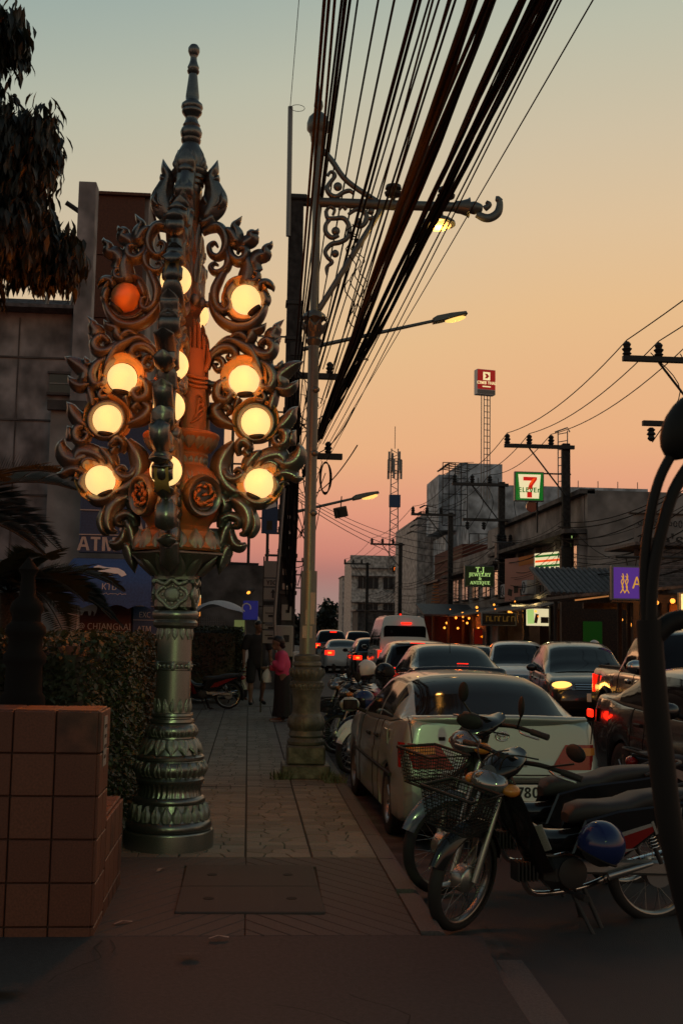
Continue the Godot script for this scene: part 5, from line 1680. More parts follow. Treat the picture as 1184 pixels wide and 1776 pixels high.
func car(called: String, label: String, cat: String, C: Dictionary, paint: Material, at: Vector3, turn: float, group := "") -> Node3D:
	wheels_ready()
	var o := thing(called, label, cat, at, turn, group)
	var L: float = C.L
	var W: float = C.W
	# lower body with its wheel arches
	var rows := []
	for s in stations(C):
		var ring := side_ring(C, s)
		var k := 1.0
		if s < 0.12:
			k = 0.955 + 0.045 * sqrt(1.0 - pow(1.0 - s / 0.12, 2.0))
		elif s > L - 0.2:
			k = 0.90 + 0.10 * sqrt(1.0 - pow(1.0 - (L - s) / 0.2, 2.0))
		var row := []
		for i in ring.size():
			row.append(body_pt(C, s, Vector2(ring[i].x * k, ring[i].y), -1.0))
		for i in range(ring.size() - 2, -1, -1):
			row.append(body_pt(C, s, Vector2(ring[i].x * k, ring[i].y), 1.0))
		rows.append(row)
	var m := MB.new()
	m.grid(rows)
	for e in 2:   # end faces
		var last: Array = rows[0] if e == 0 else rows[rows.size() - 1]
		var cap := []
		for k in [1.0, 0.985, 0.94, 0.6, 0.0]:
			var row := []
			for p in last:
				row.append(Vector3(p.x * k, p.y, p.z + (1.0 - k if k > 0.9 else 0.06) * (0.35 if k > 0.9 else 0.36) * (1 if e == 0 else -1) * 0.5))
			cap.append(row)
		m.grid(cap)
	var body := part("body", m, paint, o)
	part("underbody", bx(Vector3(0, C.sill + 0.12, -L / 2), Vector3(W * 0.86, 0.36, L * 0.9)), M.black_plastic, o)
	# cabin: roof, pillars and panes from one surface
	var ss := []
	var cuts: Array = C.cuts   # rear base, rear glass end, side pane edges ..., windscreen top, windscreen base
	for i in cuts.size() - 1:
		var n := maxi(1, int((cuts[i + 1] - cuts[i]) / 0.14))
		for k in n:
			ss.append(lerpf(cuts[i], cuts[i + 1], float(k) / n))
	ss.append(cuts[cuts.size() - 1])
	var ts := [1.0, 0.965, 0.9, 0.82, 0.74, 0.68, 0.63, 0.60, 0.575, 0.5, 0.4, 0.25, 0.1]
	var full := []
	for t in ts:
		full.append(-t)
	for i in range(ts.size() - 1, -1, -1):
		full.append(ts[i])
	var P := []
	for s in ss:
		var yr := prof(C.roof, s, 1)
		var hr: float = prof(C.roof, s, 2) * W * 0.5
		var hb: float = prof(C.top, s, 2) * W * 0.5 * 0.93
		var yb := prof(C.top, s, 1) - 0.02
		var row := []
		for t in full:
			var u := absf(t)
			var x := 0.0
			var y := 0.0
			if u > 0.60:
				var k := (1.0 - u) / 0.40
				x = lerpf(hb, hr, k) + 0.035 * sin(PI * k)
				y = lerpf(yb, yr - 0.045, k)
			else:
				var k := u / 0.60
				x = hr * (1.0 - pow(1.0 - k, 1.25)) if k < 1.0 else hr
				x = hr * k
				y = yr + C.get("bow", 0.035) * (1.0 - k * k) - 0.045 * pow(k, 8.0)
			row.append(Vector3(x * signf(t), maxf(y, yb), -s))
		P.append(row)
	var mp := MB.new()
	var mg := {}
	for i in ss.size() - 1:
		for j in full.size() - 1:
			var sc: float = (ss[i] + ss[i + 1]) / 2
			var tc: float = (full[j] + full[j + 1]) / 2
			var kind := ""
			var u := absf(tc)
			if sc > cuts[0] + C.get("gr0", 0.05) and sc < cuts[1] and u < 0.575:
				kind = "rear_window"
			elif sc > cuts[cuts.size() - 2] and sc < cuts[cuts.size() - 1] - 0.04 and u < 0.575:
				kind = "windscreen"
			elif u > 0.63 and u < 0.965:
				for w in C.panes:
					if sc > w[0] and sc < w[1]:
						kind = ("window_l" if tc < 0 else "window_r") + str(w[0])
			var g: MB = mp
			if kind:
				if not mg.has(kind):
					mg[kind] = MB.new()
				g = mg[kind]
			var k := g.v.size()
			for q in [P[i][j], P[i][j + 1], P[i + 1][j + 1], P[i + 1][j]]:
				g.v.append(q); g.n.append(Vector3.ZERO); g.uv.append(Vector2.ZERO)
			g.ix.append_array(PackedInt32Array([k, k + 1, k + 2, k, k + 2, k + 3]))
	# smooth normals over the whole cabin, shared by paint and panes
	var acc := {}
	for g in [mp] + mg.values():
		for i in range(0, g.ix.size(), 3):
			var a: Vector3 = g.v[g.ix[i]]
			var b: Vector3 = g.v[g.ix[i + 1]]
			var c: Vector3 = g.v[g.ix[i + 2]]
			var nn := (c - a).cross(b - a)
			for q in [a, b, c]:
				var key := Vector3i(q * 2000.0)
				acc[key] = acc.get(key, Vector3.ZERO) + nn
	for g in [mp] + mg.values():
		for i in g.v.size():
			var nv: Vector3 = acc[Vector3i(g.v[i] * 2000.0)]
			g.n[i] = nv.normalized() if nv.length_squared() > 1e-16 else Vector3.UP
	part("cabin", mp, paint, o)
	for kind in mg:
		part(kind if not kind.begins_with("window") else "side_window", mg[kind], M.glass_dark, o)
	# wheels
	for ax in [C.axle_r, C.axle_f]:
		for sg in [-1.0, 1.0]:
			var w := Node3D.new()
			w.name = "wheel"
			o.add_child(w, true)
			w.position = Vector3(sg * (W * 0.5 - 0.12), C.wheel, -ax)
			w.scale = Vector3.ONE * C.wheel
			part("tyre", tyre_mesh, M.rubber, w)
			part("rim", rim_mesh, M.alu if C.get("bright", true) else M.steel, w)
	# door seams and handles
	for s in C.seams:
		for sx in [-1.0, 1.0]:
			var ring := side_ring(C, s)
			var pts := []
			for i in range(1, 8):
				pts.append(body_pt(C, s, ring[i] * Vector2(1.001, 1.0), sx))
			part("door_seam", tb(pts, 0.005, 4), M.black_plastic, o)
	for s in C.handles:
		for sx in [-1.0, 1.0]:
			var hw: float = prof(C.top, s, 2) * W * 0.5
			part("door_handle", bx(Vector3(sx * (hw * 0.975 + 0.012), prof(C.top, s, 1) - 0.17, -s), Vector3(0.03, 0.035, 0.19), 0.01), C.get("handle_mat", M.black_plastic), o)
	# mirrors
	var ms: float = C.mirror
	for sx in [-1.0, 1.0]:
		var hb: float = prof(C.top, ms, 2) * W * 0.5
		var mm := MB.new()
		mm.ball(Vector3.ZERO, Vector3(0.105, 0.075, 0.06), 16)
		var mi := part("wing_mirror", mm, C.get("mirror_mat", paint), o)
		mi.position = Vector3(sx * (hb + 0.12), prof(C.top, ms, 1) + 0.07, -ms)
		part("mirror_glass", bx(Vector3(0, 0, 0.05), Vector3(0.15, 0.10, 0.02), 0.008), M.glass_dark, mi)
		part("mirror_stalk", tb([Vector3(-sx * 0.06, -0.03, 0), Vector3(-sx * 0.17, -0.07, 0)], 0.022, 6), M.black_plastic, mi)
	return o

func plate(parent: Node, at: Vector3, text: String, front: bool) -> void:
	var p := part("number_plate", bx(at, Vector3(0.34, 0.15, 0.012), 0.003), M.sign_white, parent)
	if text:
		var x := Transform3D(Basis(Vector3.UP, PI if front else 0.0), at + Vector3(0.0, 0.022, -0.009 if front else 0.009))
		write(text, 0.075, M.ink, p, x, 0.004, "Droid Sans", true)
		write("0110", 0.03, M.ink, p, Transform3D(x.basis, x.origin + Vector3(0, -0.065, 0)), 0.004) if text == "x" else null

func tail_lamps(o: Node3D, C: Dictionary, x0: float, x1: float, y0: float, y1: float, lit: bool, slant := 0.0, core := true) -> void:
	for sx in [-1.0, 1.0]:
		var p := patch(C, o, "tail_lamp", [x0 * sx, x1 * sx], [y0, y1], false, M.tail_on if lit else M.lens_red, slant * sx, 0.012)
		if lit and core:
			var q := patch(C, p, "bulb", [lerpf(x0, x1, 0.3) * sx, lerpf(x0, x1, 0.7) * sx], [lerpf(y0, y1, 0.3), lerpf(y0, y1, 0.7)], false, M.tail_core, 0.0, 0.018)

func head_lamps(o: Node3D, C: Dictionary, x0: float, x1: float, y0: float, y1: float, lit: bool) -> void:
	for sx in [-1.0, 1.0]:
		patch(C, o, "head_lamp", [x0 * sx, x1 * sx], [y0, y1], true, M.head_on if lit else M.lens_clear, 0.0, 0.012)

func sedan(extra := {}) -> Dictionary:
	var C := {"L": 4.30, "W": 1.70, "sill": 0.20, "wheel": 0.295, "arch": 0.345, "axle_r": 0.95, "axle_f": 3.41,
		"top": [[0.0, 1.02, 0.93], [0.06, 1.055, 0.96], [0.45, 1.05, 0.985], [1.0, 1.0, 1.0], [2.2, 0.955, 1.0], [3.05, 0.945, 0.985], [3.6, 0.90, 0.97], [4.05, 0.80, 0.93], [4.30, 0.70, 0.86]],
		"roof": [[0.42, 1.04, 0.80], [0.60, 1.12, 0.775], [0.86, 1.25, 0.735], [1.12, 1.335, 0.70], [1.45, 1.365, 0.69], [1.9, 1.37, 0.69], [2.25, 1.345, 0.69], [2.5, 1.27, 0.715], [2.8, 1.10, 0.77], [3.08, 0.94, 0.84]],
		"cuts": [0.42, 1.14, 1.22, 1.60, 1.68, 2.32, 2.40, 3.08], "panes": [[0.80, 1.14], [1.14, 1.60], [1.68, 2.40], [2.40, 2.62]], "gr0": 0.02,
		"face_r": [[0.2, 0.10], [0.33, 0.015], [0.40, 0.0], [0.60, 0.0], [0.625, 0.05], [0.70, 0.06], [1.02, 0.11]], "face_f": [[0.2, 0.12], [0.35, 0.0], [0.55, 0.0], [0.72, 0.10], [0.8, 0.2]],
		"seams": [1.30, 1.66, 2.72], "handles": [1.50, 2.05], "mirror": 2.62}
	C.merge(extra, true)
	return C

func hatch(extra := {}) -> Dictionary:
	var C := {"L": 4.0, "W": 1.70, "sill": 0.20, "wheel": 0.295, "arch": 0.345, "axle_r": 0.72, "axle_f": 3.22,
		"top": [[0.0, 0.98, 0.92], [0.08, 1.01, 0.96], [0.7, 1.0, 1.0], [2.0, 0.96, 1.0], [2.95, 0.95, 0.98], [3.4, 0.90, 0.96], [3.8, 0.80, 0.91], [4.0, 0.70, 0.84]],
		"roof": [[0.12, 0.99, 0.84], [0.25, 1.15, 0.80], [0.45, 1.36, 0.74], [0.7, 1.46, 0.71], [1.2, 1.50, 0.70], [1.8, 1.49, 0.70], [2.1, 1.42, 0.72], [2.5, 1.20, 0.78], [2.95, 0.95, 0.86]],
		"cuts": [0.12, 0.62, 0.74, 1.36, 1.44, 2.05, 2.14, 2.95], "panes": [[0.74, 1.36], [1.44, 2.14], [2.14, 2.45]],
		"face_r": [[0.2, 0.10], [0.35, 0.0], [0.58, 0.0], [0.64, 0.05], [1.0, 0.08]], "face_f": [[0.2, 0.12], [0.35, 0.0], [0.55, 0.0], [0.72, 0.10], [0.8, 0.2]],
		"seams": [1.4, 2.55], "handles": [1.25, 1.85], "mirror": 2.45}
	C.merge(extra, true)
	return C

func van(extra := {}) -> Dictionary:
	var C := {"L": 4.9, "W": 1.72, "sill": 0.24, "wheel": 0.32, "arch": 0.37, "axle_r": 1.15, "axle_f": 3.85,
		"top": [[0.0, 1.18, 0.97], [0.05, 1.2, 0.985], [1.0, 1.2, 1.0], [4.0, 1.15, 1.0], [4.5, 1.05, 0.97], [4.75, 0.95, 0.92], [4.9, 0.85, 0.86]],
		"roof": [[0.02, 1.20, 0.90], [0.06, 1.62, 0.88], [0.12, 2.05, 0.83], [0.30, 2.22, 0.76], [0.7, 2.25, 0.74], [3.2, 2.25, 0.74], [3.7, 2.12, 0.76], [4.1, 1.75, 0.82], [4.6, 1.08, 0.90]],
		"cuts": [0.02, 0.07, 0.35, 1.3, 1.38, 2.6, 2.68, 3.5, 3.6, 4.6], "panes": [[0.35, 1.3], [1.38, 2.6], [2.68, 3.6], [3.6, 4.2]], "gr0": 0.9,
		"face_r": [[0.2, 0.06], [0.35, 0.0], [0.6, 0.0], [0.64, 0.03], [1.2, 0.04]], "face_f": [[0.2, 0.1], [0.4, 0.0], [0.6, 0.0], [0.9, 0.12]],
		"seams": [1.34, 2.64, 3.55], "handles": [2.5, 3.0], "mirror": 3.9}
	C.merge(extra, true)
	return C

func pickup(extra := {}) -> Dictionary:
	var C := {"L": 5.1, "W": 1.80, "sill": 0.42, "wheel": 0.37, "arch": 0.44, "axle_r": 1.1, "axle_f": 4.1,
		"top": [[0.0, 1.13, 0.96], [0.05, 1.15, 0.975], [1.75, 1.15, 1.0], [2.6, 1.14, 1.0], [3.7, 1.12, 0.99], [4.3, 1.08, 0.97], [4.85, 0.98, 0.93], [5.1, 0.85, 0.86]],
		"roof": [[1.80, 1.16, 0.88], [1.92, 1.45, 0.82], [2.1, 1.68, 0.76], [2.4, 1.75, 0.73], [3.0, 1.75, 0.73], [3.2, 1.68, 0.74], [3.45, 1.45, 0.79], [3.8, 1.12, 0.87]],
		"cuts": [1.80, 2.02, 2.12, 2.62, 2.70, 3.12, 3.20, 3.80], "panes": [[2.02, 2.62], [2.70, 3.20], [3.20, 3.45]],
		"face_r": [[0.4, 0.04], [0.5, 0.0], [0.64, 0.0], [0.68, 0.08], [1.15, 0.08]], "face_f": [[0.4, 0.1], [0.5, 0.0], [0.75, 0.0], [1.0, 0.10]],
		"seams": [1.82, 2.66, 3.62], "handles": [2.45, 3.0], "mirror": 3.5}
	C.merge(extra, true)
	return C

func front_trim(o: Node3D, C: Dictionary, lit: bool, y: float, text := "") -> void:
	var hw: float = C.W * 0.5
	head_lamps(o, C, hw * 0.50, hw * 0.93, y - 0.06, y + 0.07, lit)
	patch(C, o, "grille", [-hw * 0.42, hw * 0.42], [y - 0.07, y + 0.04], true, M.black_plastic, 0.0, 0.01)
	for k in 3:
		patch(C, o, "grille_bar", [-hw * 0.42, hw * 0.42], [y - 0.06 + k * 0.04, y - 0.045 + k * 0.04], true, M.chrome, 0.0, 0.016)
	patch(C, o, "lower_grille", [-hw * 0.55, hw * 0.55], [C.sill + 0.08, C.sill + 0.18], true, M.black_plastic, 0.0, 0.01)
	plate(o, Vector3(0, y - 0.20, -C.L - 0.006), text, true)

func paint_mat(called: String, c: Color, rough := 0.28, metal := 0.0) -> StandardMaterial3D:
	var m := mat(called, c, rough, metal)
	m.clearcoat_enabled = true
	m.clearcoat = 0.8
	m.clearcoat_roughness = 0.06
	return m

func cars() -> void:
	var silver := paint_mat("car_silver", lin(0.28, 0.33, 0.315), 0.36, 0.5)
	var black := paint_mat("car_black", lin(0.010, 0.010, 0.011), 0.25)
	var grey := paint_mat("car_graphite", lin(0.016, 0.015, 0.017), 0.3, 0.2)
	var white := paint_mat("car_white", lin(0.62, 0.60, 0.56), 0.3)
	var cream := paint_mat("van_white", lin(0.74, 0.70, 0.60), 0.35)
	var navy := paint_mat("car_navy", lin(0.012, 0.015, 0.035), 0.25)
	var champagne := paint_mat("car_champagne", lin(0.26, 0.22, 0.18), 0.35, 0.4)
	# the parked silver saloon
	var C := sedan({"bow": 0.042, "roof": [[0.42, 1.04, 0.80], [0.60, 1.136, 0.775], [0.86, 1.276, 0.735], [1.14, 1.350, 0.70], [1.45, 1.365, 0.69], [1.9, 1.37, 0.69], [2.25, 1.345, 0.69], [2.5, 1.27, 0.715], [2.8, 1.10, 0.77], [3.08, 0.94, 0.84]]})
	var S := car("silver_saloon", "silver saloon parked at the kerb right behind the near motorbikes", "car", C, silver, Vector3(2.09, -0.125, -9.38), deg_to_rad(1.6))
	var hw := 0.85
	for sx in [-1.0, 1.0]:
		var tl := patch(C, S, "tail_lamp", [sx * 0.40, sx * 0.835], [0.66, 0.86], false, M.lens_red, sx * 0.13, 0.012)
		patch(C, tl, "amber_lens", [sx * 0.56, sx * 0.80], [0.775, 0.835], false, M.lens_amber, 0.0, 0.018)
		patch(C, tl, "clear_lens", [sx * 0.47, sx * 0.55], [0.69, 0.735], false, M.lens_red, 0.0, 0.018)
	patch(C, S, "boot_recess", [-0.20, 0.20], [0.68, 0.80], false, M.steel, 0.0, 0.006)
	patch(C, S, "bumper_strip", [-0.80, 0.80], [0.575, 0.60], false, M.silver_plain, 0.0, 0.016)
	patch(C, S, "bumper_groove", [-0.82, 0.82], [0.615, 0.632], false, M.black_plastic, 0.0, 0.004)
	patch(C, S, "plate_recess", [-0.30, 0.30], [0.385, 0.56], false, M.black_plastic, 0.0, 0.006)
	var pl := part("number_plate", bx(Vector3(0.10, 0.47, 0.022), Vector3(0.34, 0.155, 0.012), 0.004), M.sign_white, S)
	write("3780", 0.085, M.ink, pl, Transform3D(Basis(), Vector3(0.155, 0.485, 0.0295)), 0.004, "Droid Sans", true)
	part("plate_print", bx(Vector3(-0.03, 0.49, 0.0285), Vector3(0.05, 0.06, 0.003)), M.ink, pl)
	var yo := MB.new()
	var dz := -fascia(C, 0.93, false) + 0.022
	for e in [[0.055, 0.038, 0.0], [0.022, 0.036, 0.0], [0.038, 0.014, 0.018]]:
		var ring := []
		for i in 25:
			ring.append(Vector3(cos(TAU * i / 24.0) * e[0], 0.925 + e[2] + sin(TAU * i / 24.0) * e[1], dz))
		yo.tube(ring, 0.0055, 6, false)
	part("emblem", yo, M.chrome, S)
	part("keyhole_badge", bx(Vector3(-0.50, 0.90, -fascia(C, 0.90, false) + 0.015), Vector3(0.055, 0.03, 0.008), 0.004), M.black_plastic, S)
	# spoiler along the boot edge, boot seams
	var sp := []
	for i in 11:
		var u := i / 10.0 * 2.0 - 1.0
		var x := u * 0.735
		var row := []
		var ez := -0.05 - 0.10 * pow(absf(u), 4.0)
		row.append(Vector3(x, 1.085 - 0.02 * u * u, ez - 0.13))
		row.append(Vector3(x, 1.098 - 0.02 * u * u, ez - 0.04))
		row.append(Vector3(x, 1.085 - 0.02 * u * u, ez + 0.015))
		row.append(Vector3(x, 1.045 - 0.02 * u * u, ez - 0.005))
		row.append(Vector3(x, 1.00, ez - 0.055))
		sp.append(row)
	var sm := MB.new()
	sm.grid(sp)
	part("spoiler", sm, silver, S)
	for sx in [-1.0, 1.0]:
		part("boot_seam", tb([Vector3(sx * 0.74, 1.055, -0.35), Vector3(sx * 0.765, 1.04, -0.12), Vector3(sx * 0.76, 0.99, -0.085), Vector3(sx * 0.745, 0.865, -0.075)], 0.005, 5), M.black_plastic, S)
		part("side_strip", tb(curve([body_pt(C, 0.55, Vector2(0.852, 0.56), sx), body_pt(C, 2.0, Vector2(0.858, 0.56), sx), body_pt(C, 3.0, Vector2(0.850, 0.56), sx)], 6), 0.016, 6), M.black_plastic, S)
		part("fuel_flap", bx(Vector3(sx * 0.848, 0.86, -0.82), Vector3(0.012, 0.13, 0.16), 0.004), silver, S) if sx < 0 else null
	# traffic going away
	C = sedan({"top": [[0.0, 1.06, 0.93], [0.06, 1.10, 0.96], [0.45, 1.10, 0.985], [1.0, 1.03, 1.0], [2.2, 0.98, 1.0], [3.05, 0.96, 0.985], [3.6, 0.91, 0.97], [4.05, 0.80, 0.93], [4.30, 0.70, 0.86]],
		"roof": [[0.42, 1.10, 0.80], [0.60, 1.19, 0.775], [0.86, 1.32, 0.735], [1.12, 1.42, 0.70], [1.45, 1.46, 0.69], [1.9, 1.465, 0.69], [2.25, 1.43, 0.69], [2.5, 1.33, 0.715], [2.8, 1.13, 0.77], [3.08, 0.96, 0.84]]})
	var a := car("black_saloon", "black saloon with high brake light on, just ahead of the silver saloon", "car", C, black, Vector3(3.52, -0.01, -19.0), 0.0)
	tail_lamps(a, C, 0.50, 0.83, 0.74, 0.92, true)
	plate(a, Vector3(0, 0.62, 0.03), "", false)
	part("high_brake_lamp", bx(Vector3(0.1, 1.155, -0.50), Vector3(0.20, 0.035, 0.05), 0.008), M.tail_on, a)
	part("aerial", tb([Vector3(0, 1.46, -1.2), Vector3(0.0, 1.62, -1.05)], 0.006, 5), M.iron, a)
	part("badge", bx(Vector3(-0.45, 1.0, -0.09), Vector3(0.14, 0.02, 0.01)), M.chrome, a)
	part("badge", bx(Vector3(0.02, 1.0, -0.09), Vector3(0.07, 0.05, 0.01), 0.01), M.chrome, a)
	omni(Vector3(2.8, 0.84, -18.8), Color(1.0, 0.12, 0.04), 0.06, 0.08)
	C = hatch({"W": 1.72})
	a = car("black_hatchback", "black hatchback with lit tail lamps behind the white van", "car", C, black, Vector3(3.46, -0.01, -22.6), deg_to_rad(-1.5))
	tail_lamps(a, C, 0.54, 0.84, 0.80, 1.0, true)
	part("high_brake_lamp", bx(Vector3(-0.1, 1.47, -0.47), Vector3(0.30, 0.03, 0.05), 0.008), M.tail_on, a)
	plate(a, Vector3(0, 0.72, -0.02), "", false)
	part("roof_spoiler", bx(Vector3(0, 1.46, -0.44), Vector3(1.1, 0.03, 0.22), 0.01), black, a)
	omni(Vector3(2.75, 0.9, -22.4), Color(1.0, 0.12, 0.04), 0.06, 0.08)
	C = van()
	a = car("white_van", "cream-white high-roofed van with brake light on, tallest vehicle in the queue", "van", C, cream, Vector3(5.0, 0.0, -37.0), deg_to_rad(-1.0))
	patch(C, a, "rear_glass", [-0.70, 0.70], [1.20, 1.22], false, M.glass_dark)
	var rw := MB.new()
	rw.prism(rounded(1.36, 0.56, 0.10), 0.05, Transform3D(Basis(Vector3.RIGHT, 0.10), Vector3(0, 1.66, -0.075)))
	part("rear_window", rw, M.glass_dark, a)
	part("high_brake_lamp", bx(Vector3(0.05, 2.02, -0.10), Vector3(0.34, 0.06, 0.06), 0.01), M.tail_on, a)
	part("roof_lamp", bx(Vector3(-0.1, 2.31, -0.5), Vector3(0.06, 0.04, 0.06), 0.01), M.tail_on, a)
	tail_lamps(a, C, 0.68, 0.85, 0.66, 1.14, true)
	part("wiper", tb([Vector3(-0.45, 1.78, -0.07), Vector3(-0.42, 1.70, -0.04)], 0.05, 6), M.black_plastic, a)
	for sx in [-1.0, 1.0]:
		part("roof_rib", tb([Vector3(sx * 0.55, 2.25, -0.6), Vector3(sx * 0.55, 2.25, -3.2)], 0.02, 6), cream, a)
	omni(Vector3(4.2, 0.95, -36.8), Color(1.0, 0.15, 0.05), 0.08, 0.1)
	C = hatch({"L": 4.2})
	a = car("dark_compact", "dark compact car with an amber lamp between white saloon and van", "car", C, grey, Vector3(4.75, 0.0, -43.0), 0.0)
	tail_lamps(a, C, 0.54, 0.84, 0.70, 0.86, true)
	C = sedan()
	a = car("white_saloon", "white saloon with lit tail lamps far down the queue", "car", C, white, Vector3(4.15, 0.02, -50.0), 0.0)
	tail_lamps(a, C, 0.45, 0.84, 0.72, 0.92, true)
	C = hatch({"top": [[0.0, 1.12, 0.92], [0.08, 1.16, 0.96], [0.7, 1.16, 1.0], [2.0, 1.12, 1.0], [2.95, 1.10, 0.98], [3.4, 1.05, 0.96], [3.8, 0.95, 0.91], [4.0, 0.80, 0.84]], "L": 4.0, "W": 1.8, "sill": 0.3, "wheel": 0.35, "arch": 0.41,
		"roof": [[0.12, 1.15, 0.84], [0.25, 1.35, 0.80], [0.45, 1.62, 0.74], [0.7, 1.76, 0.71], [1.2, 1.80, 0.70], [1.8, 1.79, 0.70], [2.1, 1.70, 0.72], [2.5, 1.45, 0.78], [2.95, 1.10, 0.86]]})
	a = car("navy_suv", "dark navy tall car with brake lights, farthest at the left of the queue", "car", C, navy, Vector3(4.45, 0.05, -62.0), 0.0)
	tail_lamps(a, C, 0.62, 0.9, 0.85, 1.1, true)
	part("high_brake_lamp", bx(Vector3(0.1, 1.72, -0.5), Vector3(0.36, 0.06, 0.05), 0.01), M.tail_on, a)
	a = car("dark_suv", "dark car half hidden behind the white saloon and the van", "car", C, black, Vector3(6.7, 0.05, -70.0), 0.0)
	tail_lamps(a, C, 0.62, 0.9, 0.85, 1.1, true)
	C = sedan()
	a = car("dark_saloon", "dark saloon roof showing behind the black saloon", "car", C, navy, Vector3(6.1, 0.0, -33.0), PI)
	front_trim(a, C, false, 0.66)
	# oncoming traffic
	C = hatch({"L": 4.2})
	a = car("white_hatchback", "white oncoming hatchback with pale windscreen reflections", "car", C, white, Vector3(7.2, 0.0, -31.4), PI - deg_to_rad(9.0))
	front_trim(a, C, false, 0.70)
	C = hatch({"L": 4.3, "roof": [[0.12, 0.99, 0.84], [0.25, 1.2, 0.80], [0.45, 1.42, 0.74], [0.7, 1.50, 0.71], [1.2, 1.53, 0.70], [1.9, 1.51, 0.70], [2.3, 1.42, 0.72], [2.7, 1.22, 0.78], [3.25, 0.97, 0.86]],
		"cuts": [0.12, 0.62, 0.74, 1.46, 1.54, 2.20, 2.29, 3.25], "panes": [[0.74, 1.46], [1.54, 2.29], [2.29, 2.65]], "top": [[0.0, 0.98, 0.92], [0.08, 1.01, 0.96], [0.7, 1.0, 1.0], [2.0, 0.97, 1.0], [3.2, 0.96, 0.98], [3.7, 0.90, 0.96], [4.1, 0.78, 0.91], [4.3, 0.68, 0.84]], "axle_f": 3.5})
	a = car("graphite_hatchback", "graphite oncoming hatchback with one headlamp glowing yellow", "car", C, grey, Vector3(6.85, 0.0, -24.8), PI - deg_to_rad(8.0))
	front_trim(a, C, false, 0.76, "")
	for sx in [-1.0, 1.0]:
		var hb := MB.new()
		hb.ball(Vector3(0.60 * sx, 0.775, -4.18), Vector3(0.20, 0.065, 0.08), 18, Basis(Vector3.UP, 0.35 * sx))
		part("round_head_lamp", hb, M.head_on if sx > 0 else M.lens_clear, a)
	omni(Vector3(5.62, 0.78, -20.35), Color(1.0, 0.7, 0.3), 0.05, 0.06)
	C = pickup()
	a = car("black_pickup", "black pickup truck with chrome mirror facing the viewer on the far side", "pickup truck", C, black, Vector3(6.80, -0.02, -19.8), PI - deg_to_rad(3.0))
	front_trim(a, C, false, 0.86)
	part("cargo_bed", bx(Vector3(0, 1.14, -0.92), Vector3(1.5, 0.10, 1.62)), M.rubber, a)
	tail_lamps(a, C, 0.80, 0.90, 0.74, 1.04, true, 0.0, false)
	for sx in [-1.0, 1.0]:
		var cm := MB.new()
		cm.ball(Vector3(sx * 1.06, 1.24, -3.50), Vector3(0.14, 0.10, 0.09), 16)
		part("chrome_mirror_cap", cm, M.chrome, a)
		part("arch_trim", tb(arc3(Vector3(sx * 0.905, 0.37, -1.1), 0.46, 20), 0.03, 6), M.black_plastic, a)
		for s in [2.45, 3.0]:
			part("chrome_handle", bx(Vector3(sx * 0.90, 1.0, -s), Vector3(0.05, 0.06, 0.18), 0.02), M.chrome, a)
	C = sedan({"sill": 0.22})
	a = car("glossy_black_saloon", "glossy black saloon close behind the dark foreground mirror stalk", "car", C, black, Vector3(4.66, -0.05, -12.9), PI + deg_to_rad(2.0))
	front_trim(a, C, false, 0.66)
	tail_lamps(a, C, 0.50, 0.84, 0.76, 0.90, false)
	part("lit_tail_lamp", bx(Vector3(0.86, 0.84, -0.13), Vector3(0.03, 0.09, 0.16), 0.012), M.tail_on, a)
	omni(Vector3(3.7, 0.80, -12.75), Color(1.0, 0.12, 0.04), 0.02, 0.05)

func arc3(c: Vector3, r: float, n: int) -> Array:
	var o := []
	for i in n + 1:
		var a := PI * i / n
		o.append(c + Vector3(0, sin(a) * r, -cos(a) * r))
	return o

# ---------------------------------------------------------------- right side of the street
func shop_windows(b: Node3D, x: float, y: float, z0: float, n: int, step: float, w: float, h: float) -> void:
	for k in n:
		var z := z0 - k * step
		var win := part("window", bx(Vector3(x, y, z), Vector3(0.05, h, w)), M.window_far, b)
		part("sill", bx(Vector3(x - 0.06, y - h / 2 - 0.04, z), Vector3(0.16, 0.06, w + 0.12)), M.concrete_dark, win)
		part("mullion", bx(Vector3(x - 0.03, y, z), Vector3(0.05, h, 0.05)), M.steel, win)

func shop_front(b: Node3D, x: float, z0: float, z1: float, wall_mat: Material) -> void:   # a ground floor with posts and a tin canopy
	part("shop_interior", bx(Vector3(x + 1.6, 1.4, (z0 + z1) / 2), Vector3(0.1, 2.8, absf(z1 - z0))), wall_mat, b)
	var n := int(absf(z1 - z0) / 3.2)
	for k in n + 1:
		part("shop_post", bx(Vector3(x - 0.05, 1.4, lerpf(z0, z1, float(k) / n)), Vector3(0.22, 2.8, 0.22)), M.concrete_dark, b)
	var m := MB.new()
	m.out([Vector3(x, 3.05, z0), Vector3(x, 3.05, z1), Vector3(x - 1.5, 2.65, z1), Vector3(x - 1.5, 2.65, z0)], Vector3.UP)
	m.out([Vector3(x, 3.0, z0), Vector3(x, 3.0, z1), Vector3(x - 1.5, 2.60, z1), Vector3(x - 1.5, 2.60, z0)], Vector3.DOWN)
	m.out([Vector3(x - 1.5, 2.65, z0), Vector3(x - 1.5, 2.65, z1), Vector3(x - 1.5, 2.60, z1), Vector3(x - 1.5, 2.60, z0)], Vector3.LEFT)
	m.out([Vector3(x, 3.05, z0), Vector3(x - 1.5, 2.65, z0), Vector3(x - 1.5, 2.60, z0), Vector3(x, 3.0, z0)], Vector3.BACK)
	part("canopy", m, M.tin, b)

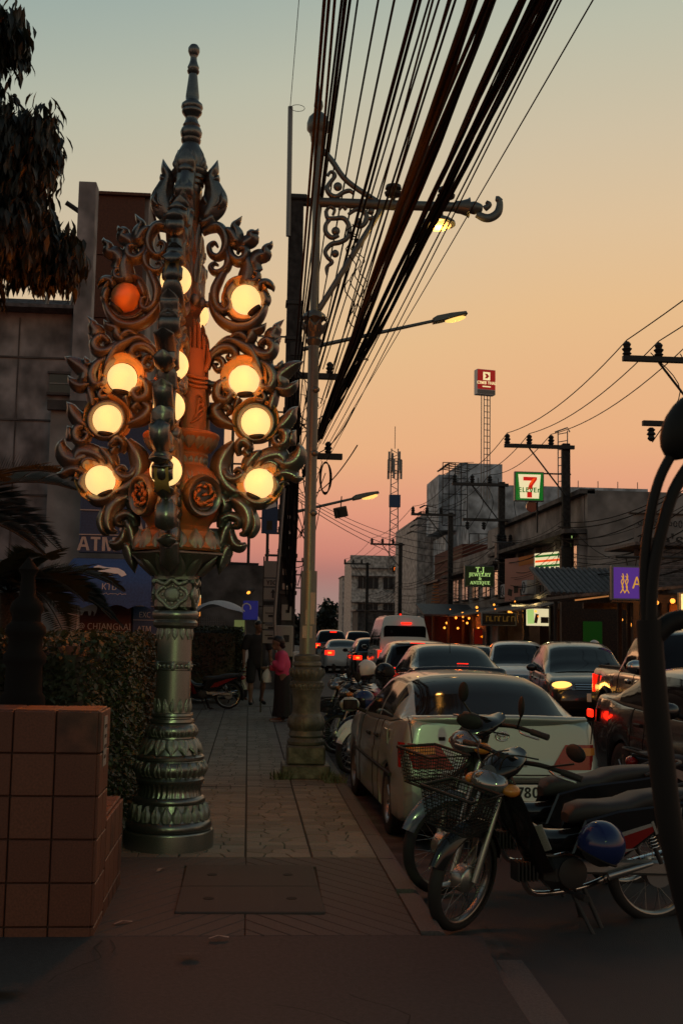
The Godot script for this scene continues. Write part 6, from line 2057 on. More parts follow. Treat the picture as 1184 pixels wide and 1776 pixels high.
func bulb(called: String, label: String, at: Vector3, r: float, lit := 0.25) -> void:
	var o := thing(called, label, "lamp", at)
	var m := MB.new()
	m.ball(Vector3.ZERO, Vector3.ONE * r, 12)
	part("bulb", m, M.warm_bulb, o)
	part("socket", tb([Vector3(0, r * 0.8, 0), Vector3(0, r * 1.9, 0)], r * 0.45, 8), M.iron, o)
	if lit > 0.0:
		omni(Vector3.ZERO, Color(1.0, 0.62, 0.25), lit, r, o)

func hanging_sign(called: String, label: String, at: Vector3, w: float, h: float, mat_: Material, turn := 0.0) -> Node3D:
	var o := thing(called, label, "sign", at, turn)
	part("frame", bx(Vector3(0, 0, -0.03), Vector3(w + 0.08, h + 0.08, 0.16), 0.015), M.steel, o)
	part("lit_panel", bx(Vector3(0, 0, 0.05), Vector3(w, h, 0.02)), mat_, o)
	return o

func glyphs(parent: Node, n: int, h: float, mat_: Material, at: Vector3, step: Vector3) -> void:   # lettering too far off to read
	for k in n:
		var p := at + step * k
		var w := h * rng.randf_range(0.45, 0.7)
		var g := MB.new()
		g.box(p + Vector3(0, h * 0.5, 0), Vector3(h * 0.16, h, 0.012))
		g.box(p + Vector3(w * 0.5, h * (0.92 if k % 3 != 1 else 0.08), 0), Vector3(w - h * 0.17, h * 0.16, 0.012))
		if k % 2 == 0:
			g.box(p + Vector3(w, h * 0.45, 0), Vector3(h * 0.16, h * 0.74, 0.012))
		part("glyph_sign", g, mat_, parent)

func buildings_right() -> void:
	# the weathered building with its bare end wall
	var b := thing("weathered_building", "weathered grey building with a stained bare end wall facing the viewer", "building", Vector3(11.0, 0, -37.0))
	part("end_wall", bx(Vector3(5.0, 3.25, -0.15), Vector3(10.0, 6.5, 0.3)), M.plaster_old, b)
	part("upper_wall", bx(Vector3(0.15, 4.75, -6.4), Vector3(0.3, 3.4, 12.0)), M.plaster_old, b)
	part("parapet", bx(Vector3(0.0, 6.47, -6.3), Vector3(0.5, 0.16, 12.6)), M.concrete_dark, b)
	part("ledge", bx(Vector3(-0.3, 5.15, -6.3), Vector3(0.9, 0.14, 12.4)), M.concrete_dark, b)
	part("floor_slab", bx(Vector3(-0.2, 3.12, -6.3), Vector3(0.9, 0.16, 12.4)), M.concrete_dark, b)
	shop_windows(b, -0.02, 4.2, -1.6, 4, 2.9, 1.5, 1.1)
	for k in 5:
		part("pier", bx(Vector3(-0.1, 4.1, -0.3 - k * 2.9), Vector3(0.3, 1.9, 0.26)), M.plaster_old, b)
	for k in 5:
		var ac := part("air_conditioner", bx(Vector3(-0.35, 3.55 + 0.9 * (k % 2), -2.9 - k * 1.9), Vector3(0.34, 0.55, 0.8), 0.03), M.canopy_grey, b)
		part("fan_grille", tb(ring_x(Vector3(-0.53, 3.55 + 0.9 * (k % 2), -2.9 - k * 1.9), 0.2), 0.02, 5), M.iron, ac)
		part("drain_pipe", tb([Vector3(-0.2, 3.3 + 0.9 * (k % 2), -3.3 - k * 1.9), Vector3(-0.2, 2.2, -3.3 - k * 1.9)], 0.03, 5), M.steel, b)
	part("roof_slab", bx(Vector3(5.0, 6.40, -6.3), Vector3(9.6, 0.12, 12.0)), M.concrete_dark, b)
	shop_front(b, 0.0, -0.2, -12.4, M.wood_dark)
	# further row
	var c := thing("terraced_shops", "stepped row of grey shops beyond the weathered building", "building", Vector3(11.2, 0, -50.0))
	part("wall", bx(Vector3(3.0, 2.9, -7.0), Vector3(6.0, 5.8, 14.0)), M.plaster_old, c)
	part("step_wall", bx(Vector3(3.0, 6.2, -2.0), Vector3(6.0, 0.9, 4.0)), M.plaster_old, c)
	part("ledge", bx(Vector3(-0.2, 4.9, -7.0), Vector3(0.8, 0.14, 14.0)), M.concrete_dark, c)
	for k in 3:
		part("roof_rail", tb([Vector3(0.1, 6.0 + 0.2 * k, -4.2), Vector3(0.1, 6.0 + 0.2 * k, -13.8)], 0.025, 5), M.iron, c)
	shop_windows(c, -0.02, 4.1, -1.4, 5, 2.7, 1.5, 1.1)
	shop_front(c, 0.0, 0.0, -14.0, M.wood_dark)
	var rd := thing("brick_shop", "dark red brick shop with a lit tapering sign", "building", Vector3(12.2, 0, -66.0))
	part("wall", bx(Vector3(3.0, 3.5, -5.0), Vector3(6.0, 7.0, 10.0)), M.brick_far, rd)
	for k in 9:
		part("string_course", bx(Vector3(2.98, 0.8 + k * 0.7, -5.0), Vector3(6.1, 0.07, 10.1)), M.wood_dark, rd)
	for k in 14:
		part("lamp_strip", bx(Vector3(-1.6 + 0.0 * k, 2.4 + k * 0.17, 0.4), Vector3(0.75 - 0.035 * k, 0.06, 0.06)), M.print_orange, rd)
	shop_front(rd, 0.0, 0.0, -10.0, M.wood_dark)
	# the nearer low house with shutters
	var h := thing("low_shop", "low shop with brown roller shutters and an orange lit wall at the right edge", "building", Vector3(10.9, 0, -29.5))
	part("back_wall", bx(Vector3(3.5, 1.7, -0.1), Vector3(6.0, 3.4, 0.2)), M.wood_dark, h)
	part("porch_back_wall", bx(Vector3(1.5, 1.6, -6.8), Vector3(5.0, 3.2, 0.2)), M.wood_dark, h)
	for k in 4:
		part("porch_post", tb([Vector3(-0.9 + k * 0.55, 0, -1.2 - k * 0.9), Vector3(-0.9 + k * 0.55, 3.0, -1.2 - k * 0.9)], 0.07, 8), M.wood_dark, h)
	part("porch_beam", bx(Vector3(0.2, 2.55, -2.6), Vector3(3.4, 0.16, 0.14)), M.wood_dark, h)
	for k in 11:
		part("shutter_slat", bx(Vector3(1.4, 2.86 + k * 0.105, 0.55), Vector3(4.6, 0.095, 0.05), 0.01), M.tin, h)
	part("fascia", bx(Vector3(1.4, 2.72, 0.62), Vector3(4.8, 0.14, 0.12)), M.wood_dark, h)
	part("roof", bx(Vector3(1.4, 4.08, -0.6), Vector3(5.0, 0.08, 2.6)), M.tin, h)
	part("orange_wall", bx(Vector3(0.25, 1.25, 2.4), Vector3(2.2, 2.5, 0.14), 0.04), M.orange_wall, h)
	part("wall_beam", bx(Vector3(-0.2, 2.60, 2.4), Vector3(4.2, 0.2, 0.2)), M.wood_dark, h)
	for x in [-1.7, -1.0]:
		part("post", bx(Vector3(x, 1.25, 2.42), Vector3(0.14, 2.5, 0.14)), M.wood_dark, h)
	for k in 5:
		part("chain", tb([Vector3(0.0 + k * 0.05, 2.35, 2.56), Vector3(0.02 + k * 0.05, 1.5 + 0.1 * k, 2.57)], 0.008, 4), M.iron, h)
	part("bay_canopy", bx(Vector3(-1.6, 2.80, 0.5), Vector3(3.0, 0.07, 3.4), 0.0, Basis(Vector3.BACK, 0.10)), M.tin, h)
	part("lit_batten_lamp", bx(Vector3(-2.5, 2.62, 2.0), Vector3(1.1, 0.035, 0.05), 0.0, Basis(Vector3.BACK, 0.14)), glow("batten_glow", Color(0.75, 0.5, 0.28), 0.6), h)
	var sb := hanging_sign("lit_box_sign", "cream lit box sign in a black frame at the right edge", Vector3(10.43, 2.15, -26.4), 0.75, 1.1, M.panel_cream)
	part("green_band", bx(Vector3(0, -0.45, 0.062), Vector3(0.75, 0.18, 0.01)), M.sign_green, sb)
	# old painted board of the massage shop
	var ay := thing("painted_board", "old grey painted board with faded brush lettering above the shutters", "sign", Vector3(10.75, 4.38, -30.2))
	part("board", bx(Vector3(0.35, 0, 0), Vector3(1.7, 1.2, 0.06), 0.005), M.plaster_old, ay)
	part("board_frame", bx(Vector3(0.35, 0.62, 0.01), Vector3(1.98, 0.05, 0.10)), M.wood_dark, ay)
	write("Aye's", 0.36, M.ink, ay, Transform3D(Basis(Vector3.BACK, 0.05), Vector3(0.2, -0.12, 0.036)), 0.01, "Droid Serif", true)
	for k in 9:   # a line of looped script
		var ring := []
		for i in 9:
			ring.append(Vector3(-0.35 + k * 0.14 + cos(i * 0.75) * 0.045, 0.36 + sin(i * 0.75) * (0.055 + 0.02 * (k % 3)), 0.036))
		part("script_loop", tb(ring, 0.012, 4), M.ink, ay)
	for k in 3:
		part("flourish", tb(curve([Vector3(-0.4 + k * 0.1, -0.36 - 0.05 * k, 0.036), Vector3(0.1, -0.30 - 0.06 * k, 0.036), Vector3(0.5, -0.40 - 0.03 * k, 0.036), Vector3(0.95, -0.30 - 0.05 * k, 0.036)], 4), 0.014, 4), M.ink, ay)
	# lamps in and before the shops
	bulb("wall_lamp", "glowing lamp under the beam left of the orange wall", Vector3(9.30, 2.47, -25.9), 0.055, 0.30)
	bulb("wall_lamp", "glowing lamp at the top corner of the orange wall", Vector3(9.72, 2.52, -26.0), 0.06, 0.35)
	bulb("porch_lamp", "small lamp deeper inside the dark porch", Vector3(10.2, 2.15, -28.6), 0.045, 0.12)
	bulb("shop_bulb", "first warm bulb by the plants left of the mirror stalk", Vector3(10.40, 2.17, -31.8), 0.05, 0.15)
	bulb("shop_bulb", "lowest warm bulb, in the middle of the porch group", Vector3(10.60, 2.03, -31.6), 0.055, 0.15)
	bulb("shop_bulb", "right-hand warm bulb of the porch group", Vector3(10.85, 2.10, -31.7), 0.05, 0.15)
	bulb("canopy_lamp", "bright yellow lamp under the tin canopy beside the second pole", Vector3(10.45, 2.66, -46.0), 0.075, 0.7)
	for k in 7:
		var g := thing("string_bulb", "tiny warm bulb of the string in the restaurant under the jewelry sign", "lamp", Vector3(9.5 + 0.28 * k, 2.05 + 0.25 * (k % 3), -56.0 - (k % 2)), 0.0, "string of bulbs in the restaurant")
		var m := MB.new()
		m.ball(Vector3.ZERO, Vector3.ONE * 0.06, 8)
		part("bulb", m, M.warm_bulb, g)
	for k in 16:
		var g := thing("eave_bulb", "tiny warm bulb under the shop canopies across the street", "lamp", Vector3(9.75 + 0.2 * (k % 3), 2.35 + 0.2 * (k % 4), -38.6 - 1.15 * k), 0.0, "tiny bulbs under the canopies across the street")
		var m := MB.new()
		m.ball(Vector3.ZERO, Vector3.ONE * (0.03 + 0.015 * (k % 3)), 8)
		part("bulb", m, M.warm_bulb if k % 3 > 0 else M.tail_core, g)
	var tl := thing("tube_lamp", "white lit tube lamp along the canopy above the bright banner", "lamp", Vector3(10.3, 2.78, -41.8), 0.1)
	part("tube", tb([Vector3(-0.75, 0, 0), Vector3(0.75, 0.03, 0)], 0.022, 8), M.panel_cream, tl)
	part("batten", bx(Vector3(0, 0.05, 0), Vector3(1.6, 0.04, 0.06)), M.steel, tl)
	omni(Vector3(10.2, 2.2, -56.0), Color(1.0, 0.45, 0.18), 0.9, 0.2)
	var rest := thing("restaurant", "warmly lit restaurant front with posts beyond the jewelry sign", "shop front", Vector3(10.6, 0, -57.0))
	part("back_wall", bx(Vector3(0.6, 1.4, -1.6), Vector3(4.6, 2.8, 0.15)), M.brick_far, rest)
	for k in 6:
		part("post", bx(Vector3(-1.5 + k * 0.75, 1.4, 0), Vector3(0.12, 2.8, 0.12)), M.wood_dark, rest)
	part("roof", bx(Vector3(0.4, 2.95, -0.6), Vector3(5.0, 0.10, 3.0), 0.0, Basis(Vector3.RIGHT, 0.2)), M.tin, rest)
	var gs := hanging_sign("emblem_sign", "small red sign with a golden emblem low in the restaurant front", Vector3(11.35, 1.65, -55.2), 1.1, 0.7, glow("emblem_red", Color(0.35, 0.05, 0.02), 0.5))
	var m2 := MB.new()
	for k in 4:
		var a := PI / 2 * k
		m2.prism(pv([0.0, 0.0, 0.09, 0.11, 0.0, 0.26, -0.09, 0.11]), 0.02, Transform3D(Basis(Vector3.BACK, a), Vector3(0, 0, 0.075)))
	part("golden_emblem", m2, glow("emblem_gold", Color(1.0, 0.55, 0.08), 1.1), gs)
	# fruit-coloured shop banner, green screen, white patch
	var fb := thing("lit_banner", "bright lit banner in green, white and red under the canopy", "banner", Vector3(10.55, 2.38, -41.6), 0.12)
	part("cloth", bx(Vector3.ZERO, Vector3(1.0, 0.62, 0.02)), M.sign_cream, fb)
	part("green_print", bx(Vector3(-0.34, 0.02, 0.013), Vector3(0.26, 0.52, 0.006), 0.0, Basis(Vector3.BACK, 0.05)), M.sign_lime, fb)
	part("red_print", bx(Vector3(-0.12, -0.05, 0.014), Vector3(0.12, 0.34, 0.006), 0.0, Basis(Vector3.BACK, -0.2)), M.print_pink, fb)
	part("white_print", bx(Vector3(0.20, -0.1, 0.013), Vector3(0.3, 0.22, 0.006)), M.paper, fb)
	omni(Vector3(10.2, 3.0, -41.0), Color(1.0, 0.85, 0.55), 0.4, 0.1)
	var dk := hanging_sign("dark_name_board", "dark shop name board with faint gold letters left of the bright banner", Vector3(9.35, 2.30, -43.0), 1.25, 0.42, M.wood_dark)
	glyphs(dk, 7, 0.2, M.faint_gold, Vector3(-0.48, -0.08, 0.066), Vector3(0.16, 0, 0))
	var gp := thing("green_screen", "dark green lit screen behind the plants in front of the shop", "screen", Vector3(10.9, 1.75, -36.2))
	part("screen", bx(Vector3.ZERO, Vector3(0.62, 0.85, 0.05), 0.01), M.sign_deepgreen, gp)
	part("stand", bx(Vector3(0, -1.0, -0.05), Vector3(0.5, 1.2, 0.05)), M.iron, gp)
	var wp := thing("lit_doorway", "pale lit doorway beside the green screen", "doorway", Vector3(11.55, 1.75, -36.4))
	part("lit_panel", bx(Vector3.ZERO, Vector3(0.5, 0.9, 0.05)), M.sign_lime, wp)
	part("frame", bx(Vector3(0, 0.5, 0), Vector3(0.6, 0.1, 0.1)), M.wood_dark, wp)
	for k in 4:
		var at: Vector3 = [Vector3(10.9, 0, -35.4), Vector3(11.5, 0, -35.2), Vector3(10.3, 0, -35.6), Vector3(11.9, 0, -33.4)][k]
		var pt := thing("potted_plant", ["spiky potted plant before the green screen", "spiky potted plant before the pale doorway", "spiky potted plant left of the green screen", "spiky potted plant near the porch bulbs"][k], "plant", at)
		var pm := MB.new()
		pm.lathe([Vector2(0.0, 0), Vector2(0.16, 0), Vector2(0.22, 0.35), Vector2(0.20, 0.36), Vector2(0.0, 0.33)], 14)
		part("pot", pm, M.terracotta, pt)
		for i in 26:
			var a := rng.randf() * TAU
			var e := rng.randf_range(0.2, 0.7)
			var d := Vector3(cos(a) * e, 1.0, sin(a) * e).normalized()
			var l := rng.randf_range(0.6, 1.25)
			var lm := MB.new()
			var sd := d.cross(Vector3(sin(a), 0, -cos(a))).normalized() * 0.0 + Vector3(-sin(a), 0, cos(a)) * 0.03
			var p0 := Vector3(0, 0.33, 0)
			lm.quad(p0 - sd * 0.5, p0 + d * l * 0.5 - sd, p0 + d * l + Vector3(cos(a), -0.6, sin(a)) * 0.15, p0 + d * l * 0.5 + sd)
			part("leaf", lm, M.leaf_dark, pt)
	# signs over the street
	var s7 := hanging_sign("convenience_store_sign", "lit square convenience store sign with a red and orange 7 in a green frame", Vector3(9.58, 6.86, -39.2), 0.96, 0.96, M.sign_green)
	part("cream_field", bx(Vector3(0, 0, 0.062), Vector3(0.80, 0.84, 0.01)), M.sign_cream, s7)
	for sx in [-1.0, 1.0]:
		var tm := MB.new()
		tm.prism(pv([sx * 0.40, 0.42, sx * 0.40, -0.42, sx * 0.33, -0.42, sx * 0.36, 0.0]), 0.01, Transform3D(Basis(), Vector3(0, 0, 0.069)))
		part("green_edge", tm, M.sign_green, s7)
	var seven := MB.new()
	seven.prism(pv([-0.22, 0.33, -0.22, 0.20, 0.07, 0.20, 0.0, 0.10, -0.07, -0.10, 0.08, -0.10, 0.12, 0.04, 0.22, 0.18, 0.26, 0.24, 0.26, 0.33]), 0.012, Transform3D(Basis(), Vector3(0, 0, 0.075)))
	part("numeral", seven, M.sign_red, s7)
	var sv := MB.new()
	sv.prism(pv([0.10, 0.26, 0.22, 0.30, 0.10, 0.12, 0.02, 0.02, 0.02, 0.08]), 0.006, Transform3D(Basis(), Vector3(0.0, 0.0, 0.084)))
	part("orange_stroke", sv, M.sign_orange, s7)
	part("numeral_foot", bx(Vector3(0.0, -0.29, 0.075), Vector3(0.17, 0.20, 0.012)), M.sign_red, s7)
	write("ELEVEn", 0.17, M.sign_green, s7, Transform3D(Basis(), Vector3(0, -0.13, 0.09)), 0.012, "Droid Sans", true)
	part("hanger", tb([Vector3(0.3, -0.5, -0.05), Vector3(0.3, -1.6, -0.05)], 0.03, 6), M.iron, s7)
	part("hanger", tb([Vector3(0.5, 0.48, -0.05), Vector3(1.5, 0.48, -0.05)], 0.03, 6), M.iron, s7)
	var rm := MB.new()
	rm.prism(disc(0.2, 20), 0.06, Transform3D(Basis(), Vector3(0.12, -0.68, -0.1)))
	part("red_disc", rm, M.lens_red, s7)
	var tj := hanging_sign("jewelry_sign", "dark green lit jewelry shop sign with pale letters", Vector3(9.30, 4.09, -46.5), 1.16, 0.80, M.sign_jewel)
	var line_y := [0.26, 0.06, -0.10, -0.27]
	for k in 4:
		write(["T.J", "JEWELRY", "&", "ANTIQUE"][k], [0.20, 0.135, 0.12, 0.125][k], M.sign_lime, tj, Transform3D(Basis(), Vector3(0.02, line_y[k], 0.066)), 0.012, "Droid Serif", true)
	part("hanger", tb([Vector3(0.62, 0.2, -0.05), Vector3(1.9, 0.3, -0.05)], 0.03, 6), M.iron, tj)
	var pu := hanging_sign("purple_massage_sign", "purple lit sign with two yellow linked figures and a yellow A", Vector3(8.10, 2.82, -24.2), 0.72, 0.66, M.sign_purple)
	for k in 2:
		var x := -0.17 + 0.09 * k
		part("yellow_figure", tb(curve([Vector3(x - 0.05, -0.22, 0.066), Vector3(x + 0.01, -0.10, 0.066), Vector3(x - 0.03, 0.02, 0.066), Vector3(x + 0.02, 0.12, 0.066), Vector3(x, 0.20, 0.066)], 4), 0.011, 5), M.sign_gold, pu)
		part("yellow_figure", tb(curve([Vector3(x + 0.05, -0.22, 0.066), Vector3(x - 0.01, -0.08, 0.068), Vector3(x + 0.03, 0.05, 0.066), Vector3(x - 0.02, 0.15, 0.066)], 4), 0.011, 5), M.sign_gold, pu)
	write("A", 0.24, M.sign_gold, pu, Transform3D(Basis(), Vector3(0.14, 0.0, 0.064)), 0.012)
	for sx in [-1.0, 1.0]:
		part("bracket", tb([Vector3(0.05 + 0.08 * sx, 0.34, 0), Vector3(0.05 + 0.12 * sx, 0.55, 0)], 0.015, 5), M.iron, pu)
	part("bracket_arm", tb([Vector3(-0.3, 0.55, 0), Vector3(2.6, 0.6, 0)], 0.03, 6), M.iron, pu)
	# banners on the weathered building
	var b1 := thing("cloth_banner", "large pinkish shop banner with an orange head on the upper floor", "banner", Vector3(10.7, 3.95, -43.7), -1.25)
	part("cloth", bx(Vector3(0, -0.05, 0), Vector3(3.6, 1.7, 0.03)), M.print_pink, b1)
	part("orange_head", bx(Vector3(0.45, 0.70, 0.02), Vector3(2.4, 0.34, 0.02), 0.0, Basis(Vector3.BACK, 0.06)), M.print_orange, b1)
	for k in 7:
		part("dark_print", bx(Vector3(-1.4 + k * 0.45, -0.55 + 0.1 * (k % 2), 0.02), Vector3(0.30, 0.26, 0.012), 0.0, Basis(Vector3.BACK, 0.2 * (k % 3 - 1))), M.wood_dark, b1)
	var b2 := thing("striped_shop_sign", "lit striped shop sign in orange, green and red on the upper floor", "sign", Vector3(10.72, 4.28, -39.9), -1.2)
	part("lit_panel", bx(Vector3(0, 0, 0), Vector3(2.5, 0.76, 0.06)), M.sign_cream, b2)
	for k in 4:
		part("stripe_sign", bx(Vector3(0, 0.27 - 0.18 * k, 0.035), Vector3(2.4, 0.075, 0.012)), [M.sign_green, M.sign_orange, M.sign_green, M.sign_red][k], b2)
	part("print", bx(Vector3(0.6, 0.15, 0.045), Vector3(0.6, 0.35, 0.012), 0.0, Basis(Vector3.BACK, 0.4)), M.lens_red, b2)
	var vs := thing("vertical_sign", "narrow dark vertical sign with pale letters beside the near pole", "sign", Vector3(10.75, 4.65, -38.2))
	part("board", bx(Vector3.ZERO, Vector3(0.22, 1.1, 0.08)), M.wood_dark, vs)
	glyphs(vs, 5, 0.14, M.sign_lime, Vector3(-0.05, 0.34, 0.045), Vector3(0, -0.2, 0))
	var lan := thing("street_lantern", "small unlit hanging lantern beside the near pole", "lantern", Vector3(9.65, 3.2, -36.0))
	var lm2 := MB.new()
	lm2.lathe([Vector2(0, -0.2), Vector2(0.10, -0.16), Vector2(0.15, 0.0), Vector2(0.06, 0.18), Vector2(0.0, 0.24)], 14)
	part("shade", lm2, M.canopy_grey, lan)
	part("hook", tb(curve([Vector3(0, 0.22, 0), Vector3(0.05, 0.5, 0), Vector3(0.8, 0.55, 0)], 4), 0.02, 5), M.iron, lan)
	var awn2 := thing("slanted_tin_roof", "sloping corrugated tin roof left of the purple sign", "roof", Vector3(9.6, 3.1, -32.5))
	for k in 16:
		part("tin_sheet", tb([Vector3(-1.2 + 0.16 * k, 0.6, -1.6), Vector3(-1.2 + 0.16 * k, -0.25, 0.9)], 0.075, 6), M.tin, awn2)
	part("eave_board", bx(Vector3(0, -0.38, 0.95), Vector3(2.8, 0.18, 0.05)), M.wood_dark, awn2)
	for x in [-1.1, 1.2]:
		part("post", tb([Vector3(x, -3.1, 0.8), Vector3(x, -0.3, 0.8)], 0.06, 8), M.iron, awn2)

func buildings_far() -> void:
	var g := thing("grey_tower_block", "tall blank grey block with a bank sign mast on its roof", "building", Vector3(17.3, 0, -86.0))
	part("block", bx(Vector3(0, 7.4, -4), Vector3(3.3, 14.8, 8)), M.plaster_grey, g)
	part("side_bay", bx(Vector3(-2.3, 11.9, -4.2), Vector3(1.5, 4.3, 6), 0.02), M.plaster_grey, g)
	part("lower_bay", bx(Vector3(-2.0, 4.7, -4.2), Vector3(0.9, 9.4, 6)), M.plaster_grey, g)
	var w := thing("long_grey_block", "long plain pale grey block behind the shops", "building", Vector3(22.5, 0, -82.0))
	part("block", bx(Vector3(0, 6.4, -6), Vector3(13.5, 12.8, 10)), M.plaster_grey, w)
	for k in 9:
		part("lightning_rod", tb([Vector3(-6 + k * 1.5, 12.8, -1.1), Vector3(-6 + k * 1.5, 13.3, -1.1)], 0.03, 4), M.iron, w)
	var pb := thing("pinkish_building", "pale building wrapped in stained sheeting beyond the jewelry sign", "building", Vector3(14.6, 0, -95.0))
	part("block", bx(Vector3(1.2, 5.7, -6.0), Vector3(4.4, 11.4, 14)), M.plaster_white, pb)
	var m := MB.new()
	m.prism(pv([-1.0, 11.4, 3.4, 11.4, 3.4, 13.2]), 14.0, Transform3D(Basis(), Vector3(0, 0, -6.0)))
	part("gable", m, M.plaster_white, pb)
	for k in 9:
		part("sheet_fold", tb([Vector3(-0.95 + k * 0.52, 2.5, 1.01), Vector3(-0.93 + k * 0.52, 11.3, 1.01)], 0.05, 5), M.paint_white, pb)
	part("lower_shop", bx(Vector3(0.6, 1.9, 1.4), Vector3(5.4, 2.2, 0.8)), M.concrete_dark, pb)
	for k in 2:
		part("window_lamp", bx(Vector3(-0.6 + k * 0.7, 2.1, 1.82), Vector3(0.16, 0.2, 0.05)), M.panel_cream, pb)
	# flood-light arms above billboards
	for k in 9:
		var hi := k < 4
		var at := Vector3(14.0 + 0.35 * (k % 5), 14.0 + 0.30 * (k % 4), -84.0 - (k % 4)) if hi else Vector3(13.3 - 0.30 * (k - 4), 11.7 - 0.55 * (k - 4), -88.0 + (k - 4) * 0.4)
		var f := thing("billboard_flood_light", "unlit flood light on a long thin arm above the billboard frames", "flood light", at, 0.0, "flood lights above the billboards")
		part("arm", tb([Vector3(1.9, -0.25, 0), Vector3(0, 0, 0)], 0.03, 4), M.iron, f)
		part("arm", tb([Vector3(1.9, 0.15, 0), Vector3(0, 0.02, 0)], 0.02, 4), M.iron, f)
		part("lamp_head", bx(Vector3(-0.18, -0.08, 0), Vector3(0.45, 0.12, 0.2), 0.02, Basis(Vector3.BACK, 0.5)), M.iron, f)
	for k in 2:
		var fr := thing("steel_scaffold", ["open steel billboard frame beside the grey block's top", "open steel scaffold frame in front of the grey block"][k], "frame", [Vector3(13.7, 9.6, -82.0), Vector3(14.9, 4.5, -78.0)][k])
		var wd: float = [1.8, 2.6][k]
		var ht: float = [4.6, 4.2][k]
		for i in 5:
			part("upright", tb([Vector3(wd * i / 4.0, 0, 0), Vector3(wd * i / 4.0, ht, 0)], 0.035, 4), M.iron, fr)
			part("cross_bar", tb([Vector3(0, ht * i / 4.0, 0), Vector3(wd, ht * i / 4.0, 0)], 0.03, 4), M.iron, fr)
			part("brace", tb([Vector3(0, ht * i / 5.0, 0), Vector3(wd, ht * (i + 1) / 5.0, -0.4)], 0.02, 4), M.iron, fr)
	# the bank sign on its lattice mast
	var cs := thing("bank_mast_sign", "red bank sign with white emblem on a lattice mast against the sky", "sign", Vector3(15.8, 0, -77.0), 0.22)
	for sx in [-1.0, 1.0]:
		for sz in [-1.0, 1.0]:
			part("mast_leg", tb([Vector3(sx * 0.22, 11.0, sz * 0.22), Vector3(sx * 0.22, 18.2, sz * 0.22)], 0.035, 5), M.steel, cs)
	for k in 12:
		part("mast_rung", tb([Vector3(-0.22, 13.2 + k * 0.42, 0.22), Vector3(0.22, 13.2 + k * 0.42, 0.22)], 0.025, 4), M.steel, cs)
	part("cabinet", bx(Vector3(-0.08, 19.05, 0), Vector3(1.36, 1.75, 0.55), 0.02), M.sign_white, cs)
	part("red_sign_face", bx(Vector3(-0.08, 19.22, 0.285), Vector3(1.32, 1.36, 0.03)), M.bank_red, cs)
	part("white_foot", bx(Vector3(-0.08, 18.36, 0.285), Vector3(1.32, 0.26, 0.03)), M.paper, cs)
	part("emblem_sign_field", bx(Vector3(-0.08, 19.45, 0.305), Vector3(0.52, 0.56, 0.02)), M.panel_cream, cs)
	m = MB.new()
	m.prism(pv([-0.17, 0.16, 0.02, 0.16, 0.17, 0.0, 0.02, -0.16, -0.17, -0.16, -0.05, 0.0]), 0.02, Transform3D(Basis(), Vector3(-0.06, 19.45, 0.325)))
	part("emblem", m, M.bank_red, cs)
	write("CIMB THAI", 0.20, M.panel_cream, cs, Transform3D(Basis(), Vector3(-0.08, 18.98, 0.31)), 0.02, "Droid Sans", true)
	part("small_print", bx(Vector3(-0.08, 18.72, 0.305), Vector3(0.6, 0.08, 0.01)), M.panel_cream, cs)
	var ms := thing("bare_lattice_mast", "bare lattice mast with a small open top behind the near right pole", "mast", Vector3(15.4, 0, -56.0))
	for sx in [-1.0, 1.0]:
		part("mast_leg", tb([Vector3(sx * 0.24, 6.0, 0), Vector3(sx * 0.24, 12.0, 0)], 0.03, 4), M.steel, ms)
	for k in 15:
		part("mast_rung", tb([Vector3(-0.24, 6.2 + k * 0.4, 0), Vector3(0.24, 6.2 + k * 0.4 + 0.1, 0)], 0.022, 4), M.steel, ms)
	part("top_frame", tb([Vector3(-0.4, 11.9, 0), Vector3(0.24, 12.15, 0), Vector3(0.3, 11.9, 0.2)], 0.035, 4), M.steel, ms)
	# telephone mast
	var tm := thing("telecom_mast", "tall lattice telecom mast with antennas and a blue box against the pink sky", "mast", Vector3(16.15, 0, -130.0))
	for sx in [-1.0, 1.0]:
		part("mast_leg", tb([Vector3(sx * 0.5, 9.0, 0), Vector3(sx * 0.38, 23.0, 0)], 0.07, 5), M.steel, tm)
	for k in 26:
		var y := 9.4 + k * 0.52
		part("mast_lacing", tb([Vector3(-0.46 * (1 if k % 2 == 0 else -1), y, 0), Vector3(0.46 * (1 if k % 2 == 0 else -1), y + 0.5, 0)], 0.04, 4), M.steel, tm)
	for k in 7:
		var a := TAU * k / 7.0
		part("antenna", bx(Vector3(cos(a) * 0.75, 20.6 + 0.9 * (k % 2), sin(a) * 0.75), Vector3(0.24, 2.2, 0.16)), M.steel, tm)
	part("antenna_ring", tb(ring_pts(Vector3(0, 20.3, 0), 0.8), 0.05, 5), M.iron, tm)
	part("antenna_ring", tb(ring_pts(Vector3(0, 21.7, 0), 0.8), 0.05, 5), M.iron, tm)
	part("spike", tb([Vector3(0, 23.0, 0), Vector3(0.0, 25.6, 0)], 0.04, 5), M.iron, tm)
	part("equipment_box", bx(Vector3(0, 16.9, 0.4), Vector3(1.25, 1.4, 0.7)), M.blue_board, tm)
	# white building at the bend
	var wb := thing("white_corner_building", "white three-storey building with dark windows where the street bends", "building", Vector3(14.9, 0, -131.0))
	part("wall", bx(Vector3(0.2, 5.2, -5.0), Vector3(7.2, 10.4, 10)), M.paint_white, wb)
	part("parapet", bx(Vector3(0.2, 10.0, 0.25), Vector3(7.6, 1.4, 0.5)), M.paint_white, wb)
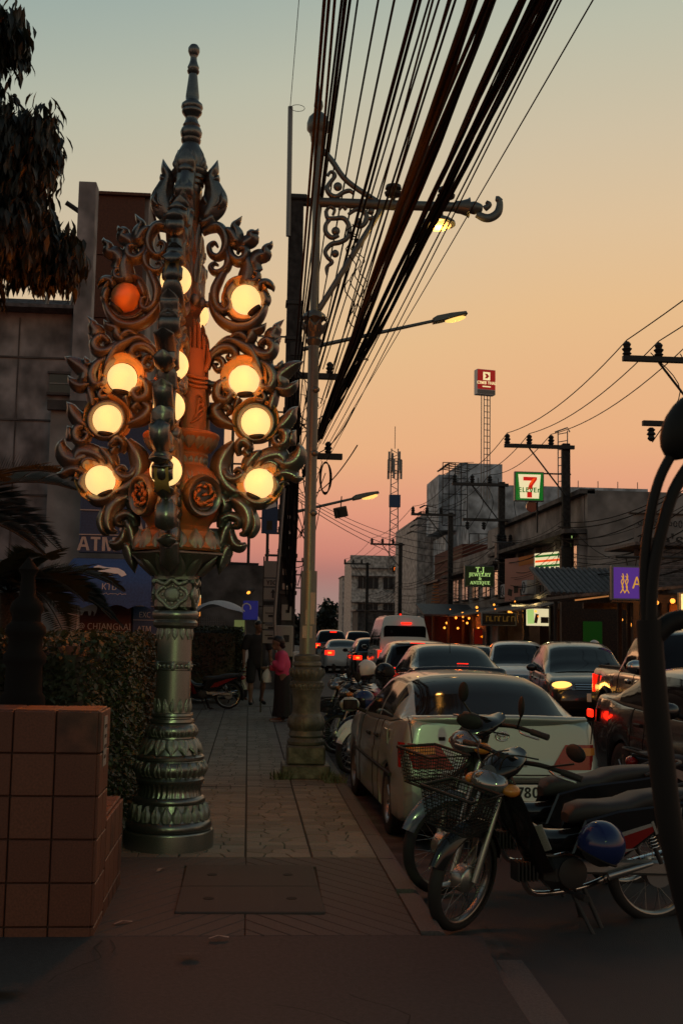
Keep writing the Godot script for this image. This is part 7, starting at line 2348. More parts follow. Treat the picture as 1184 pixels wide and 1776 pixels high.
	for f in 2:
		for k in 2:
			var win := part("window", bx(Vector3(-1.5 + k * 2.9, 7.6 - f * 3.0, 0.06), Vector3(2.3, 1.3, 0.1)), M.window_far, wb)
			for i in 3:
				part("mullion", bx(Vector3(-2.1 + k * 2.9 + i * 0.6, 7.6 - f * 3.0, 0.12), Vector3(0.06, 1.3, 0.05)), M.steel, win)
		part("floor_band", bx(Vector3(0.2, 8.5 - f * 3.0, 0.3), Vector3(7.4, 0.25, 0.7)), M.paint_white, wb)
	part("balcony", bx(Vector3(2.6, 7.1, 0.8), Vector3(2.4, 0.9, 1.0)), M.concrete_dark, wb)
	part("neon_sign_backing", bx(Vector3(2.5, 9.2, 0.56), Vector3(2.6, 0.7, 0.08)), M.wood_dark, wb)
	glyphs(wb, 9, 0.34, M.letters_orange, Vector3(1.4, 9.05, 0.64), Vector3(0.26, 0, 0))
	for k in 3:
		var lb := thing("distant_building", ["dim greyish building at the far end left of the white corner building", "low dark building in front of the white corner building", "dark house at the foot of the grey block"][k], "building", [Vector3(12.9, 0, -150.0), Vector3(12.6, 0, -112.0), Vector3(14.5, 0, -74.0)][k])
		part("wall", bx(Vector3(0, [4.6, 2.0, 2.6][k], -3), Vector3([1.8, 4.2, 4.5][k], [9.2, 4.0, 5.2][k], 6)), [M.plaster_white, M.concrete_dark, M.concrete_dark][k], lb)
		part("roof", bx(Vector3(0, [9.25, 4.05, 5.25][k], -3), Vector3([2.0, 4.6, 4.9][k], 0.12, 6.4)), M.tin, lb)
	var tr := thing("distant_treeline", "dark mass of trees at the far end of the street", "trees", Vector3(2.5, 0, -190.0))
	var xs := []
	for i in 9000:
		var x := rng.randf_range(-14, 12)
		var top := 5.5 + 1.6 * sin(x * 0.7) + 0.8 * sin(x * 2.1)
		xs.append(Transform3D(rand_basis(rng.randf_range(0.7, 1.6)), Vector3(x, rng.randf() * top, rng.randf_range(-3, 3))))
	scatter("foliage", leaf_quad(0.8, 0.4), M.leaf_dark, xs, tr)
	part("core", bx(Vector3(-1, 2.0, 0), Vector3(25, 4.0, 3)), M.leaf_dark, tr)
	struct("hills", bx(Vector3(-20, 2.0, -420), Vector3(400, 8, 30), 2.0), M.hill)

func ring_x(c: Vector3, r: float) -> Array:
	var o := []
	for i in 17:
		o.append(c + Vector3(0, cos(TAU * i / 16.0) * r, sin(TAU * i / 16.0) * r))
	return o

func ring_pts(c: Vector3, r: float) -> Array:
	var o := []
	for i in 19:
		o.append(c + Vector3(cos(TAU * i / 18.0) * r, 0, sin(TAU * i / 18.0) * r))
	return o

# ---------------------------------------------------------------- poles and wires
func wire(label: String, pts: Array, r: float, group: String, sides := 5) -> Node3D:
	var o := part("cable", tb(pts, r, sides), M.cable, self)
	tag(o, label, "cable", group)
	return o

func insulator(parent: Node, at: Vector3, s := 1.0) -> void:
	var m := MB.new()
	m.lathe([Vector2(0.05, 0), Vector2(0.11, 0.06), Vector2(0.07, 0.10), Vector2(0.12, 0.17), Vector2(0.07, 0.21), Vector2(0.10, 0.28), Vector2(0.05, 0.34), Vector2(0.0, 0.36)], 10, at, Basis().scaled(Vector3.ONE * s))
	part("insulator", m, M.iron, parent)

func power_lines() -> void:
	# the near pole on the left
	var P := thing("utility_pole", "dark square concrete utility pole crowded with cables beside the street lamp", "utility pole", Vector3(0.735, 0, -22.5))
	var m := MB.new()
	m.box(Vector3(0, 5.15, 0), Vector3(0.29, 10.3, 0.29), Basis(), 0.02)
	part("shaft", m, M.utility, P)
	part("top_pipe", tb([Vector3(-0.15, 9.5, 0.17), Vector3(-0.17, 12.2, 0.17)], 0.05, 8), M.steel, P)
	part("cap", bx(Vector3(0.02, 10.33, 0), Vector3(0.40, 0.12, 0.40), 0.03), M.iron, P)
	part("cross_arm", bx(Vector3(1.15, 10.27, 0.05), Vector3(2.3, 0.14, 0.14), 0.01), M.iron, P)
	for y in [6.66, 5.07]:
		part("bracket_arm", bx(Vector3(0.40, y, 0.24), Vector3(1.2, 0.12, 0.10), 0.01), M.iron, P)
		insulator(P, Vector3(0.72, y + 0.05, 0.24), 0.7)
	for k in 9:
		var y := 2.4 + 0.72 * k
		part("pole_clamp", bx(Vector3(0.0, y, 0), Vector3(0.34, 0.08, 0.34), 0.01), M.iron, P)
	for k in 6:
		var y: float = [2.02, 2.52, 2.80, 3.25, 3.55, 3.85][k]
		var pn := part("pole_plate", bx(Vector3(-0.02, y, 0.158), Vector3(0.19, [0.30, 0.12, 0.12, 0.10, 0.10, 0.10][k], 0.015), 0.002), [M.paper, M.steel, M.steel, M.utility, M.utility, M.utility][k], P)
		part("plate_print", bx(Vector3(0.0, y + 0.02, 0.168), Vector3(0.07, 0.06, 0.006)), M.ink if k == 0 else M.sign_white, pn)
	part("meter_box", bx(Vector3(-0.06, 1.47, 0.26), Vector3(0.34, 0.60, 0.2), 0.02), M.paper, P)
	part("meter_window", bx(Vector3(-0.02, 1.52, 0.365), Vector3(0.11, 0.13, 0.01)), M.ink, P)
	part("lower_box", bx(Vector3(0.20, 1.05, 0.2), Vector3(0.18, 0.45, 0.16), 0.02), M.canopy_grey, P)
	var slant := thing("slanting_pipe", "thin slanting steel pipe leaning along the utility pole", "pipe", Vector3(0.36, 0, -22.1))
	part("pipe", tb([Vector3(0.26, 0, 0), Vector3(0.12, 1.9, 0), Vector3(0.25, 4.4, 0)], 0.03, 8), M.steel, slant)
	# coils and tangles on the pole
	var coil := thing("cable_coil", "coil of spare black cable hanging from the lower bracket", "cable coil", Vector3(1.40, 4.62, -22.1))
	for k in 4:
		var ring := []
		for i in 21:
			ring.append(Vector3(sin(TAU * i / 20.0) * (0.09 + 0.008 * k), cos(TAU * i / 20.0) * (0.32 - 0.01 * k), 0.02 * k))
		part("loop", tb(ring, 0.013, 5), M.cable, coil)
	for k in 22:
		var o := []
		var y := rng.randf_range(3.6, 7.0)
		var x := 0.73 + rng.randf_range(-0.1, 0.25)
		o.append(Vector3(x, y, -22.3))
		o.append(Vector3(x + rng.randf_range(-0.2, 0.5), y - rng.randf_range(0.2, 0.8), -22.2 + rng.randf_range(-0.1, 0.3)))
		o.append(Vector3(0.73 + rng.randf_range(-0.1, 0.6), y - rng.randf_range(0.3, 1.3), -22.1))
		o.append(Vector3(0.73 + rng.randf_range(0.1, 0.7), y + rng.randf_range(-0.6, 0.6), -22.0))
		wire("thin loose cable looping round the utility pole", curve(o, 5), rng.randf_range(0.005, 0.012), "loose cables round the utility pole", 4)
	for k in 12:
		var y := rng.randf_range(3.6, 7.2)
		wire("cable running down the face of the utility pole", curve([Vector3(0.62 + rng.randf() * 0.28, y, -22.33), Vector3(0.58 + rng.randf() * 0.3, y * 0.6, -22.32), Vector3(0.62 + rng.randf() * 0.28, rng.randf_range(2.0, 3.0), -22.33)], 5), rng.randf_range(0.008, 0.02), "cables down the utility pole", 4)
	# wires over the pavement, from the pole to beyond the viewer
	for w in near_wires():
		var a := Vector3(w[0], w[1], -22.5)
		var b := Vector3(w[2], w[3], 6.0)
		wire("single black overhead cable running from the pole over the pavement", sag(a, b, 0.12 + 0.05 * rng.randf(), 18), w[4] * 0.85, "single overhead cables above the pavement", 6)
	for w in near_bundles():
		var n: int = w[4]
		for k in n:
			var ph := rng.randf() * TAU
			var pts := []
			var off: Vector2 = Vector2(rng.randfn(0, 0.55), rng.randfn(0, 0.45)) * w[5]
			for i in 41:
				var t := i / 40.0
				var p := Vector3(w[0], w[1], -22.5).lerp(Vector3(w[2], w[3], 6.0), t) - Vector3(0, 0.5 * t * (1.0 - t), 0)
				p += Vector3(off.x + 0.02 * sin(t * 34.0 + ph), off.y + 0.02 * cos(t * 29.0 + ph), 0)
				pts.append(p)
			wire("black cable twisted into the thick overhead bundle", pts, rng.randf_range(0.009, 0.019), "cables of the thick overhead bundles", 6)
	for k in 4:   # curly spare ends
		var pts := []
		for i in 30:
			var t := i / 29.0
			pts.append(Vector3(1.0 + 0.5 * t + 0.05 * sin(i * 1.1 + k), 6.1 + 0.35 * sin(t * 3.0 + k) - 0.2 * k, -12.5 - t * 3.0))
		wire("curly thin spare cable among the overhead wires", pts, 0.007, "curly spare cables", 4)
	wire("thin wire rising from the pipe on top of the utility pole", sag(Vector3(0.56, 12.15, -22.3), Vector3(0.62, 13.0, 4.0), 0.1), 0.007, "")
	var loop := []
	for i in 15:
		loop.append(Vector3(0.57 + 0.14 * (1 - cos(TAU * i / 14.0)), 12.12 + 0.07 * sin(TAU * i / 14.0), -22.2))
	wire("small wire loop at the head of the pole-top pipe", loop, 0.006, "")
	for s in [[0.9, 5.2, 1.45, 4.9, 0.7], [0.8, 5.9, 1.4, 5.5, 0.9], [1.2, 4.3, 1.5, 4.35, 0.2]]:
		wire("slack black loop hanging between pole and street lamp", sag(Vector3(s[0], s[1], -22.0), Vector3(s[2], s[3], -16.5), s[4] * 0.5), 0.010, "slack loops by the street lamp", 5)
	# the left line goes on down the street
	for k in 2:
		var z: float = [-62.0, -105.0][k]
		var Q := thing("distant_left_pole", ["dark utility pole far down the left pavement", "second, more distant utility pole on the left"][k], "utility pole", Vector3(1.9 + 3.2 * k, 0, z))
		part("shaft", tb([Vector3(0, 0, 0), Vector3(0, 8.4 , 0)], 0.14, 8), M.utility, Q)
		for y in [8.2, 7.0, 5.8]:
			part("cross_arm", bx(Vector3(-0.3, y, 0.1), Vector3(1.7, 0.12, 0.12)), M.iron, Q)
			for x in [-1.0, -0.4, 0.3]:
				insulator(Q, Vector3(x, y + 0.06, 0.1), 0.9)
	for k in 9:
		var y := 4.2 + 0.42 * k
		wire("overhead cable going on down the left side of the street", sag(Vector3(0.75, y, -22.5), Vector3(1.9, y + 0.6, -62.0), 0.7), 0.016, "cables down the left side", 4)
	for k in 4:
		wire("thin cable crossing the street between far poles", sag(Vector3(1.0, 5.2 + 0.5 * k, -30.0 - 3 * k), Vector3(10.5, 5.6 + 0.35 * k, -62.0), 0.5), 0.012, "cables crossing the far street", 4)
	# poles on the right
	var zs := [-25.6, -38.0, -48.0, -60.5, -81.0, -104.0]
	for k in zs.size():
		var R := thing("right_utility_pole", ["pole on the right whose arms reach in at the right edge", "near right pole with one long bare arm beside the convenience store sign", "right pole with two arms and a transformer", "third right pole in front of the stained pale building", "fourth right pole before the white corner building", "farthest right pole, small at the end of the street"][k], "utility pole", Vector3(10.55, 0, zs[k]))
		part("shaft", bx(Vector3(0, 4.05, 0), Vector3(0.26, 8.3, 0.26), 0.02), M.utility, R)
		part("top_arm", bx(Vector3(-0.95, 8.05, 0.18), Vector3(2.4, 0.13, 0.13), 0.01), M.iron, R)
		part("arm_brace", tb([Vector3(-1.3, 7.98, 0.18), Vector3(-0.05, 6.4, 0.16)], 0.03, 5), M.iron, R)
		for x in [-2.05, -1.3, -0.55]:
			insulator(R, Vector3(x, 8.1, 0.18))
		if k == 2 or k == 0:
			part("lower_arm", bx(Vector3(-0.45, 6.55, 0.18), Vector3(2.5, 0.12, 0.12), 0.01), M.iron, R)
			for x in [-1.5, -0.8, 0.7]:
				insulator(R, Vector3(x, 6.45, 0.18), -0.9)
				wire("jumper wire hanging between the arms of a right-hand pole", curve([Vector3(10.55 + x, 8.2, zs[k] + 0.2), Vector3(10.6 + x * 0.6, 7.3, zs[k] + 0.3), Vector3(10.55 + x, 6.1, zs[k] + 0.25)], 6), 0.012, "jumper wires on the right poles", 4)
		if k == 2:
			var tr := part("transformer", bx(Vector3(0.05, 5.25, 0.34), Vector3(0.75, 0.75, 0.6), 0.06), M.tin, R)
			for i in 7:
				part("cooling_fin", bx(Vector3(-0.28 + i * 0.11, 5.2, 0.66), Vector3(0.03, 0.62, 0.08)), M.tin, tr)
			for x in [-0.2, 0.05, 0.3]:
				insulator(R, Vector3(x, 5.62, 0.34), 0.9)
		if k == 1:
			part("control_box", bx(Vector3(0.1, 2.05, 0.3), Vector3(0.62, 0.75, 0.36), 0.03), M.canopy_grey, R)
			part("pole_foot", bx(Vector3(0, 3.2, 0.02), Vector3(0.4, 3.0, 0.34), 0.05), M.iron, R)
	for k in zs.size() - 1:
		for x in [8.5, 9.25, 10.0]:
			wire("high-voltage wire between the right-hand poles", sag(Vector3(x, 8.48, zs[k] + 0.18), Vector3(x, 8.48, zs[k + 1] + 0.18), 0.35), 0.014, "high-voltage wires on the right", 5)
		for i in 13:
			var y := 3.3 + 0.19 * i + rng.randf_range(-0.1, 0.1)
			wire("low sagging cable strung along the right-hand shops", sag(Vector3(10.35 + rng.randf_range(-0.2, 0.2), y, zs[k]), Vector3(10.35 + rng.randf_range(-0.2, 0.2), y + rng.randf_range(-0.25, 0.25), zs[k + 1]), rng.randf_range(0.2, 0.7)), rng.randf_range(0.008, 0.018), "low cables along the right-hand shops", 4)
	for x in [8.5, 9.25, 10.0]:
		wire("high-voltage wire leaving the frame at the right", sag(Vector3(x, 8.48, -25.42), Vector3(x, 8.7, -8.0), 0.2), 0.014, "high-voltage wires on the right", 5)
	for k in 12:
		var y := 3.4 + 0.2 * k
		wire("service cable running from a pole to the shop fronts", sag(Vector3(10.4, y + 0.8, -38.0 if k % 2 == 0 else -48.0), Vector3(11.0, 3.2 + 0.1 * k, (-38.0 if k % 2 == 0 else -48.0) + rng.randf_range(-7, 9)), 0.3), 0.010, "service cables on the right", 4)
	# bent stalk close to the lens
	var st := thing("mirror_stalk", "black blurred forked stalk with a round head close at the right edge", "mirror stalk", Vector3(0.86, 0, -2.2))
	m = MB.new()
	m.ball(Vector3(-0.005, 2.025, 0), Vector3(0.045, 0.075, 0.04), 20, Basis(Vector3.BACK, -0.5))
	part("round_head", m, M.black_plastic, st)
	part("fork", tb(curve([Vector3(-0.025, 1.985, 0), Vector3(-0.062, 1.915, 0), Vector3(-0.085, 1.82, 0), Vector3(-0.094, 1.72, 0), Vector3(-0.09, 1.60, 0)], 5), 0.010, 10), M.black_plastic, st)
	part("fork", tb(curve([Vector3(0.01, 1.965, 0.01), Vector3(-0.035, 1.895, 0.01), Vector3(-0.064, 1.805, 0.01), Vector3(-0.082, 1.71, 0.01), Vector3(-0.085, 1.60, 0.01)], 5), 0.012, 10), M.black_plastic, st)
	part("stalk", tb(curve([Vector3(-0.088, 1.64, 0.005), Vector3(-0.078, 1.50, 0.005), Vector3(-0.066, 1.38, 0.005), Vector3(-0.052, 1.26, 0.005), Vector3(-0.03, 1.15, 0.005), Vector3(0.03, 0.9, 0), Vector3(0.12, 0.4, 0), Vector3(0.2, -0.1, 0)], 5), 0.025, 12), M.black_plastic, st)
	part("side_bar", tb(curve([Vector3(-0.085, 1.60, 0.005), Vector3(-0.03, 1.64, 0), Vector3(0.06, 1.625, 0), Vector3(0.35, 1.50, 0)], 5), 0.020, 10), M.black_plastic, st)

func near_wires() -> Array:   # at the pole: x, y; beyond the viewer: x, y; radius
	return [
		[.655, 4.989, .077, 5.25, .012],
		[.718, 5.221, .1, 5.488, .012],
		[.826, 4.994, .053, 5.255, .01],
		[.82, 6.847, .431, 7.171, .014],
		[.877, 6.849, .428, 7.173, .02],
		[.95, 7.791, .661, 8.161, .018],
		[1.088, 7.797, .645, 8.166, .012],
		[1.102, 7.091, .833, 7.425, .012],
		[1.199, 6.861, .928, 7.184, .013],
		[1.006, 6.155, 1.148, 6.451, .02],
		[1.119, 6.275, 1.171, 6.575, .016],
		[1.245, 6.862, 1.477, 7.185, .012],
		[1.337, 6.866, 1.552, 7.189, .012],
		[1.304, 6.165, 1.358, 6.46, .014],
		[1.417, 6.285, 1.376, 6.585, .012],
		[1.192, 5.466, .882, 5.739, .009],
		[1.254, 5.237, .89, 5.503, .009],
		[.978, 4.769, 1.066, 5.023, .028],
		[1.308, 5.354, 1.785, 5.623, .009],
		[1.365, 5.355, 1.866, 5.624, .01],
		[1.48, 5.359, 1.904, 5.628, .009],
		[1.44, 5.012, 1.682, 5.271, .007],
		[1.326, 5.009, 2.065, 5.268, .006],
	]

func near_bundles() -> Array:   # the same, then strands and spread
	return [
		[.969, 4.654, 1.031, 4.905, 4, .012],
		[1.054, 4.943, 1.29, 5.201, 9, .026],
		[1.194, 5.35, 1.791, 5.619, 5, .015],
		[1.25, 5.41, 1.958, 5.68, 5, .015],
		[1.318, 5.469, 2.077, 5.742, 3, .009],
	]

# ---------------------------------------------------------------- motorbikes.  Local axes: front towards -x, wheels on y = 0
var bike_tyre: ArrayMesh
var bike_rim: ArrayMesh
var bike_spokes: ArrayMesh
var bike_hub: ArrayMesh

func bike_ready() -> void:
	if bike_tyre:
		return
	var b := Basis(Vector3.RIGHT, PI / 2)
	var m := MB.new()
	var pr := []
	for i in 11:
		var a := -PI * 0.62 + PI * 1.24 * i / 10.0
		pr.append(Vector2(0.255 + 0.036 * cos(a), 0.036 * sin(a) * 1.05))
	m.lathe(pr, 44, Vector3.ZERO, b)
	bike_tyre = m.mesh()
	m = MB.new()
	m.lathe([Vector2(0.236, -0.03), Vector2(0.245, -0.032), Vector2(0.246, -0.026), Vector2(0.232, -0.018), Vector2(0.226, 0.0), Vector2(0.232, 0.018), Vector2(0.246, 0.026), Vector2(0.245, 0.032), Vector2(0.236, 0.03)], 44, Vector3.ZERO, b)
	bike_rim = m.mesh()
	m = MB.new()
	for k in 32:
		var a := TAU * k / 32.0
		var a2 := a + (0.55 if (k / 2) % 2 == 0 else -0.55)
		var z := 0.035 if k % 2 == 0 else -0.035
		m.tube([Vector3(cos(a2) * 0.052, sin(a2) * 0.052, z), Vector3(cos(a) * 0.23, sin(a) * 0.23, z * 0.15)], 0.0017, 4, false)
	bike_spokes = m.mesh()
	m = MB.new()
	m.lathe([Vector2(0.0, -0.055), Vector2(0.03, -0.055), Vector2(0.065, -0.042), Vector2(0.075, -0.03), Vector2(0.075, 0.03), Vector2(0.065, 0.042), Vector2(0.03, 0.055), Vector2(0.0, 0.055)], 24, Vector3.ZERO, b)
	bike_hub = m.mesh()

func bike_wheel(parent: Node, at: Vector3) -> void:
	for p in [["tyre", bike_tyre, M.rubber], ["rim", bike_rim, M.rim_steel], ["hub", bike_hub, M.alu]]:
		part(p[0], p[1], p[2], parent).position = at
	var s := part("spokes", bike_spokes, M.rim_steel, parent)
	s.position = at
	stuff(s)

func fender(a0: float, a1: float, r: float, wide: float) -> MB:
	var rows := []
	for i in 15:
		var a := lerpf(a0, a1, i / 14.0)
		var w := wide * (0.75 + 0.25 * sin(PI * i / 14.0))
		var row := []
		for j in 9:
			var u := j / 8.0 * 2.0 - 1.0
			var rr := r - 0.055 * u * u
			row.append(Vector3(cos(a) * rr, sin(a) * rr, u * w))
		rows.append(row)
	var m := MB.new()
	m.grid(rows)
	return m

func helmet(called: String, label: String, at: Vector3, turn: Vector3, main: Material, trim: Material, visor := true) -> void:
	var h := thing(called, label, "helmet", at)
	h.rotation = turn
	var rows := []
	for i in 12:
		var f := PI / 2 - (PI * 0.68) * i / 11.0
		var row := []
		for s in 28:
			var a := TAU * s / 28.0
			row.append(Vector3(cos(f) * cos(a) * 0.142, sin(f) * 0.135, cos(f) * sin(a) * 0.125))
		rows.append(row)
	var m := MB.new()
	m.grid(rows, true)
	part("shell", m, main, h)
	m = MB.new()
	m.ball(Vector3(0, -0.01, 0), Vector3(0.125, 0.118, 0.108), 18)
	part("lining", m, M.dark_cloth, h)
	var ring := []
	for s in 29:
		var a := TAU * s / 28.0
		ring.append(Vector3(cos(a) * 0.122, -0.072, sin(a) * 0.107))
	part("rim_band", tb(ring, 0.008, 6), trim, h)
	if visor:
		rows = []
		for i in 6:
			var f := 0.55 - 0.9 * i / 5.0
			var row := []
			for s in 13:
				var a := PI + (s / 12.0 - 0.5) * 2.3
				row.append(Vector3(cos(f) * cos(a) * 0.152, sin(f) * 0.142, cos(f) * sin(a) * 0.135))
			rows.append(row)
		m = MB.new()
		m.grid(rows)
		part("visor", m, trim, h)

func bike(called: String, label: String, at: Vector3, turn: float, o: Dictionary, group := "") -> Node3D:
	bike_ready()
	var B := thing(called, label, o.get("cat", "motorbike"), at, turn, group)
	var cowl: Material = o.get("cowl", M.black_gloss)
	var side: Material = o.get("side", M.black_gloss)
	var fmat: Material = o.get("fender", M.black_gloss)
	var R := 0.291
	# everything that turns with the bars
	var F := Node3D.new()
	F.name = "front_assembly"
	B.add_child(F, true)
	var axis := Vector3(0.30, 0.92, 0).normalized()
	var head := Vector3(-0.42, 0.78, 0)
	var rot := Basis(axis, o.get("steer", 0.0))
	F.transform = Transform3D(rot, head - rot * head)
	var fw := Vector3(-0.62, R, 0)
	bike_wheel(F, fw)
	for s in [-1.0, 1.0]:
		part("fork_leg", tb([fw + Vector3(0, 0, s * 0.075), fw + Vector3(0.07, 0.22, s * 0.075), head + Vector3(-0.01, 0.02, s * 0.06)], [0.019, 0.019, 0.017], 10), M.alu, F)
	var fm := part("fender", fender(0.15, 2.75, 0.335, 0.062), fmat, F)
	fm.position = fw
	part("steering_stem", tb([head + Vector3(-0.03, -0.10, 0), head + Vector3(0.05, 0.17, 0)], 0.045, 10), M.black_plastic, F)
	# handlebar shroud with the headlamp
	var rows := []
	for i in 9:
		var t := i / 8.0
		var w := 0.025 + 0.09 * sin(PI * clampf(t, 0.0, 1.0) * 0.75 + 0.35)
		var row := []
		for s in 16:
			var a := TAU * s / 16.0
			row.append(Vector3(-0.555 + 0.27 * t, 0.925 + 0.09 * t, 0) + Vector3(0.3 * sin(a) * 0.06, sin(a) * (0.035 + 0.035 * sin(PI * minf(1.0, t + 0.2))), cos(a) * w))
		rows.append(row)
	var m := MB.new()
	m.grid(rows, true, true, true)
	part("headlamp_cowl", m, cowl, F)
	m = MB.new()
	m.ball(Vector3(-0.53, 0.885, 0), Vector3(0.085, 0.07, 0.115), 22, Basis(Vector3.BACK, 0.35))
	var hl := part("headlamp", m, M.lens_clear, F)
	m = MB.new()
	m.ball(Vector3(-0.57, 0.90, 0), Vector3(0.03, 0.028, 0.03), 12)
	part("reflector", m, M.chrome, F)
	for s in [-1.0, 1.0]:
		m = MB.new()
		m.ball(Vector3(-0.50, 0.865, s * 0.125), Vector3(0.055, 0.035, 0.05), 14)
		part("indicator", m, M.lens_amber if o.get("amber", true) else M.lens_clear, F)
		part("handlebar", tb(curve([Vector3(-0.34, 0.985, s * 0.05), Vector3(-0.32, 1.0, s * 0.18), Vector3(-0.27, 0.985, s * 0.30)], 4), 0.014, 8), M.black_plastic, F)
		part("grip", tb([Vector3(-0.27, 0.985, s * 0.29), Vector3(-0.235, 0.97, s * 0.40)], 0.019, 10), M.rubber, F)
		part("brake_lever", tb(curve([Vector3(-0.32, 0.985, s * 0.24), Vector3(-0.36, 0.98, s * 0.32), Vector3(-0.315, 0.965, s * 0.41)], 4), 0.007, 6), M.alu, F)
		var mt := Vector3(-0.35, 1.135, s * 0.28) if o.get("tall_mirrors", true) else Vector3(-0.27, 1.11, s * 0.36)
		part("mirror_stem", tb([Vector3(-0.32, 1.0, s * 0.22), mt - Vector3(0, 0.06, 0)], 0.006, 6), M.black_plastic, F)
		m = MB.new()
		m.ball(mt, Vector3(0.015, 0.064, 0.038) if o.get("tall_mirrors", true) else Vector3(0.022, 0.048, 0.082), 16, Basis(Vector3.UP, -s * 0.35))
		part("mirror", m, M.black_plastic, F)
	for k in 3:
		part("control_cable", tb(curve([Vector3(-0.33, 0.97, -0.2 + 0.2 * k), Vector3(-0.47, 0.93 + 0.02 * k, -0.1 + 0.09 * k), Vector3(-0.46, 0.80, 0.02 * k), Vector3(-0.43, 0.66, 0.03 * k - 0.02)], 5), 0.005, 5), M.black_plastic, F)
	part("speedometer", bx(Vector3(-0.40, 1.015, 0), Vector3(0.09, 0.02, 0.16), 0.008, Basis(Vector3.BACK, -0.35)), M.glass_dark, F)
	if o.get("basket", false):
		var bk: Vector3 = Vector3(-0.74, o.get("basket_y", 0.70), 0.0)
		var wires := MB.new()
		var rimp := []
		for q in [[-1, -1], [1, -1], [1, 1], [-1, 1], [-1, -1]]:
			rimp.append(bk + Vector3(q[0] * 0.14, 0.10, q[1] * 0.17))
		var low := []
		for q in [[-1, -1], [1, -1], [1, 1], [-1, 1], [-1, -1]]:
			low.append(bk + Vector3(q[0] * 0.10, -0.10, q[1] * 0.13))
		part("basket_rim", tb(rimp, 0.009, 6), o.get("basket_mat", M.black_plastic), F)
		part("basket_foot_ring", tb(low, 0.006, 6), M.black_plastic, F)
		for sd in 4:
			for k in 15:
				var t := k / 15.0
				wires.tube([rimp[sd].lerp(rimp[sd + 1], t), low[sd].lerp(low[sd + 1], t)], 0.0024, 4, false)
			for j in 9:
				var u := (j + 1) / 10.0
				wires.tube([rimp[sd].lerp(low[sd], u), rimp[sd + 1].lerp(low[sd + 1], u)], 0.0024, 4, false)
		for k in 9:
			var t := (k + 1) / 10.0
			wires.tube([low[0].lerp(low[1], t), low[3].lerp(low[2], t)], 0.0022, 4, false)
		stuff(part("basket_mesh", wires, o.get("basket_mat", M.black_plastic), F))
		part("basket_bracket", tb([bk + Vector3(0.10, -0.1, 0), head + Vector3(0.0, 0.02, 0)], 0.015, 6), M.iron, F)
	var shift: Vector3 = o.get("shift", Vector3.ZERO)
	for c in F.get_children():
		for w in ["headlamp", "reflector", "indicator", "handlebar", "grip", "brake_lever", "mirror", "speedometer"]:
			if str(c.name).begins_with(w):
				c.position += shift
				break
	# leg shield and frame
	rows = []
	for i in 11:
		var t := i / 10.0
		var cx := lerpf(-0.44, -0.20, t) - 0.03 * sin(PI * t)
		var cy := lerpf(0.86, 0.30, t)
		var hw := lerpf(0.085, 0.19, smoothstep(0.0, 0.45, t)) - 0.05 * smoothstep(0.6, 1.0, t)
		var row := []
		for j in 13:
			var u := j / 12.0 * 2.0 - 1.0
			row.append(Vector3(cx + 0.07 * u * u, cy + 0.03 * u * u, u * hw))
		rows.append(row)
	m = MB.new()
	m.grid(rows)
	part("leg_shield", m, o.get("shield", M.black_gloss), B)
	m = MB.new()
	m.tube(curve([Vector3(-0.40, 0.80, 0), Vector3(-0.30, 0.58, 0), Vector3(-0.12, 0.47, 0), Vector3(0.12, 0.50, 0), Vector3(0.28, 0.58, 0)], 5), [0.05, 0.055, 0.06, 0.065, 0.07, 0.07, 0.07, 0.07, 0.07, 0.07, 0.07, 0.07, 0.065, 0.06, 0.055, 0.05, 0.05, 0.05, 0.05, 0.05, 0.05], 12)
	part("frame_cover", m, M.black_gloss, B)
	# engine, pegs, stand, exhaust
	part("crankcase", bx(Vector3(-0.02, 0.30, 0), Vector3(0.26, 0.17, 0.19), 0.05), M.iron, B)
	m = MB.new()
	m.lathe([Vector2(0, 0), Vector2(0.085, 0.0), Vector2(0.085, 0.012), Vector2(0.06, 0.02), Vector2(0.03, 0.024), Vector2(0, 0.024)], 24, Vector3(0.0, 0.31, 0.095), Basis(Vector3.RIGHT, PI / 2))
	part("engine_cover", m, M.iron, B)
	for k in 6:
		part("cylinder_fin", bx(Vector3(-0.19 - k * 0.022, 0.315, 0), Vector3(0.010, 0.11, 0.12), 0.01), M.iron, B)
	part("exhaust_pipe", tb(curve([Vector3(-0.24, 0.26, -0.03), Vector3(-0.15, 0.17, -0.07), Vector3(0.15, 0.18, -0.12), Vector3(0.36, 0.24, -0.14)], 5), 0.018, 8), M.chrome, B)
	part("silencer", tb([Vector3(0.30, 0.22, -0.14), Vector3(0.46, 0.28, -0.145), Vector3(0.82, 0.36, -0.15)], [0.03, 0.045, 0.042], 12), M.chrome, B)
	part("foot_peg_bar", tb([Vector3(-0.02, 0.21, -0.30), Vector3(-0.02, 0.21, 0.30)], 0.012, 8), M.iron, B)
	for s in [-1.0, 1.0]:
		part("foot_peg", tb([Vector3(-0.02, 0.215, s * 0.20), Vector3(-0.02, 0.215, s * 0.31)], 0.020, 8), M.rubber, B)
		part("stand_leg", tb([Vector3(0.08, 0.22, s * 0.07), Vector3(0.16, 0.01, s * 0.13)], 0.014, 8), M.iron, B)
		part("stand_foot", tb([Vector3(0.14, 0.01, s * 0.13), Vector3(0.24, 0.008, s * 0.15)], 0.010, 6), M.iron, B)
		part("rear_peg_arm", tb([Vector3(0.20, 0.29, s * 0.13), Vector3(0.46, 0.36, s * 0.15)], [0.022, 0.016], 8), M.alu, B)
	part("side_stand", tb([Vector3(-0.02, 0.22, 0.12), Vector3(0.06, 0.0, 0.24)], 0.011, 6), M.iron, B)
	# rear wheel, swing arm, chain case, springs
	var rw := Vector3(0.55, R, 0)
	var W := Node3D.new()
	W.name = "rear_wheel"
	B.add_child(W, true)
	bike_wheel(W, rw)
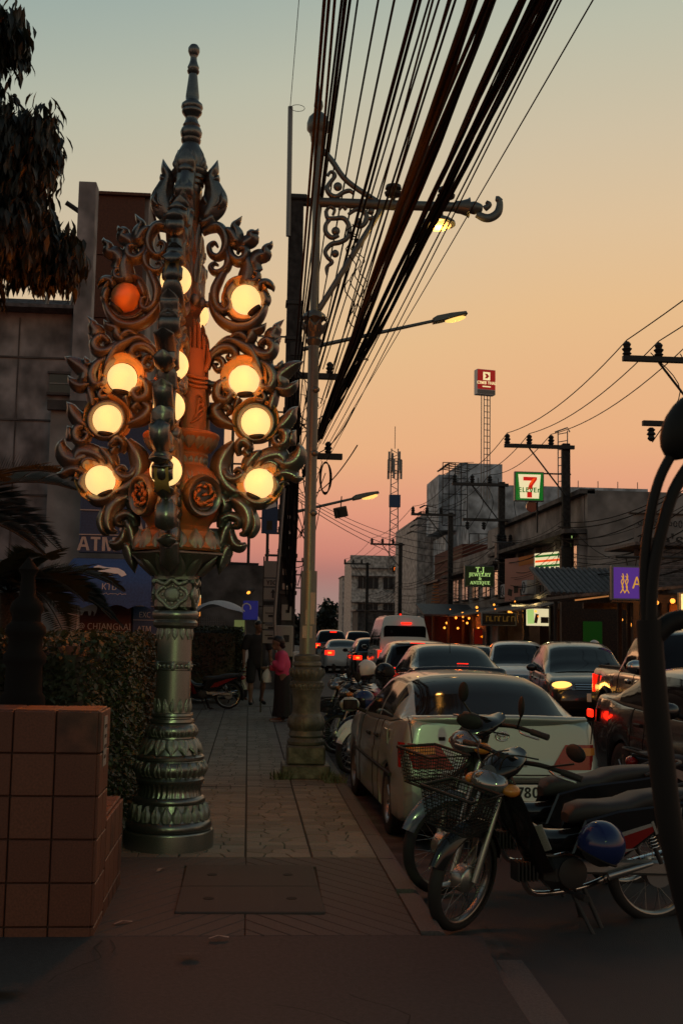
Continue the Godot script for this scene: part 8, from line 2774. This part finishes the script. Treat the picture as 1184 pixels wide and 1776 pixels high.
	part("chain_case", bx(Vector3(0.31, 0.33, 0.085), Vector3(0.58, 0.085, 0.035), 0.015, Basis(Vector3.BACK, -0.05)), M.alu, B)
	part("swing_arm", tb([Vector3(0.12, 0.31, -0.09), rw + Vector3(0, 0, -0.09)], 0.02, 8), M.iron, B)
	var pl := MB.new()
	pl.prism(disc(0.085, 22), 0.012, Transform3D(Basis(), rw + Vector3(0, 0, 0.07)))
	part("sprocket", pl, M.steel, B)
	for s in [-1.0, 1.0]:
		var a := Vector3(0.42, 0.60, s * 0.125)
		var e := rw + Vector3(-0.02, 0.06, s * 0.125)
		var hx := []
		var d := (e - a)
		var n1 := d.cross(Vector3.BACK).normalized()
		for i in 73:
			var t := i / 72.0
			hx.append(a + d * (0.05 + 0.62 * t) + n1 * cos(t * TAU * 9.0) * 0.027 + Vector3(0, 0, sin(t * TAU * 9.0) * 0.027))
		part("shock_spring", tb(hx, 0.0055, 5), M.chrome, B)
		part("shock_body", tb([a, e], 0.014, 8), M.iron, B)
	# bodywork behind the shield: side covers, seat, tail
	for s in [-1.0, 1.0]:
		var cov := MB.new()
		cov.prism(pv([-0.02, 0.42, 0.12, 0.36, 0.30, 0.40, 0.50, 0.53, 0.78, 0.66, 0.82, 0.72, 0.54, 0.68, 0.26, 0.65, 0.06, 0.60]), 0.03, Transform3D(Basis(Vector3.UP, s * -0.05), Vector3(0, 0, s * 0.125)), 0.01)
		var cv := part("side_cover", cov, side, B)
		if o.get("stripes", false):
			for k in 3:
				var st := MB.new()
				st.prism([pv([0.13, 0.385, 0.28, 0.41, 0.48, 0.545, 0.46, 0.58, 0.34, 0.53, 0.15, 0.48]), pv([0.13, 0.45, 0.24, 0.50, 0.46, 0.565, 0.45, 0.58, 0.26, 0.53, 0.12, 0.48]), pv([0.12, 0.39, 0.24, 0.41, 0.36, 0.445, 0.24, 0.44, 0.13, 0.415])][k], 0.004, Transform3D(Basis(Vector3.UP, s * -0.05), Vector3(0, 0, s * (0.1425 + 0.0025 * (1 if k > 0 else 0)))))
				part("stripe", st, [M.red_gloss, M.paper, M.paper][k], cv)
			var lx := Transform3D(Basis(Vector3.UP, 0.0 if s > 0 else PI) * Basis(Vector3.BACK, 0.46 * s) * Basis(Vector3(1, 0, 0), Vector3(0.3, 1, 0), Vector3(0, 0, 1)), Vector3(0.575, 0.607, s * 0.170))
			write("Wave", 0.075, M.paper, cv, lx, 0.004, "Droid Sans", true)
		elif o.has("flash"):
			var st := MB.new()
			st.prism(pv([0.14, 0.45, 0.30, 0.47, 0.56, 0.60, 0.72, 0.67, 0.48, 0.63, 0.24, 0.55]), 0.004, Transform3D(Basis(Vector3.UP, s * -0.05), Vector3(0, 0, s * 0.144)))
			part("stripe", st, o.flash, cv)
	rows = []
	var spine := [[0.0, 0.60, 0.05, 0.03], [0.03, 0.625, 0.085, 0.06], [0.11, 0.64, 0.108, 0.065], [0.22, 0.638, 0.118, 0.066], [0.34, 0.65, 0.122, 0.064], [0.44, 0.685, 0.118, 0.062], [0.58, 0.705, 0.11, 0.055], [0.72, 0.715, 0.095, 0.045], [0.82, 0.72, 0.075, 0.03], [0.85, 0.72, 0.05, 0.012]]
	for p in spine:
		var row := []
		for s in 20:
			var a := TAU * s / 20.0
			var c := cos(a)
			var sn := sin(a)
			row.append(Vector3(p[0], p[1] + signf(sn) * pow(absf(sn), 0.75) * p[3] * (1.0 if sn < 0 else 0.8), signf(c) * pow(absf(c), 0.6) * p[2]))
		rows.append(row)
	m = MB.new()
	m.grid(rows, true, false, true)
	part("seat", m, M.seat, B)
	part("grab_rail", tb(curve([Vector3(0.64, 0.70, 0.12), Vector3(0.82, 0.755, 0.12), Vector3(0.91, 0.77, 0.06), Vector3(0.91, 0.77, -0.06), Vector3(0.82, 0.755, -0.12), Vector3(0.64, 0.70, -0.12)], 5), 0.012, 8), M.iron, B)
	m = MB.new()
	m.ball(Vector3(0.85, 0.66, 0), Vector3(0.06, 0.05, 0.085), 14)
	part("tail_lamp", m, M.tail_on if o.get("tail_lit", false) else M.lens_red, B)
	var rf := part("rear_fender", fender(-0.35, 1.9, 0.36, 0.075), M.black_plastic, B)
	rf.position = rw
	part("plate", bx(rw + Vector3(0.34, 0.20, 0), Vector3(0.012, 0.13, 0.16), 0.002, Basis(Vector3.BACK, 0.35)), M.sign_white, B)
	return B

func motorbikes() -> void:
	var b := bike("near_motorbike", "near black motorbike with Wave in white letters on red stripes", Vector3(1.93, -0.11, -7.0), deg_to_rad(9.8), {"steer": 0.62, "stripes": true, "basket": true, "tall_mirrors": false, "amber": true, "shift": Vector3(0.05, -0.075, 0)})
	b.scale = Vector3.ONE * 1.07
	part("paper_tag", bx(Vector3(-0.20, 0.50, 0.10), Vector3(0.012, 0.15, 0.09), 0.002, Basis(Vector3.BACK, 0.42) * Basis(Vector3.UP, 0.9)), M.paper, b)
	b.set_meta("label", "nearest motorbike, black, with the word Wave on its red-striped side")
	var b2 := bike("basket_motorbike", "black motorbike with wire basket and bluish fender between saloon and nearest motorbike", Vector3(2.02, -0.11, -7.95), deg_to_rad(8.0), {"steer": 0.35, "basket": true, "basket_y": 0.76, "fender": paint_mat("bike_bluegrey", lin(0.08, 0.09, 0.13), 0.2), "shift": Vector3(0.03, 0.02, 0)})
	b2.scale = Vector3.ONE * 1.12
	helmet("blue_helmet", "glossy dark blue helmet hanging below the nearest motorbike's seat", Vector3(2.07, 0.42, -6.72), Vector3(0.2, 2.4, 0.35), M.blue_gloss, M.black_plastic, false)
	# the row along the kerb beyond the saloon
	var opts := [
		["white_fendered_motorbike", "motorbike with cream front fender and red side, first beyond the silver saloon", {"steer": 0.5, "fender": M.white_gloss, "cowl": M.red_gloss, "shield": M.red_gloss, "side": M.red_gloss}],
		["pale_fendered_motorbike", "motorbike with bluish-white front fender, second beyond the silver saloon", {"steer": 0.35, "fender": M.white_gloss, "cowl": M.white_gloss, "side": M.white_gloss}],
		["white_cowled_motorbike", "motorbike with white cowl in the middle of the kerb row", {"steer": 0.2, "cowl": M.white_gloss, "shield": M.white_gloss, "side": M.black_gloss}],
		["basket_motorbike", "dark motorbike with a basket in the middle of the kerb row", {"steer": 0.1, "basket": true, "side": M.blue_gloss}],
		["dark_motorbike", "dark motorbike fifth along the kerb row", {"steer": 0.4, "side": M.black_gloss}],
		["red_motorbike", "dark red motorbike sixth along the kerb row", {"steer": 0.25, "side": M.red_gloss, "shield": M.red_gloss}],
		["silver_motorbike", "silver-cowled motorbike towards the far end of the kerb row", {"steer": 0.3, "cowl": M.alu, "side": M.alu}],
		["dark_motorbike", "last dark motorbike at the far end of the kerb row", {"steer": 0.2}]]
	for k in opts.size():
		bike(opts[k][0], opts[k][1], Vector3(1.92 + 0.04 * (k % 3), -0.11, -14.7 - 0.78 * k - 0.05 * (k % 2)), deg_to_rad(14.0 + 7.0 * (k % 3)), opts[k][2], "motorbikes parked along the kerb beyond the saloon")
	helmet("white_helmet", "white helmet with plum band on a mirror in the kerb row", Vector3(1.66, 1.13, -16.2), Vector3(0.1, -0.5, 0.1), M.white_gloss, paint_mat("plum", lin(0.06, 0.02, 0.035), 0.3), true)
	helmet("black_helmet", "glossy black helmet right beside the white one in the kerb row", Vector3(1.87, 1.10, -15.9), Vector3(0.0, 2.6, -0.1), M.black_gloss, M.black_plastic, true)
	helmet("blue_helmet", "dark blue helmet with pale visor hanging on the first bike of the kerb row", Vector3(1.44, 0.80, -14.35), Vector3(0.2, 0.5, 0.2), M.blue_gloss, M.glass_dark, true)
	# others
	bike("parked_scooter", "dark scooter with red trim parked across the pavement before the small bush", Vector3(-0.95, 0, -24.9), deg_to_rad(10.0), {"steer": 0.3, "cowl": M.red_gloss, "shield": M.red_gloss, "side": M.black_gloss, "cat": "scooter", "flash": M.red_gloss})
	bike("black_scooter", "black scooter with pale edging and small red lamp behind the mirror stalk", Vector3(4.15, -0.11, -9.7), deg_to_rad(160.0), {"steer": 0.2, "cowl": M.black_gloss, "cat": "scooter", "flash": M.paper})
	bike("rider_motorbike", "small motorbike ridden by the white-helmeted rider beyond the pickup", Vector3(7.75, -0.05, -25.6), deg_to_rad(95.0), {})

# ---------------------------------------------------------------- people
func flesh(bones: Array, cell: float, k := 0.03, grow := 0.0) -> MB:
	# bones: from, to, radius at each end, flattening along z.  A smooth union of tapered capsules, meshed as surface nets.
	var f := {}
	for b in bones:
		var a: Vector3 = b[0]
		var c: Vector3 = b[1]
		var ra: float = b[2] + grow
		var rb: float = b[3] + grow
		var fz: float = b[4] if b.size() > 4 else 1.0
		var m := maxf(ra, rb) + cell * 2.5 + k
		var lo := Vector3i(((a.min(c) - Vector3(m, m, m)) / cell).floor())
		var hi := Vector3i(((a.max(c) + Vector3(m, m, m)) / cell).ceil())
		var ac := c - a
		var l2 := maxf(ac.length_squared(), 1e-9)
		for x in range(lo.x, hi.x + 1):
			for y in range(lo.y, hi.y + 1):
				for z in range(lo.z, hi.z + 1):
					var p := Vector3(x, y, z) * cell
					var t := clampf((p - a).dot(ac) / l2, 0.0, 1.0)
					var q := p - (a + ac * t)
					q.z /= fz
					var d := q.length() - lerpf(ra, rb, t)
					var key := Vector3i(x, y, z)
					if f.has(key):
						var e: float = f[key]
						var h := maxf(k - absf(d - e), 0.0) / k
						f[key] = minf(d, e) - h * h * k * 0.25
					else:
						f[key] = d
	var id := {}
	var vs := PackedVector3Array()
	for key in f:
		if f[key] > cell * 2.0 or f[key] < -cell * 2.0:
			continue
		var s := Vector3.ZERO
		var n := 0
		var ok := true
		var vals := []
		for i in 8:
			var q: Vector3i = key + Vector3i(i & 1, (i >> 1) & 1, (i >> 2) & 1)
			if not f.has(q):
				ok = false
				break
			vals.append(f[q])
		if not ok:
			continue
		for e in [[0, 1], [2, 3], [4, 5], [6, 7], [0, 2], [1, 3], [4, 6], [5, 7], [0, 4], [1, 5], [2, 6], [3, 7]]:
			var u: float = vals[e[0]]
			var w: float = vals[e[1]]
			if (u < 0.0) != (w < 0.0):
				var t := u / (u - w)
				var pa := Vector3(e[0] & 1, (e[0] >> 1) & 1, (e[0] >> 2) & 1)
				var pb := Vector3(e[1] & 1, (e[1] >> 1) & 1, (e[1] >> 2) & 1)
				s += pa.lerp(pb, t)
				n += 1
		if n > 0:
			id[key] = vs.size()
			vs.append((Vector3(key) + s / n) * cell)
	var m := MB.new()
	m.v = vs
	for i in vs.size():
		m.n.append(Vector3.ZERO)
		m.uv.append(Vector2.ZERO)
	for key in id:
		for ax in 3:
			var st := Vector3i.ZERO
			st[ax] = 1
			var q: Vector3i = key + st
			if not f.has(q) or (f[key] < 0.0) == (f[q] < 0.0):
				continue
			var o1 := Vector3i.ZERO
			o1[(ax + 1) % 3] = 1
			var o2 := Vector3i.ZERO
			o2[(ax + 2) % 3] = 1
			var k0: Vector3i = key - o1 - o2
			var k1: Vector3i = key - o2
			var k3: Vector3i = key - o1
			if not (id.has(k0) and id.has(k1) and id.has(k3)):
				continue
			var c0: int = id[k0]
			var c1: int = id[k1]
			var c2: int = id[key]
			var c3: int = id[k3]
			if f[key] < 0.0:
				m._t(c0, c2, c1); m._t(c0, c3, c2)
			else:
				m._t(c0, c1, c2); m._t(c0, c2, c3)
	for i in m.n.size():
		m.n[i] = m.n[i].normalized() if m.n[i].length_squared() > 1e-18 else Vector3.UP
	return m

func fingers(w: Vector3, e: Vector3, sd: Vector3, s := 1.0) -> Array:   # palm and five fingers beyond the wrist w, pointing along e, spread along sd
	var o := []
	var nrm := e.cross(sd).normalized()
	var palm := w + e * 0.085 * s
	o.append([w, palm, 0.026 * s, 0.034 * s])
	for k in 4:
		var b := palm + sd * (0.030 - 0.020 * k) * s
		var l: float = [0.065, 0.075, 0.070, 0.055][k] * s
		var kn := b + e * l * 0.55 + nrm * 0.012 * s
		o.append([b, kn, 0.010 * s, 0.009 * s])
		o.append([kn, kn + (e * 0.7 + nrm * 0.7).normalized() * l * 0.5, 0.009 * s, 0.008 * s])
	o.append([w + e * 0.03 * s + sd * 0.02 * s, w + e * 0.075 * s + sd * 0.058 * s + nrm * 0.01 * s, 0.013 * s, 0.011 * s])
	o.append([w + e * 0.075 * s + sd * 0.058 * s + nrm * 0.01 * s, w + e * 0.11 * s + sd * 0.06 * s + nrm * 0.02 * s, 0.011 * s, 0.009 * s])
	return o

func head_bones(c: Vector3, look: Vector3, s := 1.0) -> Array:
	var sd := Vector3.UP.cross(look).normalized()
	return [[c + Vector3(0, 0.03, 0) * s - look * 0.012 * s, c + Vector3(0, 0.035, 0) * s + look * 0.015 * s, 0.092 * s, 0.088 * s], [c + Vector3(0, -0.045, 0) * s + look * 0.035 * s, c + Vector3(0, -0.085, 0) * s + look * 0.055 * s, 0.06 * s, 0.038 * s],
		[c + look * 0.092 * s + Vector3(0, 0.0, 0), c + look * 0.112 * s + Vector3(0, -0.03, 0) * s, 0.010 * s, 0.016 * s],
		[c + look * 0.088 * s + Vector3(0, -0.065, 0) * s - sd * 0.018 * s, c + look * 0.088 * s + Vector3(0, -0.065, 0) * s + sd * 0.018 * s, 0.011 * s, 0.011 * s],
		[c + sd * 0.088 * s + Vector3(0, -0.02, 0) * s, c + sd * 0.09 * s + Vector3(0, 0.015, 0) * s, 0.014 * s, 0.018 * s], [c - sd * 0.088 * s + Vector3(0, -0.02, 0) * s, c - sd * 0.09 * s + Vector3(0, 0.015, 0) * s, 0.014 * s, 0.018 * s]]

func add_eyes(o: Node3D, c: Vector3, look: Vector3) -> void:
	var sd := Vector3.UP.cross(look).normalized()
	for s in [-1.0, 1.0]:
		var m := MB.new()
		m.ball(c + look * 0.086 + sd * 0.032 * s + Vector3(0, 0.008, 0), Vector3(0.012, 0.008, 0.012), 10)
		part("eye", m, M.hair, o)
		part("brow", tb([c + look * 0.096 + sd * 0.016 * s + Vector3(0, 0.03, 0), c + look * 0.086 + sd * 0.046 * s + Vector3(0, 0.03, 0)], 0.006, 5), M.hair, o)

func people() -> void:
	# the man in black walking along the pavement
	var man := thing("person", "tall person in black T-shirt and shorts walking on the pavement", "person", Vector3(0.20, 0, -26.6), deg_to_rad(6.0))
	var hc := Vector3(0.02, 1.76, 0.03)
	var look := Vector3(0.45, -0.05, 0.9).normalized()
	var sh := [Vector3(-0.215, 1.50, 0.0), Vector3(0.215, 1.50, 0.0)]
	var el := [Vector3(-0.30, 1.22, -0.02), Vector3(0.30, 1.22, -0.05)]
	var wr := [Vector3(-0.30, 0.97, 0.06), Vector3(0.31, 0.98, 0.02)]
	var hip := [Vector3(-0.11, 0.95, 0.0), Vector3(0.11, 0.95, 0.0)]
	var kn := [Vector3(-0.14, 0.52, 0.07), Vector3(0.17, 0.54, -0.04)]
	var an := [Vector3(-0.13, 0.09, 0.06), Vector3(0.15, 0.13, -0.26)]
	var toe := [Vector3(-0.14, 0.035, 0.22), Vector3(0.21, 0.04, -0.12)]
	var limbs := []
	for i in 2:
		limbs += [[sh[i], el[i], 0.062, 0.045], [el[i], wr[i], 0.045, 0.03]]
		limbs += fingers(wr[i], (wr[i] - el[i]).normalized(), Vector3(0.1, 0, 1).normalized())
		limbs += [[hip[i], kn[i], 0.095, 0.062], [kn[i], kn[i].lerp(an[i], 0.35) - Vector3(0, 0, 0.015), 0.058, 0.062], [kn[i].lerp(an[i], 0.35), an[i], 0.058, 0.038], [an[i], toe[i], 0.042, 0.03]]
	var torso := [[Vector3(0, 1.02, 0), Vector3(0, 1.25, 0.01), 0.155, 0.165, 0.72], [Vector3(0, 1.25, 0.01), Vector3(0, 1.42, 0), 0.165, 0.17, 0.68], [Vector3(-0.14, 1.48, 0), Vector3(0.14, 1.48, 0), 0.085, 0.085, 0.85], [Vector3(0, 1.52, 0), Vector3(0.01, 1.66, 0.02), 0.065, 0.055]]
	part("body", flesh(limbs + torso + head_bones(hc, look), 0.0165, 0.03), M.skin, man)
	var shirt := [[sh[0], sh[0].lerp(el[0], 0.7), 0.078, 0.072], [sh[1], sh[1].lerp(el[1], 0.7), 0.078, 0.072], [Vector3(0, 0.98, 0), Vector3(0, 1.2, 0.0), 0.18, 0.18, 0.76]]
	part("t_shirt", flesh(torso.slice(0, 3) + shirt, 0.019, 0.04, 0.014), M.shirt_black, man)
	part("shorts", flesh([[hip[0], kn[0] + Vector3(0, 0.05, 0), 0.12, 0.105], [hip[1], kn[1] + Vector3(0, 0.05, 0), 0.12, 0.105], [Vector3(-0.06, 0.98, 0), Vector3(0.06, 0.98, 0), 0.135, 0.135, 0.9]], 0.019, 0.04), M.shorts_black, man)
	part("hair", flesh([[hc + Vector3(0, 0.055, -0.02), hc + Vector3(0, 0.06, 0.015), 0.093, 0.085], [hc + Vector3(0, 0.0, -0.05), hc + Vector3(0, 0.04, -0.03), 0.06, 0.085]], 0.016, 0.02), M.hair, man)
	add_eyes(man, hc, look)
	for i in 2:
		part("sandal", flesh([[an[i] + Vector3(0, -0.05, -0.03), toe[i] + Vector3(0, -0.012, 0.02), 0.045, 0.042]], 0.018, 0.02), M.shorts_black, man)
	var slip := part("paper_slip", bx(wr[0] + Vector3(0.0, -0.10, 0.05), Vector3(0.05, 0.09, 0.03), 0.005), M.bag_white, man)
	# the woman in pink, seen from the side
	var wo := thing("person", "person in pink top and long dark skirt, hand raised, facing left", "person", Vector3(0.62, 0, -21.6), 0.0)
	hc = Vector3(-0.08, 1.43, 0.0)
	look = Vector3(-0.93, -0.25, 0.25).normalized()
	limbs = [[Vector3(0.0, 1.20, 0.15), Vector3(-0.02, 0.98, 0.20), 0.048, 0.040], [Vector3(-0.02, 0.98, 0.20), Vector3(-0.20, 1.13, 0.10), 0.038, 0.028], [Vector3(0.0, 1.20, -0.15), Vector3(-0.06, 0.96, -0.18), 0.048, 0.040], [Vector3(-0.06, 0.96, -0.18), Vector3(-0.24, 0.98, -0.04), 0.038, 0.028]]
	limbs += fingers(Vector3(-0.20, 1.13, 0.10), Vector3(-0.2, 0.95, -0.2).normalized(), Vector3(0.1, 0, 1), 0.9)
	limbs += fingers(Vector3(-0.24, 0.98, -0.04), Vector3(-0.9, -0.2, 0.3).normalized(), Vector3(0, 0.3, 1).normalized(), 0.9)
	torso = [[Vector3(0.03, 0.88, 0), Vector3(0.03, 1.05, 0), 0.13, 0.12, 1.15], [Vector3(0.03, 1.05, 0), Vector3(0.0, 1.18, 0), 0.12, 0.115, 1.25], [Vector3(0.0, 1.21, -0.11), Vector3(0.0, 1.21, 0.11), 0.06, 0.06], [Vector3(-0.01, 1.24, 0), Vector3(-0.06, 1.36, 0), 0.05, 0.046]]
	var legs := []
	for i in 2:
		var z: float = [-0.08, 0.08][i]
		var x: float = [0.04, -0.03][i]
		legs += [[Vector3(0.03, 0.85, z), Vector3(x, 0.45, z), 0.085, 0.055], [Vector3(x, 0.45, z), Vector3(x + 0.02, 0.07, z), 0.052, 0.034], [Vector3(x + 0.02, 0.05, z), Vector3(x - 0.16, 0.03, z), 0.036, 0.024]]
	part("body", flesh(limbs + torso + legs + head_bones(hc, look, 0.95), 0.0165, 0.028), M.skin, wo)
	part("pink_top", flesh(torso.slice(0, 3) + [[Vector3(0.0, 1.20, 0.15), Vector3(-0.02, 0.98, 0.20), 0.058, 0.052], [Vector3(-0.02, 0.98, 0.20), Vector3(-0.13, 1.07, 0.14), 0.05, 0.042], [Vector3(0.0, 1.20, -0.15), Vector3(-0.06, 0.96, -0.18), 0.058, 0.052], [Vector3(-0.06, 0.96, -0.18), Vector3(-0.19, 0.975, -0.08), 0.048, 0.042]], 0.018, 0.035, 0.012), M.pink_cloth, wo)
	var m := MB.new()
	m.lathe([Vector2(0.115, 0.90), Vector2(0.15, 0.86), Vector2(0.16, 0.75), Vector2(0.158, 0.5), Vector2(0.17, 0.25), Vector2(0.19, 0.09), Vector2(0.17, 0.09)], 40, Vector3(0.03, 0, 0), Basis(), func(a, y): return 0.06 * cos(a * 9.0) * (0.9 - y))
	part("long_skirt", m, M.skirt, wo)
	part("hair", flesh([[hc + Vector3(0.03, 0.045, 0), hc + Vector3(0.0, 0.06, 0), 0.098, 0.09], [hc + Vector3(0.07, 0.0, 0), hc + Vector3(0.10, -0.05, 0), 0.07, 0.05]], 0.016, 0.025), M.hair, wo)
	add_eyes(wo, hc, look)
	for z in [-0.08, 0.08]:
		part("sandal", flesh([[Vector3(0.02, 0.02, z), Vector3(-0.17, 0.018, z), 0.028, 0.03]], 0.015, 0.02), M.paper, wo)
	var bag := thing("carrier_bag", "crumpled white carrier bag held by the person in pink", "bag", Vector3(0.36, 0.70, -21.62))
	m = MB.new()
	m.lathe([Vector2(0.0, 0.0), Vector2(0.075, 0.01), Vector2(0.09, 0.10), Vector2(0.07, 0.18), Vector2(0.02, 0.26), Vector2(0.012, 0.29)], 18, Vector3.ZERO, Basis(), func(a, y): return 0.12 * cos(a * 3.0 + y * 20.0))
	part("bag_body", m, M.bag_white, bag)
	part("bag_handle", tb([Vector3(0, 0.28, 0), Vector3(0.015, 0.31, 0.02)], 0.01, 6), M.bag_white, bag)
	# someone in a white shirt behind the small bush
	var p3 := thing("person", "person in white shirt half hidden between the bush and the walker", "person", Vector3(-0.16, 0, -28.3), 0.3)
	hc = Vector3(0, 1.46, 0.02)
	look = Vector3(0.2, -0.1, 1).normalized()
	torso = [[Vector3(0, 0.9, 0), Vector3(0, 1.1, 0), 0.13, 0.135, 0.75], [Vector3(0, 1.1, 0), Vector3(0, 1.22, 0), 0.135, 0.14, 0.7], [Vector3(-0.12, 1.26, 0), Vector3(0.12, 1.26, 0), 0.07, 0.07], [Vector3(0, 1.3, 0), Vector3(0, 1.4, 0.01), 0.052, 0.048]]
	limbs = []
	for s in [-1.0, 1.0]:
		limbs += [[Vector3(0.17 * s, 1.26, 0), Vector3(0.23 * s, 1.0, 0.0), 0.052, 0.04], [Vector3(0.23 * s, 1.0, 0), Vector3(0.2 * s, 0.8, 0.1), 0.038, 0.028]]
		limbs += fingers(Vector3(0.2 * s, 0.8, 0.1), Vector3(0, -0.9, 0.4).normalized(), Vector3(s * 0.2, 0, 1).normalized(), 0.9)
		limbs += [[Vector3(0.09 * s, 0.85, 0), Vector3(0.10 * s, 0.45, 0.03), 0.08, 0.055], [Vector3(0.10 * s, 0.45, 0.03), Vector3(0.10 * s, 0.08, 0.0), 0.052, 0.035], [Vector3(0.10 * s, 0.05, 0), Vector3(0.11 * s, 0.03, 0.16), 0.036, 0.026]]
	part("body", flesh(torso + limbs + head_bones(hc, look, 0.95), 0.019, 0.03), M.skin, p3)
	part("white_shirt", flesh(torso.slice(0, 3) + [[Vector3(-0.17, 1.26, 0), Vector3(-0.23, 1.03, 0), 0.06, 0.055], [Vector3(0.17, 1.26, 0), Vector3(0.23, 1.03, 0), 0.06, 0.055]], 0.02, 0.035, 0.014), M.shirt_white, p3)
	part("trousers", flesh([[Vector3(-0.09, 0.86, 0), Vector3(-0.10, 0.12, 0.02), 0.10, 0.07], [Vector3(0.09, 0.86, 0), Vector3(0.10, 0.12, 0.02), 0.10, 0.07]], 0.02, 0.04), M.shorts_black, p3)
	part("hair", flesh([[hc + Vector3(0, 0.05, -0.03), hc + Vector3(0, 0.06, 0.01), 0.09, 0.085]], 0.017, 0.02), M.hair, p3)
	add_eyes(p3, hc, look)
	# rider on the far side
	var rd := thing("person", "rider in a pale helmet sitting on a motorbike beyond the pickup", "person", Vector3(7.75, 0.0, -25.65), 0.1)
	hc = Vector3(0, 1.42, 0.05)
	look = Vector3(0, -0.05, 1)
	torso = [[Vector3(0, 0.78, -0.05), Vector3(0, 1.0, -0.02), 0.13, 0.135, 0.8], [Vector3(0, 1.0, -0.02), Vector3(0, 1.18, 0.0), 0.135, 0.14, 0.72], [Vector3(-0.13, 1.22, 0), Vector3(0.13, 1.22, 0), 0.07, 0.07], [Vector3(0, 1.25, 0), Vector3(0, 1.36, 0.03), 0.052, 0.05]]
	limbs = []
	for s in [-1.0, 1.0]:
		limbs += [[Vector3(0.18 * s, 1.21, 0), Vector3(0.25 * s, 1.0, 0.16), 0.052, 0.042], [Vector3(0.25 * s, 1.0, 0.16), Vector3(0.27 * s, 0.95, 0.36), 0.04, 0.03]]
		limbs += fingers(Vector3(0.27 * s, 0.95, 0.36), Vector3(0, -0.3, 0.9).normalized(), Vector3(s, 0, 0.1).normalized(), 0.8)
		limbs += [[Vector3(0.10 * s, 0.76, -0.02), Vector3(0.19 * s, 0.62, 0.33), 0.085, 0.06], [Vector3(0.19 * s, 0.62, 0.33), Vector3(0.2 * s, 0.24, 0.2), 0.055, 0.038], [Vector3(0.2 * s, 0.21, 0.2), Vector3(0.2 * s, 0.19, 0.33), 0.036, 0.028]]
	part("body", flesh(torso + limbs + head_bones(hc, look, 0.95), 0.02, 0.03), M.skin, rd)
	part("jacket", flesh(torso.slice(0, 3) + [[Vector3(-0.18, 1.21, 0), Vector3(-0.25, 1.0, 0.16), 0.06, 0.055], [Vector3(0.18, 1.21, 0), Vector3(0.25, 1.0, 0.16), 0.06, 0.055]], 0.02, 0.035, 0.015), M.shirt_white, rd)
	part("trousers", flesh([[Vector3(-0.10, 0.76, -0.02), Vector3(-0.19, 0.62, 0.33), 0.10, 0.075], [Vector3(0.10, 0.76, -0.02), Vector3(0.19, 0.62, 0.33), 0.10, 0.075], [Vector3(-0.19, 0.62, 0.33), Vector3(-0.2, 0.28, 0.2), 0.07, 0.05], [Vector3(0.19, 0.62, 0.33), Vector3(0.2, 0.28, 0.2), 0.07, 0.05]], 0.02, 0.04), M.shorts_black, rd)
	add_eyes(rd, hc, look)
	helmet("rider_helmet", "pale helmet worn by the rider beyond the pickup", Vector3(7.75, 1.46, -25.6), Vector3(0, PI / 2, 0), M.white_gloss, M.glass_dark, true)
